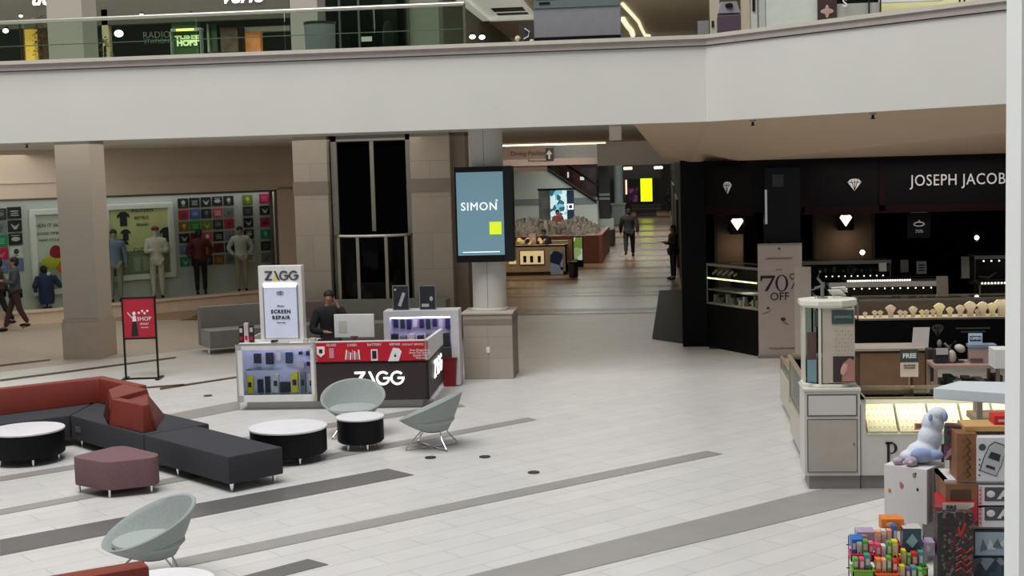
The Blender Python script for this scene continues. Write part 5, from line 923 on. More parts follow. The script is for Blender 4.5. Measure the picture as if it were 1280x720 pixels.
o = thing('tool_stand', 'grey angled tool holder between the machine and the lamp', 'tool', (TX(1188, 445).x, 16.95, z)); m = MB(); m.tube([(.06, 0, 0), (.07, 0, .12), (-.03, 0, .22)], .014, 8); m.build('arm', TOPG, o); m = MB(); m.box(.0, .12, -.04, .04, 0, .02); m.build('base', bd, o)
o = tb('storage_box', 'pinkish storage box with a blue lid stacked on the work table', 'box', 1213, 434, 1244, 456, mat('box_pink', (172, 150, 142), .6), zb=z); m = MB(); m.box(-.16, .16, -.01, .16, .19, .225); m.build('lid', mat('lid_blue', (130, 142, 165), .5), o); m = MB(); m.box(-.15, .0, -.012, 0, .02, .06); m.build('dark_label', mat('label_mauve', (96, 74, 76), .6), o)
ztop = z+.225
o = thing('open_sign', 'small blue and white OPEN sign propped on the storage box', 'sign', (TX(1220.5, 430).x, 16.8, ztop)); m = MB(); m.box(-.08, .08, 0, .02, 0, .13); m.build('panel', mat('open_white', (190, 215, 235), .5), o); m = MB(); m.box(-.065, .065, -.006, 0, .04, .1); m.build('blue_field', mat('open_blue', (20, 50, 100), .5), o); text('OPEN', .045, o, INKW, 0, .07, -.01, bold=.001)
o = tb('white_shelf_edge', 'bright white tray at the right end of the work table', 'tray', 1243, 437, 1264, 441.5, mat('tray_white', (230, 230, 226), .5), .3, 16.3, zb=z+.0)
m = MB(); rn = random.Random(9)
for i in range(10): m.box(*(lambda x: (x, x+.1))(a[0]+.1+i*.07), .1+rn.random()*.1, .4, z-.268, z-.268+rn.uniform(.03, .12), i % 4)
o = m.build('shelf_clutter', [bd, mat('teal_cloth', (44, 70, 62), .8), mat('pale_lump', (0, 0, 0)), mat('label_mauve', (0, 0, 0))], None); o.location = (0, 16.6, 0); tag(o, 'jumble of tools and cloth on the shelf under the work table', 'clutter', kind='stuff')
o = tb('tall_dark_rack', 'thin dark rack of hanging pouches between cabinet and work table', 'rack', 1160, 437, 1168, 490, mat('rack_dark', (58, 44, 46), .6), .2, 17.2, zb=0)
# back wall of kiosk right (beyond), white canopy top
t = thing('white_display_table', 'white slab topped display stand on square posts at the right', 'display stand', (0, 12.8, 0)); a, b = LP(t, 1166, 482), LP(t, 1262, 482); zt = LP(t, 1168, 481)[1]; X0 = a[0]
zt = 1.44; sl = [atz(1166.5, 485, zt), atz(1280, 493, zt), atz(1290, 478, zt), atz(1198, 476, zt)]; sl = [(v.x, v.y-12.8) for v in sl]
m = MB(); m.prism(sl, zt-.1, zt); m.build('slab', mat('slab_white', (206, 216, 220), .4, var=.01), t, bevel=.008)
for x, y in ((X0+.42, .1), (X0+1.05, .0), (X0+.5, .6)): m = MB(); m.box(x, x+.05, y, y+.05, 0, zt-.1); m.build('post', mat('post_beige', (186, 170, 148), .5), t)
m = MB(); m.box(X0+.45, X0+1.1, .1, .7, zt-.42, zt-.36); m.build('inner_shelf', mat('shelf_khaki', (150, 136, 104), .6), t)
# ================================================================== TOY STALL
def toybox(name, lab, x0, y0, x1, y1, Y, d, mt, rz=0, side=None, cat='toy box', grp=None, zb=None):
    a, b = aty(x0, y0, Y), aty(x1, y1, Y); w = abs(b.x-a.x); z0 = b.z if zb is None else zb; o = thing(name, lab, cat, (a.x, Y, z0), rz, grp)
    m = MB(); m.box(0, w, 0, d, 0, a.z-z0, 0)
    if side is not None: m.m[-1] = 1
    m.build('carton', [mt, side or mt], o, bevel=.004); return o, w, a.z-z0
t = thing('white_box_stand', 'white square box stand with stickers holding the plush toy', 'stand', (aty(1105, 581, 12.15).x, 12.15, 0), R(-35)); X0 = t.location.x; zt = aty(1105, 580, 12.15).z
m = MB(); m.box(0, .4, 0, .36, .36, zt); m.box(0, .36, 0, .33, 0, .36); m.build('box', mat('stand_white', (212, 210, 208), .5, var=.01), t, bevel=.006)
m = MB(); m.box(.385, .402, .02, .34, .37, zt-.012); m.build('side_panel', mat('stand_side', (196, 184, 180), .6), t)
ST = [mat('st_orange', (196, 130, 60), .5), mat('st_pink', (176, 110, 120), .5), mat('st_black', (30, 36, 34), .5), mat('st_grey', (120, 124, 120), .5)]
m = MB()
for px_, py_, k, r in ((1112, 613, 0, .015), (1127, 607, 1, .02), (1147, 612, 2, .012), (1143, 594, 3, .018), (1144.5, 592, 2, .008), (1126, 604, 1, .012)):
    q = LP(t, px_, py_); m.ell((q[0], -.002, q[1]), (r, .004, r*1.3), 8, k)
m.build('sticker', ST, t)
# plush
PB = aty(1150, 580, 12.25); t = thing('plush_toy', 'pale blue and white plush toy slumped on the white box stand', 'plush toy', (X0+.235, 12.18, zt))
PWH = mat('plush_white', (206, 212, 222), .9, var=.06, vs=30, bump=.3); PBL = mat('plush_blue', (150, 168, 206), .9, var=.05, vs=30); PPU = mat('plush_lilac', (172, 158, 176), .9, var=.08, vs=30)
def organic(parts, vox, name, mt, par):
    m = MB()
    for c, r in parts: m.ell(c, r, 16)
    o = m.build(name, mt, None); md = o.modifiers.new('r', 'REMESH'); md.mode = 'VOXEL'; md.voxel_size = vox; s = o.modifiers.new('s', 'SMOOTH'); s.iterations = 6; bpy.context.view_layer.update()
    me = bpy.data.meshes.new_from_object(o.evaluated_get(bpy.context.evaluated_depsgraph_get())); bpy.data.objects.remove(o); me.materials.clear(); me.materials.append(mt); me.polygons.foreach_set('use_smooth', [True]*len(me.polygons)); me.name = name
    o = bpy.data.objects.new(name, me); COL.objects.link(o); o.parent = par; return o
organic([((.1, .0, .1), (.14, .12, .1)), ((.17, .02, .22), (.11, .1, .12)), ((.2, .04, .35), (.1, .095, .11)), ((.24, .03, .44), (.08, .08, .06)), ((.0, -.02, .07), (.1, .08, .06))], .012, 'body', PWH, t)
organic([((.16, -.06, .49-.07), (.022, .02, .04))], .008, 'ear', PBL, t); organic([((.29, -.02, .42), (.03, .03, .05))], .008, 'ear', PBL, t)
organic([((.08, -.09, .1), (.1, .05, .06)), ((.19, -.08, .09), (.08, .05, .05))], .01, 'blue_trousers', PBL, t)
organic([((-.02, -.13, .045), (.06, .05, .045))], .008, 'foot', PPU, t); organic([((-.12, -.06, .035), (.05, .045, .035))], .008, 'foot', PPU, t)
m = MB(); m.ell((-.03, -.175, .045), (.02, .008, .015), 10); m.build('paw_pad', mat('pad_light', (215, 205, 215), .9), t, True)
# shelf unit
SHW = mat('shelf_white', (205, 202, 200), .4); Ysh = 11.55
t = thing('toy_shelf_unit', 'white shelving unit stacked with boxed toys beside the pillar', 'shelf', (0, Ysh, 0)); a = LP(t, 1181, 600); X0s = a[0]; zs = [LP(t, 1220, y)[1] for y in (600, 657, 694)]
m = MB()
for z in zs: m.box(X0s, X0s+1.3, 0, .45, z-.03, z)
m.build('shelf_board', SHW, t); m = MB(); m.box(X0s+1.26, X0s+1.3, 0, .45, 0, 1.6); m.box(X0s, X0s+.03, .02, .45, 0, zs[0]); m.box(X0s, X0s+1.3, .44, .46, 0, zs[0]); m.build('upright', mat('shelf_side', (120, 110, 108), .5), t)
CPW = mat('carton_white', (208, 206, 208), .5); CBR = mat('carton_brown', (128, 84, 50), .5, var=.15, vs=8)
def carprint(o, w, h, x=.5, s=1.0, tilt=-.35):
    m = MB(); c = (w*x, h*.5); Rr = lambda p: (c[0]+(p[0]*math.cos(tilt)-p[1]*math.sin(tilt))*s, c[1]+(p[0]*math.sin(tilt)+p[1]*math.cos(tilt))*s)
    body = [(-.055, -.1), (.055, -.1), (.06, -.02), (.055, .08), (.03, .115), (-.03, .115), (-.055, .08), (-.06, -.02)]
    m.prismy([Rr((p[0]*1.15, p[1]*1.1)) for p in body], -.004, 0, 0); m.prismy([Rr((p[0]*1.06, p[1]*1.04)) for p in body], -.007, -.004, 1); m.prismy([Rr(p) for p in [(-.042, .0), (.042, .0), (.035, .05), (-.035, .05)]], -.01, -.007, 0); m.prismy([Rr(p) for p in [(-.035, -.07), (.035, -.07), (.03, -.05), (-.03, -.05)]], -.01, -.007, 0); return m.build('printed_car', [bd, mat('car_silver', (176, 178, 180), .5)], o)
a = aty(1222, 603, 11.5)
o, w, h = toybox('toy_car_box', 'large white carton printed with a silver toy car on the top toy shelf', 1221, 547, 1290, 599, 11.5, .35, CPW, zb=zs[0]); carprint(o, w, h, .3, 1.15)
for cx_, cz_, r_ in [(w*.1, h*.78, .03), (w*.62, h*.35, .055)]+[(w*.05, h*(.5-.12*i), .008) for i in range(4)]: m = MB(); m.ell((cx_, -.002, cz_), (r_, .003, r_), 12); m.build('round_mark', mat('mark_slate', (60, 70, 84), .5), o)
o, w, h = toybox('brown_toy_carton', 'orange brown carton with curly gold lettering at the left of the top toy shelf', 1196, 542, 1221, 599, 11.52, .3, CBR, zb=zs[0]); m = MB()
for i in range(5): z = h*(.15+.17*i); m.tube([(w*.3, -.004, z), (w*.5, -.004, z+.03), (w*.7, -.004, z-.01), (w*.5, -.004, z-.03)], .006, 5)
m.build('lettering', mat('curly_dark', (74, 50, 24), .5), o)
zt2 = h+zs[0]
o, w, h = toybox('open_tray_carton', 'long tan tray carton lying on top of the car box', 1206, 533, 1290, 546, 11.6, .3, mat('tan_card', (190, 150, 96), .6), zb=zt2); 
o2, w2, h2 = toybox('red_toy_box', 'small bright red box on the tan tray next to the pillar', 1243, 520, 1290, 535, 11.65, .2, mat('carton_red', (196, 20, 32), .5), zb=zt2+h); m = MB(); m.box(w2*.1, w2*.5, -.004, 0, h2*.35, h2*.6); m.build('white_print', bw, o2)
o, w, h = toybox('patterned_box', 'dark purple patterned box propped up behind the plush toy', 1180, 532, 1212, 575, 11.75, .14, blotch('purple_pattern', [(60, 38, 58), (90, 60, 80), (40, 70, 60), (150, 120, 130), (70, 20, 40)], 22), R(-14)); m = MB(); m.tube([(.07, -.006, h*.5), (.1, -.006, h*.75), (.14, -.006, h*.5), (.18, -.006, h*.75), (.2, -.006, h*.5)], .009, 5); m.build('lettering', mat('maroon_letters', (84, 18, 26), .5), o)
for i, (y0, y1) in enumerate(((607, 630), (631, 656))):
    o, w, h = toybox('pink_white_car_box', 'white and pink carton with toy car picture, %s of two on the middle shelf' % ('upper' if i == 0 else 'lower'), 1223, y0, 1290, y1, 11.5, .35, CPW, grp='white pink toy car cartons', zb=zs[1]+(.165 if i == 0 else 0)); h_ = h
    m = MB(); m.box(0, .03, -.003, 0, 0, h*.97, 0); m.box(.05, w, -.003, 0, h*.3, h*.92, 1); m.ell((.1, -.004, h*.62), (.035, .005, .03), 12, 2); m.prismy([(.15, h*.4), (.36, h*.4), (.34, h*.6), (.28, h*.82), (.2, h*.8)], -.007, -.003, 2); m.ell((.2, -.007, h*.42), (.018, .004, .018), 10, 1); m.ell((.31, -.007, h*.42), (.018, .004, .018), 10, 1)
    for q in range(4): m.ell((.015, -.003, h*(.2+.2*q)), (.007, .004, .01), 6, 3)
    m.build('car_picture', [mat('pink_strip', (206, 150, 156), .5), mat('picture_dark', (74, 70, 74), .5), CPW, RED], o)
o, w, h = toybox('wood_look_box', 'brown printed carton lying left of the two white car cartons', 1182, 605, 1222, 628, 11.5, .35, CBR, zb=zs[1]+.17)
m = MB(); m.box(w*.15, w*.8, -.003, 0, h*.3, h*.75); m.build('print', mat('curly_dark', (0, 0, 0)), o)
o, w, h = toybox('red_white_box', 'red and white carton under the brown printed one', 1178, 628, 1222, 646, 11.46, .35, mat('carton_red2', (178, 22, 40), .5), zb=zs[1]+.06); m = MB(); m.prismy([(0, h*.98), (0, h*.3), (w*.3, h*.2), (w*.9, h*.8), (w*.9, h*.98)], -.003, 0); m.build('white_flash', bw, o); text('FIRE', .045, o, INKB, .07, h*.75, -.006)
toybox('plain_filler_box', 'pinkish carton at the bottom of the middle shelf stack', 1182, 646, 1222, 657, 11.55, .3, mat('carton_pinkish', (178, 110, 110), .5), zb=zs[1])
o, w, h = toybox('blue_picture_box', 'pale blue framed picture box on the lower toy shelf', 1216, 663, 1290, 694, 11.5, .35, bd, zb=zs[2]); m = MB(); m.box(.02, w-.02, -.003, 0, .015, h-.015, 0)
for q in range(5): m.prismy([(.06+q*.05, h*.2+.02*q), (.12+q*.06, h*.3), (.08+q*.06, h*.7)], -.006, -.003, q % 2+1)
m.build('picture', [mat('pic_paleblue', (140, 158, 172), .5), mat('pic_slate', (84, 98, 104), .5), mat('pic_pale', (180, 190, 190), .5)], o)
o, w, h = toybox('dark_blue_box', 'dark blue toy carton at the bottom of the shelving', 1214, 698, 1290, 722, 11.48, .35, blotch('navy_toys', [(30, 40, 56), (50, 64, 84), (20, 26, 36), (110, 124, 134)], 12), zb=.0)
o, w, h = toybox('tall_dark_box', 'tall black toy carton with scattered red and white print standing on the floor', 1172, 641, 1217, 725, 11.35, .18, blotch('dark_confetti', [(34, 30, 32), (28, 26, 28), (48, 44, 44), (90, 30, 30), (40, 36, 38), (96, 92, 88), (36, 32, 34), (46, 40, 40)], 48), 0, zb=0); m = MB()
m.prismy([(w*.55, h*.8), (w*.62, h*.65), (w*.8, h*.85), (w*.74, h*.87), (w*.64, h*.73), (w*.6, h*.82)], -.004, 0, 0); m.build('red_letter', mat('red_print', (170, 40, 34), .5), o); m = MB()
for q in range(4): z = h*(.2+.09*q); m.tube([(w*.5, -.003, z), (w*.65, -.003, z+.03), (w*.8, -.003, z-.01), (w*.95, -.003, z+.03)], .007, 5, 0)
m.build('red_lettering', mat('red_print', (170, 40, 34), .5), o); m = MB(); m.box(0, w*.1, -.003, 0, 0, h); m.build('black_edge', bd, o)
# small toy packs in stepped baskets
t0 = None; cols = {'blue': (30, 90, 170), 'pink': (214, 70, 110), 'orange': (226, 120, 40), 'green': (90, 160, 60), 'yellow': (220, 200, 50), 'teal': (60, 140, 130), 'white': (214, 210, 206), 'red': (200, 40, 44), 'purple': (120, 70, 140), 'peach': (226, 160, 120)}
def basket(lab, x0, y0, x1, Y, h, mt, d=.16):
    a, b = aty(x0, y0, Y), aty(x1, y0, Y); o = thing('toy_basket', lab, 'basket', (a.x, Y, a.z-h), 0, 'coloured toy baskets'); w = b.x-a.x; m = MB(); m.box(0, w, 0, .01, 0, h*.55); m.box(0, w, d, d+.01, 0, h*.55); m.box(0, .01, 0, d, 0, h*.55); m.box(w-.01, w, 0, d, 0, h*.55); m.box(0, w, 0, d, 0, .01); m.build('tray', mt, o)
    m = MB(); m.tube([(0, 0, h*.55), (w, 0, h*.55), (w, d, h*.55), (0, d, h*.55), (0, 0, h*.55)], .007, 6); m.build('rim', mt, o); return o, w
rn = random.Random(21)
def packs(o, w, cs, h, rowname, d=.1, n=None):
    x = .01; i = 0; bx_, by_, bz_ = o.location
    while x < w-.03:
        c = cs[i % len(cs)]; ww = rn.uniform(.036, .05); hh = h*rn.uniform(.85, 1.12); p = thing('toy_pack', '%s small toy pack, %s from the left in %s' % (c, ordn[i] if i < 7 else 'last', rowname), 'toy pack', (bx_+x+ww/2, by_+.02+rn.uniform(0, .03), bz_+.012), 0, 'small toy packs')
        m = MB(); m.box(-ww/2+.002, ww/2-.002, 0, d*.8, 0, hh); m.build('carton', mat('toy_'+c, cols[c], .45, var=.2, vs=25), p, bevel=.003); m = MB(); m.box(-ww*.3, ww*.3, -.002, 0, hh*.5, hh*.82, 0); m.ell((0, -.002, hh*.32), (ww*.22, .002, ww*.25), 8, 1); m.build('print', [bw, bd if i % 2 else RED], p); x += ww+.003; i += 1
BT = {k: mat('basket_'+k, v, .4) for k, v in {'blue': (40, 60, 140), 'pink': (206, 40, 84), 'red': (206, 50, 40), 'green': (110, 160, 50), 'orange': (216, 90, 40)}.items()}
for (lab, x0, y0, x1, Y, h, bc_, cs, rown) in [
    ('pink basket, upper one at the left of the toy stack', 1064, 686, 1092, 11.2, .2, 'pink', ['blue', 'white', 'green', 'pink'], 'the upper left pink basket'),
    ('green basket, lower one at the left of the toy stack', 1066, 706, 1093, 11.0, .2, 'green', ['green', 'pink', 'teal', 'green'], 'the lower left green basket'),
    ('pink basket in the middle of the toy stack', 1094, 672, 1126, 11.3, .24, 'pink', ['peach', 'white', 'peach', 'blue'], 'the middle pink basket'),
    ('red basket below the middle pink one', 1094, 690, 1126, 11.15, .22, 'red', ['pink', 'white', 'green', 'yellow'], 'the middle red basket'),
    ('orange basket lowest in the middle of the toy stack', 1094, 710, 1124, 11.0, .2, 'orange', ['orange', 'peach', 'green', 'red'], 'the lowest orange basket'),
    ('green basket, upper one at the right of the toy stack', 1126, 702, 1160, 11.2, .22, 'green', ['yellow', 'green', 'red', 'teal'], 'the upper right green basket'),
    ('yellow green basket, lower one at the right of the toy stack', 1124, 718, 1158, 11.05, .2, 'green', ['yellow', 'purple', 'teal', 'green'], 'the lower right basket')]:
    a = aty(x0, y0, Y); o, w = basket(lab, x0, y0, x1, Y, h*.55, BT[bc_]); packs(o, w, cs, h*.78, rown)
for lab, x0, y0, x1, y1, Y, c, n in [('orange toy tub on top of the middle toy basket', 1102, 649, 1130, 664, 11.45, 'orange', 'tub'), ('dark teal cube carton with a pale diamond picture above the toy baskets', 1129, 661, 1152, 691, 11.35, 'tealdark', 'cube'), ('blue bottle pack on the upper left toy basket', 1065, 674, 1079, 688, 11.25, 'blue', 'b'), ('lilac card pack behind the left toy basket', 1071, 665, 1094, 676, 11.4, 'lilac', 'l'), ('white and lilac carton beside the tall dark toy box', 1154, 678, 1169, 695, 11.4, 'lilac', 'w')]:
    cc = {'orange': (222, 124, 44), 'tealdark': (44, 70, 86), 'blue': (40, 110, 180), 'lilac': (168, 150, 176)}[c]
    o, w, h = toybox('toy_carton', lab, x0, y0, x1, y1, Y, .16, mat('ct_'+c, cc, .45, var=.1, vs=20))
    m = MB()
    if n == 'cube': m.prismy([(w*.15, h*.45), (w*.5, h*.2), (w*.8, h*.5), (w*.5, h*.8)], -.004, 0); m.build('picture', mat('pale_teal', (130, 170, 168), .5), o); m = MB(); m.box(0, w, 0, .16, h, h+.003); m.build('white_top', bw, o)
    else: m.ell((w*.4, -.002, h*.5), (w*.2, .004, h*.25), 10); m.build('picture', bw, o)
p = atz(1110, 735); m = MB(); x0, x1 = aty(1064, 720, 11.2).x, aty(1166, 720, 11.2).x; t = thing('wire_rack', 'wire stand carrying the coloured toy baskets', 'rack', (0, 0, 0))
zz = [aty(1094, 690, 11.2).z-.13, aty(1094, 705, 11.2).z-.15]
m.box(x0, x1, 11.45, 11.48, 0, .02)
for x in (x0+.02, (x0+x1)/2, x1-.02): m.tube([(x, 11.5, 0), (x, 11.5, .38)], .005, 6); m.tube([(x, 11.0, .02), (x, 11.5, .02)], .005, 6)
for z in (.1, .3): m.tube([(x0, 11.5, z), (x1, 11.5, z)], .005, 6)
m.build('frame', BM, t)
# ================================================================== UPPER GALLERY
F2 = 5.15; C2 = 8.5
XL = atz(612, 28, C2).x; XRR = 4.3
m = MB(); m.box(XL-.3, XL, 30, 90, F2, C2+.3); struct(m.build('wall_upper_left', mat('upper_wall_olive', (96, 92, 80), .7)))  # corridor wall in one dark olive tone
m = MB(); m.box(-40, 30, 30, 100, C2, C2+.3); struct(m.build('ceiling_upper', mat('upper_ceiling', (168, 158, 138), .5)))
m = MB(); m.prism([(-40, 44), (XL, 44), (XL, 100), (-40, 100)], 4.9, 5.15); m.box(2.2, 12, 44, 100, 4.9, 5.15); struct(m.build('floor_upper', mat('upper_floor', (150, 140, 128), .4)))
# skylight coffer frame
A = atz(650, 16, C2); 
t = thing('ceiling_coffer', 'white framed ceiling coffer with dark slots above the gallery', 'ceiling panel', (0, 0, C2-.12)); y0 = A.y; x0, x1 = atz(612, 17, C2).x, atz(667, 15, C2).x
m = MB(); m.box(x0, x1, y0-14, y0, 0, .12); m.box(x0-.25, x0, y0-14, y0, -.1, .12); m.box(x0, x1, y0-.3, y0, -.12, .0); m.build('frame', mat('coffer_white', (225, 228, 220), .5, emit=(225, 228, 215), es=.25), t)
m = MB(); m.box(x0+.35, x1-.1, y0-1.2, y0-.7, -.02, 0); m.box(x0+.35, x1-.1, y0-2.6, y0-1.7, -.02, 0); m.build('dark_slot', BLACK, t)
# glass balustrade
HR = mat('handrail_steel', (196, 194, 182), .3, .7)
t = thing('glass_balustrade', 'green tinted glass balustrade with a steel handrail along the left gallery edge', 'balustrade', (0, 22.1, 0)); xe = LP(t, 580, 12)[0]
m = MB(); m.tube([(-20, 0, 6.22), (xe, 0, 6.22)], .035, 12); m.build('handrail', HR, t, True)
m = MB(); x = xe
while x > -20: m.box(x-1.48, x, -.006, .006, 5.5, 6.2); x -= 1.5
m.build('glass_panel', GREENGLASS, t)
m = MB(); m.box(xe-.02, xe+.02, -.02, .02, 5.5, 6.22); m.build('end_post', mat('dim_post', (84, 80, 68), .5), t)
m = MB(); m.tube([(-14.5, .02, 5.82), (xe, .02, 5.82)], .008, 6); m.build('glass_line', mat('line_grey', (150, 158, 148), .5), t)  # thin grey line running along the glass part way up
# upper left shop front
UY = 31.5
def ub(name, x0, y0, x1, y1, mt, Y=UY, d=.2, parent=None, base=None): return hanger(name, x0, y0, x1, y1, Y, d, mt, parent, base)
m = MB(); m.box(-30, XL-.3, UY+2.6, UY+2.8, F2, C2); m.box(-30, XL-.3, UY, UY+2.8, C2-.4, C2); struct(m.build('wall_upper_shop', mat('upper_dark', (52, 54, 48), .7)))
t = thing('upper_shopfront', 'dark upper gallery shop front with partly visible white script lettering', 'shopfront', (0, 0, 0)); DF = mat('upper_fascia', (72, 70, 62), .6)
ub('fascia', -60, -60, 362, 22, DF, parent=t); ub('pillar', 126, 12, 137, 70, mat('upper_beige', (168, 156, 120), .6), parent=t, base=F2)
ub('warm_display', 28, 31, 44, 80, mat('warm_yellow', (220, 180, 80), .5, emit=(225, 175, 70), es=.7), parent=t, Y=UY+.4); ub('wall_light_panel', 43, 31, 62, 80, mat('mauve_wall', (110, 98, 90), .6), parent=t, Y=UY+.9)
ub('dark_mullion', 24, 30, 28, 80, mat('mullion_brown', (46, 30, 24), .5), parent=t); ub('dark_mullion', 299, 34, 304, 66, BLACK, parent=t)
ub('picture_window', 275, 35, 298, 64, mat('brown_picture', (96, 76, 62), .6, var=.4, vs=5), parent=t, Y=UY+.3); ub('warm_picture', 306, 38, 326, 66, mat('warm_picture', (190, 120, 70), .6, emit=(200, 120, 60), es=.4, var=.3, vs=4), parent=t, Y=UY+.3); ub('pale_frame', 303, 34, 362, 38, mat('beige_lintel', (130, 122, 106), .6), parent=t, Y=UY+.2)
ub('pale_strip', 258, 30, 262, 65, mat('pale_strip', (170, 176, 150), .6), parent=t, Y=UY+.3); ub('green_strip', 264, 30, 272, 65, mat('green_strip', (60, 78, 58), .6), parent=t, Y=UY+.3)
SW_ = mat('script_white', (245, 245, 240), .5, emit=(245, 245, 238), es=.9, var=0)
o = aty(302, -4, UY-.05); text('verie', .5, t, SW_, o.x, o.z+.02, UY-.06, shear=.35, bold=.012); o = aty(50, -2, UY-.05); text('uc', .5, t, SW_, o.x, o.z, UY-.06, shear=.35, bold=.012)
t = thing('green_window_display', 'framed green lit window display in the upper shop', 'window display', (0, 0, 0)); GM = mat('frame_greygreen', (130, 140, 130), .5)
ub('frame', 212, 36, 214.5, 68, GM, parent=t, Y=UY-.1); ub('frame', 249, 36, 251.5, 68, GM, parent=t, Y=UY-.1); ub('frame', 212, 36, 251, 38, GM, parent=t, Y=UY-.1)
ub('light_band', 220, 36.3, 242, 38, mat('lime_glow', (220, 240, 120), .5, emit=(215, 240, 110), es=2), parent=t, Y=UY-.13, d=.03); ub('backing', 214, 24, 249, 68, mat('green_back', (52, 74, 44), .6, emit=(70, 110, 40), es=.12), parent=t, Y=UY+.1)
o = aty(231, 48, UY-.1); text('THREE', .2, t, mat('pale_green_text', (210, 225, 170), .5, emit=(205, 222, 165), es=.7, var=0), o.x, o.z, UY+.05, bold=.01); o = aty(231, 53, UY-.1); text('HOPS', .2, t, mat('pale_green_text', (0, 0, 0)), o.x, o.z, UY+.05, bold=.01)
o = aty(196, 44, UY); text('RADIO', .22, t, mat('reflected_text', (84, 90, 82), .6, var=0), o.x, o.z, UY-.02); o = aty(196, 52, UY); text('STATION', .15, t, mat('reflected_text', (0, 0, 0)), o.x, o.z, UY-.02)  # solid grey letters stand in for a reflection in the glass, wording guessed
sp0 = None
for x, y, s, l in ((7, 38.5, 1, 'small bright ceiling spot at the left end of the upper shop'), (148.5, 42, 1.5, 'larger bright spot lamp right of the upper column'), (177, 19.5, .8, 'small spot under the dark upper fascia, left of the green display'), (238, 18, .7, 'small spot above the green window display'), (438, 6, .9, 'leftmost of three slender lamps in the upper glass cabinet'), (467, 6, .9, 'middle of three slender lamps in the upper glass cabinet'), (497, 6, .9, 'rightmost of three slender lamps in the upper glass cabinet'), (590.5, 46, 1, 'left of two round lights on the upper corridor wall'), (602.5, 46.5, 1, 'right of two round lights on the upper corridor wall'), (26, 20, .6, 'faint tiny spot at the upper left')):
    o = aty(x, y, UY-.3 if x < 560 else 33); r = .075*s
    if sp0 is None:
        sp0 = thing('upper_spotlight', l, 'light', o, 0, 'upper gallery spotlights'); m = MB(); m.ell((0, 0, 0), (.075, .05, .055), 12); m.build('bulb', mat('bulb_glow', (0, 0, 0)), sp0, True); m = MB(); m.cyl(0, .04, .05, .02, .1, 12); m.build('can', BLACK, sp0); t = sp0
    else: t = dup(sp0, o, None, l)
    t.scale = (s, s, s*(2 if 420 < x < 500 else 1))
# plants
def foliage(lab, x, y, w, h, Y, cols_, n=90, seed=1):
    o = aty(x, y, Y); t = thing('potted_plant', lab, 'plant', (o.x, Y, F2)); rn = random.Random(seed); hz = o.z-F2
    m = MB(); m.lathe([(.14, 0), (.18, .3), (.17, .3), (.16, .27)], n=20); m.build('pot', mat('pot_grey', (90, 86, 80), .6), t); m = MB(); m.tube([(0, 0, .2), (.02, 0, hz)], .025, 6); m.build('stem', mat('stem_brown', (70, 52, 36), .8), t); m = MB()
    for i in range(n):
        c = (rn.gauss(0, w*.35), rn.gauss(0, w*.3), hz+rn.uniform(-h/2, h/2)); a = rn.uniform(0, 6.28); l = rn.uniform(.05, .1); d = Vector((math.cos(a), math.sin(a), rn.uniform(-.5, .7)))*l; s = Vector((-math.sin(a), math.cos(a), 0))*l*.35; c = Vector(c)
        m.add([c, c+d*.5+s, c+d, c+d*.5-s], [(0, 1, 2, 3)], rn.randint(0, len(cols_)-1))
    m.build('foliage', cols_, t); return t
LG = mat('leaf_green', (50, 84, 40), .6); LD = mat('leaf_dark', (26, 44, 26), .6); LR = mat('berry_red', (150, 70, 60), .6)
foliage('leafy decorated plant beside the yellow lit display upstairs', 50, 46, .28, 1.0, UY-.6, [LG, LD, LR], 220, 3); foliage('small dark plant right of the upper column', 130, 58, .2, .35, 27.5, [LD, LG], 70, 5)
t = thing('decor_wreath', 'dark leafy decoration with a pale curl beside the hanging screen upstairs', 'decoration', (0, 0, 0)); a, b = aty(648, 30, 23.5), aty(667, 56, 23.5); m = MB(); m.box(a.x, b.x, 23.5, 23.6, F2, a.z); m.build('panel', mat('wreath_dark', (50, 46, 34), .7, var=.4, vs=14), t); c = (a+b)/2; m = MB(); m.tube([(c.x-.02, 23.48, a.z-.08), (c.x+.06, 23.48, a.z-.14), (c.x+.04, 23.48, a.z-.22), (c.x-.04, 23.48, a.z-.26)], .012, 6); m.build('pale_curl', PWH, t); m = MB(); m.ell((c.x-.14, 23.45, a.z-.25), (.05, .05, .05), 8); m.ell((c.x+.1, 23.45, a.z-.3), (.04, .05, .03), 8); m.build('cream_bloom', mat('cream_bloom', (220, 205, 170), .6), t)
# second upper column, planter, glass cabinet
t = thing('square_column', 'pale square column of the upper gallery behind the grey drum planter', 'column', (0, 28, 0)); a, b = aty(362, 0, 28), aty(396, 0, 28); m = MB(); m.box(a.x, b.x, 0, .7, F2, C2+.3); m.build('shaft', COLP, t); m = MB(); m.box(a.x-.03, b.x+.03, -.03, .73, F2, F2+.95); m.build('base', mat('col_base_grey', (128, 136, 130), .6), t)
a, b = aty(380.5, 30, 23.4), aty(418.5, 30, 23.4); t = thing('drum_planter', 'plain grey round planter drum behind the glass balustrade', 'planter', ((a.x+b.x)/2, 23.4, F2)); r = (b.x-a.x)/2; h = a.z-F2
m = MB(); m.lathe([(r*.86, 0), (r*.9, .02), (r, h-.03), (r*1.01, h)], n=40); m.build('drum', mat('planter_grey', (132, 136, 136), .5), t, True); m = MB(); m.lathe([(r*1.0, h-.03), (r*1.03, h-.02), (r*1.03, h+.02), (r*.9, h+.02)], n=40); m.build('rim', mat('rim_dark', (44, 44, 44), .4), t)
t = thing('glass_cabinet', 'dark tall glass fronted room with slender lamps beyond the balustrade', 'glass room', (0, 0, 0)); Y = 29
DG = mat('cabinet_dark', (46, 50, 46), .5)
ub('back', 405, -40, 510, 75, DG, Y+1.2, .1, t, F2); ub('front_glass', 405, -40, 507, 75, glassmat('cab_glass', (170, 180, 172), .12), Y, .02, t, F2)
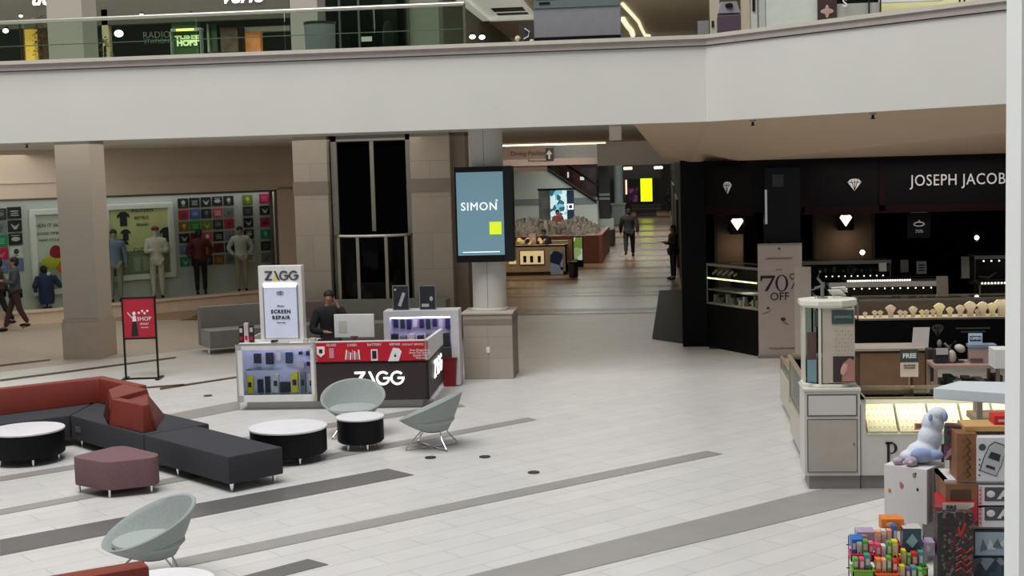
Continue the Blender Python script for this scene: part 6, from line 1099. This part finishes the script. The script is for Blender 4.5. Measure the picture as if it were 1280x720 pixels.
for x in (403.5, 423, 447, 505): ub('mullion', x, -40, x+2, 75, mat('mullion_grey', (96, 98, 90), .5) if x < 500 else BLACK, Y-.05, .08, t, F2)
ub('notice', 451.5, 46, 465, 51.5, mat('notice_white', (205, 210, 195), .6), Y-.1, .02, t); ub('inner_frame', 422, 45, 438, 60, MGREY, Y+.6, .05, t)
o = aty(485, 44, Y+.4); m = MB(); m.lathe([(.03, -.3), (.12, -.2), (.13, 0), (.08, .25), (.03, .3)], o.x, Y+.4, 20); m.v = [(v[0], v[1], v[2]+o.z) for v in m.v]; m.build('pale_vase', mat('vase_pale', (165, 168, 160), .5), t, True)
o = ub('wall_pier', 510, -40, 550, 75, mat('pier_greenbeige', (128, 128, 112), .7), 29.2, .6, None, F2); struct(o); o.name = 'wall_upper_pier'
# hanging display seen from behind
t = thing('gallery_display', 'large grey boxed screen seen from behind on the gallery edge', 'screen', (0, 22.6, 0)); a, b = LP(t, 667, 11), LP(t, 776, 48)
m = MB(); m.box(a[0], b[0], 0, .3, b[1]+.06, a[1]); m.build('housing', mat('housing_grey', (124, 124, 128), .5), t, bevel=.01); m = MB(); m.box(a[0], b[0], .02, .3, b[1]-.4, b[1]+.06); m.build('black_base', BLACK, t)
m = MB(); m.box(a[0], b[0]-.02, -.02, .3, a[1], a[1]+.12); m.box(a[0]+.02, b[0]-.04, .02, .3, a[1]+.12, a[1]+.9); m.build('upper_frame', mat('frame_steel', (96, 106, 106), .4), t); m = MB(); m.box(a[0]+.04, b[0]-.1, 0, .02, a[1]+.15, a[1]+.85); m.build('screen', mat('cyan_screen', (170, 205, 200), .4, emit=(180, 215, 205), es=.7), t)
m = MB(); q = LP(t, 680, 4.5); m.box(q[0]-.08, q[0]+.1, -.03, -.02, q[1]-.02, q[1]+.02); m.build('small_label', BLACK, t)
# corridor curved ceiling lights, exit light
t = thing('curved_ceiling_light', 'pale curved light lines on the upper corridor ceiling', 'ceiling light', (0, 0, 0)); CL = mat('curve_glow', (240, 235, 205), .5, emit=(240, 235, 200), es=1)
m = MB(); m.tube([atz(x, y, C2-.05) for x, y in ((778, 5), (790, 18), (798, 27), (802, 36), (806, 44), (812, 45))], .06, 6); m.tube([atz(x, y, C2-.05) for x, y in ((778, 23), (783, 31), (789, 38), (791, 44))], .1, 6); m.build('light_line', CL, t)
o = ub('exit_light', 823.5, 1, 833, 8, mat('exit_red', (200, 40, 50), .5, emit=(220, 30, 50), es=1.2), 50, .2); tag(o, 'small red lit exit sign hanging in the upper corridor', 'sign')
# right upper side
m = MB(); m.box(2.6, 2.8, 34, 80, F2, C2); struct(m.build('wall_upper_right', mat('upper_right_wall', (140, 132, 112), .6)))
o = ub('gallery_pillar', 887, -40, 900, 60, mat('pillar_beige', (180, 168, 148), .6), 27, .5, None, F2); tag(o, 'beige pillar at the gallery corner left of the purple bin', 'pillar'); ub('switch_box', 889.5, 26, 892.5, 34, BLACK, 26.97, .03, o)
o = ub('low_barrier', 872, 26, 886, 34, MGREY, 27.5, .1, None, F2); tag(o, 'small grey barrier left of the gallery pillar', 'barrier')
t = thing('purple_bin', 'dark purple waste bin with a grey top behind the gallery edge', 'bin', (0, 23.6, F2)); a = LP(t, 897, 17); b = LP(t, 926, 17); w = b[0]-a[0]; h = a[1]
m = MB(); m.box(a[0], b[0], 0, w, 0, h-.03); m.build('body', mat('bin_purple', (74, 58, 70), .5), t, bevel=.015); m = MB(); m.prism([(a[0], 0), (b[0], 0), (b[0], w), (a[0], w)], h, h+.2, top=[(a[0]+.06, .05), (b[0]-.06, .05), (b[0]-.04, w), (a[0]+.04, w)]); m.build('hood', mat('bin_hood', (118, 110, 116), .4), t, bevel=.01); m = MB(); m.ell(((a[0]+b[0])/2, .0, h+.13), (.07, .06, .04), 10); m.build('opening', BLACK, t)
ub('wall_gap', 926, -40, 938, 60, mat('pillar_beige', (0, 0, 0)), 27.2, .3, None, F2)['kind'] = 'structure'
bpy.data.objects['wall_gap'].name = 'wall_upper_return'
t = thing('upper_right_shopfront', 'pale boarded shop front upstairs on the right with a dark poster', 'shopfront', (0, 0, 0)); Y = 25.5
ub('white_board', 957, -40, 1022, 60, mat('board_pale', (190, 196, 186), .6), Y, .2, t, F2); ub('door_leaf', 938, -40, 947, 60, mat('door_pale', (176, 180, 172), .6), Y, .1, t, F2); ub('door_leaf', 948, -40, 957, 60, mat('door_pale', (0, 0, 0)), Y+.05, .1, t, F2); ub('dark_slot', 940, -40, 944, 14, BLACK, Y-.03, .03, t)
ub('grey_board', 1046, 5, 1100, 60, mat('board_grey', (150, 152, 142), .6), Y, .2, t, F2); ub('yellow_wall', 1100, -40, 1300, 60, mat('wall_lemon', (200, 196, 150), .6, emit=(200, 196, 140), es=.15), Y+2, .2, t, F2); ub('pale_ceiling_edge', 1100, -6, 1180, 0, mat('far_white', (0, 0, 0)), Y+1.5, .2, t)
for x in (1085.5, 1100, 1199, 1205): ub('black_post', x, -40, x+1.8, 60, BLACK, Y-.05, .05, t, F2)
o = ub('wall_poster', 1022, -10, 1046, 30, mat('poster_wine', (54, 30, 32), .5), Y-.05, .05); tag(o, 'dark wine poster with pale hands on the pale upper shop front', 'poster'); q = aty(1034, 14, Y-.08); m = MB(); m.ell((q.x, Y-.06, q.z), (.12, .01, .05), 12); m.ell((q.x, Y-.06, q.z), (.04, .012, .12), 12); m.build('pale_hands', mat('hands_pale', (170, 140, 130), .6), o)
o = aty(1056, 4, Y-.1); 
text('S', .2, t, INKW, o.x, o.z, Y-.1)
# ================================================================== PEOPLE AND MANNEQUINS
SK = mat('skin_tone', (150, 108, 86), .6, var=.03); HA = mat('hair_black', (16, 14, 14), .7)
def figure(name, lab, cat, loc, rz, H, pose='stand', skinm=SK, top=None, legs=None, shoes=BLACK, hair=HA, group=None, hood=False, arms='down', coat=False, hat=None, fingers=True, longhair=False):
    t = thing(name, lab, cat, loc, rz, group); s = H/1.75
    sw = {'stand': (0, 0), 'walk': (.26, -.24), 'stride': (.34, -.3)}[pose if pose in ('stand', 'walk', 'stride') else 'stand']
    P = {}
    P['pel'] = (0, 0, .95); P['wai'] = (0, 0, 1.08); P['che'] = (0, .0, 1.27); P['nb'] = (0, .01, 1.45); P['nk'] = (0, 0, 1.52)
    for sd, k in ((-1, 0), (1, 1)):
        n = 'LR'[k]; st = sw[k]; bend = .1 if st < 0 else .02
        P['hp'+n] = (sd*.095, 0, .9); P['kn'+n] = (sd*.1, -st*.55-(.05 if st < 0 else 0), .5); P['an'+n] = (sd*.1, -st, .1+(.1 if st < -.2 else 0)); P['to'+n] = (sd*.12, -st-.14, .05+(.02 if st < -.2 else 0))
        P['sh'+n] = (sd*.185, .01, 1.41)
        if arms == 'down': P['el'+n] = (sd*.25, .03+st*.3, 1.13); P['wr'+n] = (sd*.26, -.04+st*.75, .88)
        elif arms == 'front': P['el'+n] = (sd*.25, -.03, 1.14); P['wr'+n] = (sd*.12, -.27, 1.2)
        elif arms == 'phone': P['el'+n] = (sd*.3, -.14, 1.2) if sd > 0 else (sd*.27, -.12, 1.12); P['wr'+n] = (sd*.16, -.14, 1.5) if sd > 0 else (sd*.05, -.3, 1.12)
        elif arms == 'table': P['el'+n] = (sd*.26, -.1, 1.12); P['wr'+n] = (sd*.12, -.34, 1.08)
        elif arms == 'hip': P['el'+n] = (sd*.33, .04, 1.17); P['wr'+n] = (sd*.19, -.03, .98)
        w = Vector(P['wr'+n]); e = Vector(P['el'+n]); d = (w-e).normalized(); P['ha'+n] = tuple(w+d*.07)
    def mk(name_, keys, edges, rad, mt, sub=1, root=0): return skin(name_, [tuple(v*s for v in P[k]) for k in keys], edges, [tuple(q*s for q in r) if isinstance(r, tuple) else r*s for r in rad], mt, t, sub, root)
    # body : one continuous skin incl. head, hands and fingers
    keys = ['pel', 'wai', 'che', 'nb', 'nk', 'hpL', 'knL', 'anL', 'toL', 'hpR', 'knR', 'anR', 'toR', 'shL', 'elL', 'wrL', 'haL', 'shR', 'elR', 'wrR', 'haR']
    rad = [(.14, .1), (.125, .095), (.145, .1), (.075, .07), .052, .075, .055, .035, .032, .075, .055, .035, .032, .055, .04, .026, (.033, .018), .055, .04, .026, (.033, .018)]
    ed = [(0, 1), (1, 2), (2, 3), (3, 4), (0, 5), (5, 6), (6, 7), (7, 8), (0, 9), (9, 10), (10, 11), (11, 12), (3, 13), (13, 14), (14, 15), (15, 16), (3, 17), (17, 18), (18, 19), (19, 20)]
    hd = (0, -.02, 1.62); P['hd1'] = (0, -.015, 1.57); P['hd2'] = (0, -.02, 1.63); P['hd3'] = (0, -.005, 1.71)
    keys += ['hd1', 'hd2', 'hd3']; n0 = 21; ed += [(4, n0), (n0, n0+1), (n0+1, n0+2)]; rad += [(.062, .07), (.074, .088), (.055, .07)]
    if fingers:
        for n, hi in (('L', 16), ('R', 20)):
            w = Vector(P['ha'+n]); e = Vector(P['wr'+n]); d = (w-e).normalized(); side = d.cross(Vector((0, 0, 1))) if abs(d.z) < .8 else Vector((0, 1, 0)); side.normalize()
            for q in range(5):
                if q < 4: a = w+d*.02+side*(.021*(q-1.5)); b = a+d*(.07-.012*abs(q-1.5))+Vector((0, -.012, -.006))
                else: a = w-d*.03+side*.04; b = a+d*.045+side*.02
                P['f%s%da' % (n, q)] = tuple(a); P['f%s%db' % (n, q)] = tuple(b); keys += ['f%s%da' % (n, q), 'f%s%db' % (n, q)]; L = len(keys); ed += [(hi, L-2), (L-2, L-1)]; rad += [.009, .008]
    body = mk('body', keys, ed, rad, skinm)
    # face details joined to the body mesh
    bm = bmesh.new(); bm.from_mesh(body.data)
    def addell(c, r):
        M = MB(); M.ell(tuple(v*s for v in c), tuple(v*s for v in r), 8); vs = [bm.verts.new(v) for v in M.v]
        for f_ in M.f: bm.faces.new([vs[i] for i in f_]).smooth = True
    addell((0, -.108, 1.61), (.012, .02, .018)); addell((-.075, 0, 1.62), (.012, .02, .03)); addell((.075, 0, 1.62), (.012, .02, .03)); addell((0, -.1, 1.572), (.025, .008, .006)); bm.to_mesh(body.data); bm.free()
    m = MB(); 
    for sd in (-1, 1): m.ell((sd*.03*s, -.1*s, 1.635*s), (.011*s, .006*s, .006*s), 8)
    m.build('eyes', BLACK, t)
    if top:
        k2 = ['wai', 'che', 'nb', 'shL', 'elL', 'wrL', 'shR', 'elR', 'wrR', 'pel']; e2 = [(9, 0), (0, 1), (1, 2), (2, 3), (3, 4), (4, 5), (2, 6), (6, 7), (7, 8)]
        k2 = k2+['nk']; e2 = e2+[(2, 10)]
        r2 = [(.175, .135), (.195, .14), (.11, .09), .092, .07, .048, .092, .07, .048, (.185, .14), .06]
        if coat: P['ch'] = (0, 0, .72); k2.append('ch'); e2.append((9, 11)); r2.append((.2, .15))
        mk('jacket', k2, e2, r2, top)
    if legs: mk('trousers', ['pel', 'hpL', 'knL', 'anL', 'hpR', 'knR', 'anR'], [(0, 1), (1, 2), (2, 3), (0, 4), (4, 5), (5, 6)], [(.155, .115), .1, .075, .058, .1, .075, .058], legs)
    for n in 'LR':
        a = Vector(P['an'+n])*s; m = MB(); m.ell((a.x, a.y-.07*s, max(.045*s, a.z-.055*s)), (.045*s, .13*s, .045*s), 12); m.build('shoe', shoes, t, True)
    if hair:
        m = MB(); m.ell((0, .015*s, 1.675*s), (.086*s, .1*s, .085*s), 16); m.ell((0, .045*s, 1.62*s), (.08*s, .075*s, .09*s), 14)
        if longhair: m.ell((0, .05*s, 1.52*s), (.1*s, .06*s, .16*s), 14)
        m.build('hair', hair, t, True)
    if hood: m = MB(); m.ell((0, .03*s, 1.55*s), (.12*s, .1*s, .07*s), 16); m.build('hood', top, t, True)
    if hat: m = MB(); m.ell((0, 0, 1.71*s), (.1*s, .11*s, .06*s), 16); m.ell((0, -.09*s, 1.69*s), (.08*s, .09*s, .012*s), 14); m.build('cap', hat, t, True)
    return t
JK = mat('jacket_black', (17, 17, 19), .8); JN = mat('trousers_dark', (24, 24, 28), .8)
a = atz(787, 321); figure('person', 'person in dark clothes walking away down the hallway centre', 'person', (a.x, a.y, 0), R(180), 1.86, 'walk', top=JK, legs=JN, coat=True).scale = (1.2, 1.2, 1)
a = atz(842, 349.5); figure('person', 'person in long dark clothes standing at the right edge of the hallway looking left', 'person', (a.x, a.y, 0), R(-70), 1.68, 'stand', top=JK, legs=JN, arms='front', coat=True, longhair=True)
a = atz(838, 267.5); figure('person', 'distant dark clothed person at the far right end of the hallway', 'person', (a.x-.05, a.y, 0), R(170), 1.74, 'walk', top=JK, legs=JN, fingers=False)
a = atz(22, 414); figure('person', 'person in a grey jacket and brown trousers walking left past the clothes shop', 'person', (a.x, a.y, 0), R(-62), 1.77, 'walk', top=mat('jacket_slate', (58, 66, 76), .8, var=.1, vs=8), legs=mat('trousers_brown', (60, 42, 36), .8), arms='front')
a = atz(-3, 410); figure('person', 'person mostly cut by the left edge, only a dark sleeve and trailing shoe showing', 'person', (a.x+.1, a.y, 0), R(-62), 1.7, 'stride', top=mat('jacket_brown', (70, 52, 50), .8), legs=JN)
o = at_k(LP(K, 412, 400, .95)[0], .95); figure('person', 'worker in a black jacket holding a phone behind the kiosk monitor', 'person', (o[0], o[1], 0), KZ+R(5), 1.72, 'stand', top=mat('jacket_deepblack', (10, 13, 12), .85), legs=JN, arms='phone', skinm=mat('skin_mid', (156, 112, 94), .6))
a = aty(680, 300, 45.9); figure('person', 'worker in a dark red shirt seated inside the pale hallway kiosk', 'person', (a.x, 45.9, -.1), R(0), 1.55, 'stand', top=mat('shirt_wine', (44, 24, 26), .8), legs=JN, arms='table', fingers=False)
a = aty(677, 275, 52); figure('person', 'person with dark hair bending among the brown kiosk goods', 'person', (a.x, 52, .0), R(20), 1.5, 'stand', top=mat('shirt_olive', (70, 66, 56), .8), legs=JN, arms='table', fingers=False)
a = aty(697, 265, 58); figure('person', 'person in a rust coloured top before the glowing blue screen', 'person', (a.x, 58, 0), R(30), 1.72, 'stand', top=mat('shirt_rust', (140, 70, 54), .8), legs=JN, arms='table', fingers=False)
MW = mat('mannequin_white', (206, 202, 192), .5); MS = mat('mannequin_tan', (170, 150, 128), .5)
def mann(px_, py_, top_, lab, **k):
    s_, z_ = LP(sf, px_, py_, .28); s1, z1_ = LP(sf, px_, top_, .28); loc = (WP[0]+math.cos(WA)*s_-math.sin(WA)*.28, WP[1]+math.sin(WA)*s_+math.cos(WA)*.28, .37); return figure('mannequin', lab, 'mannequin', loc, k.pop('rz', WA+R(-20)), z1_-.37+.03, 'stand', shoes=k.pop('shoes', bd), group='shop window mannequins', fingers=False, **k)
mann(198, 369, 285, 'mannequin all in cream with a red cap before the yellow green poster', skinm=MW, top=mat('tee_cream', (214, 206, 196), .8), legs=mat('pants_cream', (204, 196, 180), .8), hair=None, hat=mat('cap_red', (120, 24, 36), .6), arms='front')
mann(252, 364, 287, 'mannequin in a dark red tee and black trousers before the tee grid', skinm=bd, top=mat('tee_maroon', (84, 26, 38), .8), legs=JN, hair=HA, arms='hip')
mann(303, 361, 284, 'mannequin in a white sleeveless tee and beige trousers at the right of the tee grid', skinm=MS, top=mat('tee_white2', (196, 196, 190), .8), legs=mat('pants_beige', (172, 158, 138), .8), hair=HA, arms='hip')
mann(146, 375, 288, 'mannequin in a pale blue jacket half hidden by the broad column', skinm=MS, top=mat('jacket_paleblue', (110, 124, 146), .8), legs=mat('pants_grey', (140, 136, 128), .8), hair=HA)
# garment form
s_, z_ = LP(sf, 59, 380, .28); loc = (WP[0]+math.cos(WA)*s_-math.sin(WA)*.28, WP[1]+math.sin(WA)*s_+math.cos(WA)*.28, .37); t = thing('garment_form', 'short dress form in a navy coat left of the broad column', 'dress form', loc, WA)
NV = mat('coat_navy', (34, 46, 84), .8); m = MB(); m.cyl(0, 0, .02, 0, .3, 10); m.cyl(0, 0, .12, 0, .02, 16); m.build('stand', BLACK, t)
m = MB(); m.lathe([(.17, .1), (.2, .2), (.19, .5), (.22, .75), (.14, .84), (.06, .9)], n=24, sy=.7); m.build('coat', NV, t, True); m = MB(); m.tube([(-.18, 0, .78), (-.3, -.04, .55), (-.3, -.08, .42)], [.08, .07, .055], 10); m.tube([(.18, 0, .78), (.3, -.04, .6), (.34, -.1, .5)], [.08, .07, .055], 10); m.build('sleeve', NV, t, True)
m = MB(); m.ell((-.04, 0, .97), (.09, .09, .1), 14); m.build('hood', mat('hood_black', (20, 22, 26), .8), t, True); m = MB(); m.ell((.03, -.14, .86), (.05, .03, .05), 10); m.build('white_pompom', PWH, t, True)
# ================================================================== LIGHT
w = bpy.data.worlds.new('world'); SC.world = w; w.use_nodes = True; bg = w.node_tree.nodes['Background']; bg.inputs['Color'].default_value = (.93, .96, 1, 1); bg.inputs['Strength'].default_value = WS
area('added_court_fill', (-5, 50, 4.9), 9, .8, 420, (1, .95, .88), (R(62), 0, 0)); area('added_kiosk_fill', (-5, 43, 4.2), 4, .5, 60, (1, .88, .72), (R(20), 0, 0)); area('added_shop_fill', (4.6, 24.2, 3.5), 3.5, .4, 28, (1, .93, .86))  # added fill lights without fittings, brightening sign beam, pale kiosk and jewellery showcases
area('skylight', (-8, 9, 26), 18, 18, SKY, (1, .985, .97))
for x, y, z, sx, sy, p, c in LAMPS: area('ceiling_lamp', (x, y, z), sx, sy, p, c)
area('window_lamp', (WP[0]+math.cos(WA)*1-math.sin(WA)*.3, WP[1]+math.sin(WA)*1+math.cos(WA)*.3, 3.08), 12, .4, 18, (1, .97, .92), (0, 0, WA))
cam = bpy.data.cameras.new('camera'); co = bpy.data.objects.new('camera', cam); COL.objects.link(co); SC.camera = co
cam.sensor_fit = 'HORIZONTAL'; cam.sensor_width = 36; cam.lens = 36*FPX/1280; cam.clip_start = .1; cam.clip_end = 300
M = Matrix((Rv, Uv, -Fv)).transposed().to_4x4(); M.translation = Vector((0, 0, CH)); co.matrix_world = M
SC.view_settings.view_transform = 'Standard'; SC.view_settings.look = 'None'; SC.view_settings.gamma = 1; SC.view_settings.exposure = EXPO; SC.view_settings.use_curve_mapping = False
SC.render.film_transparent = False
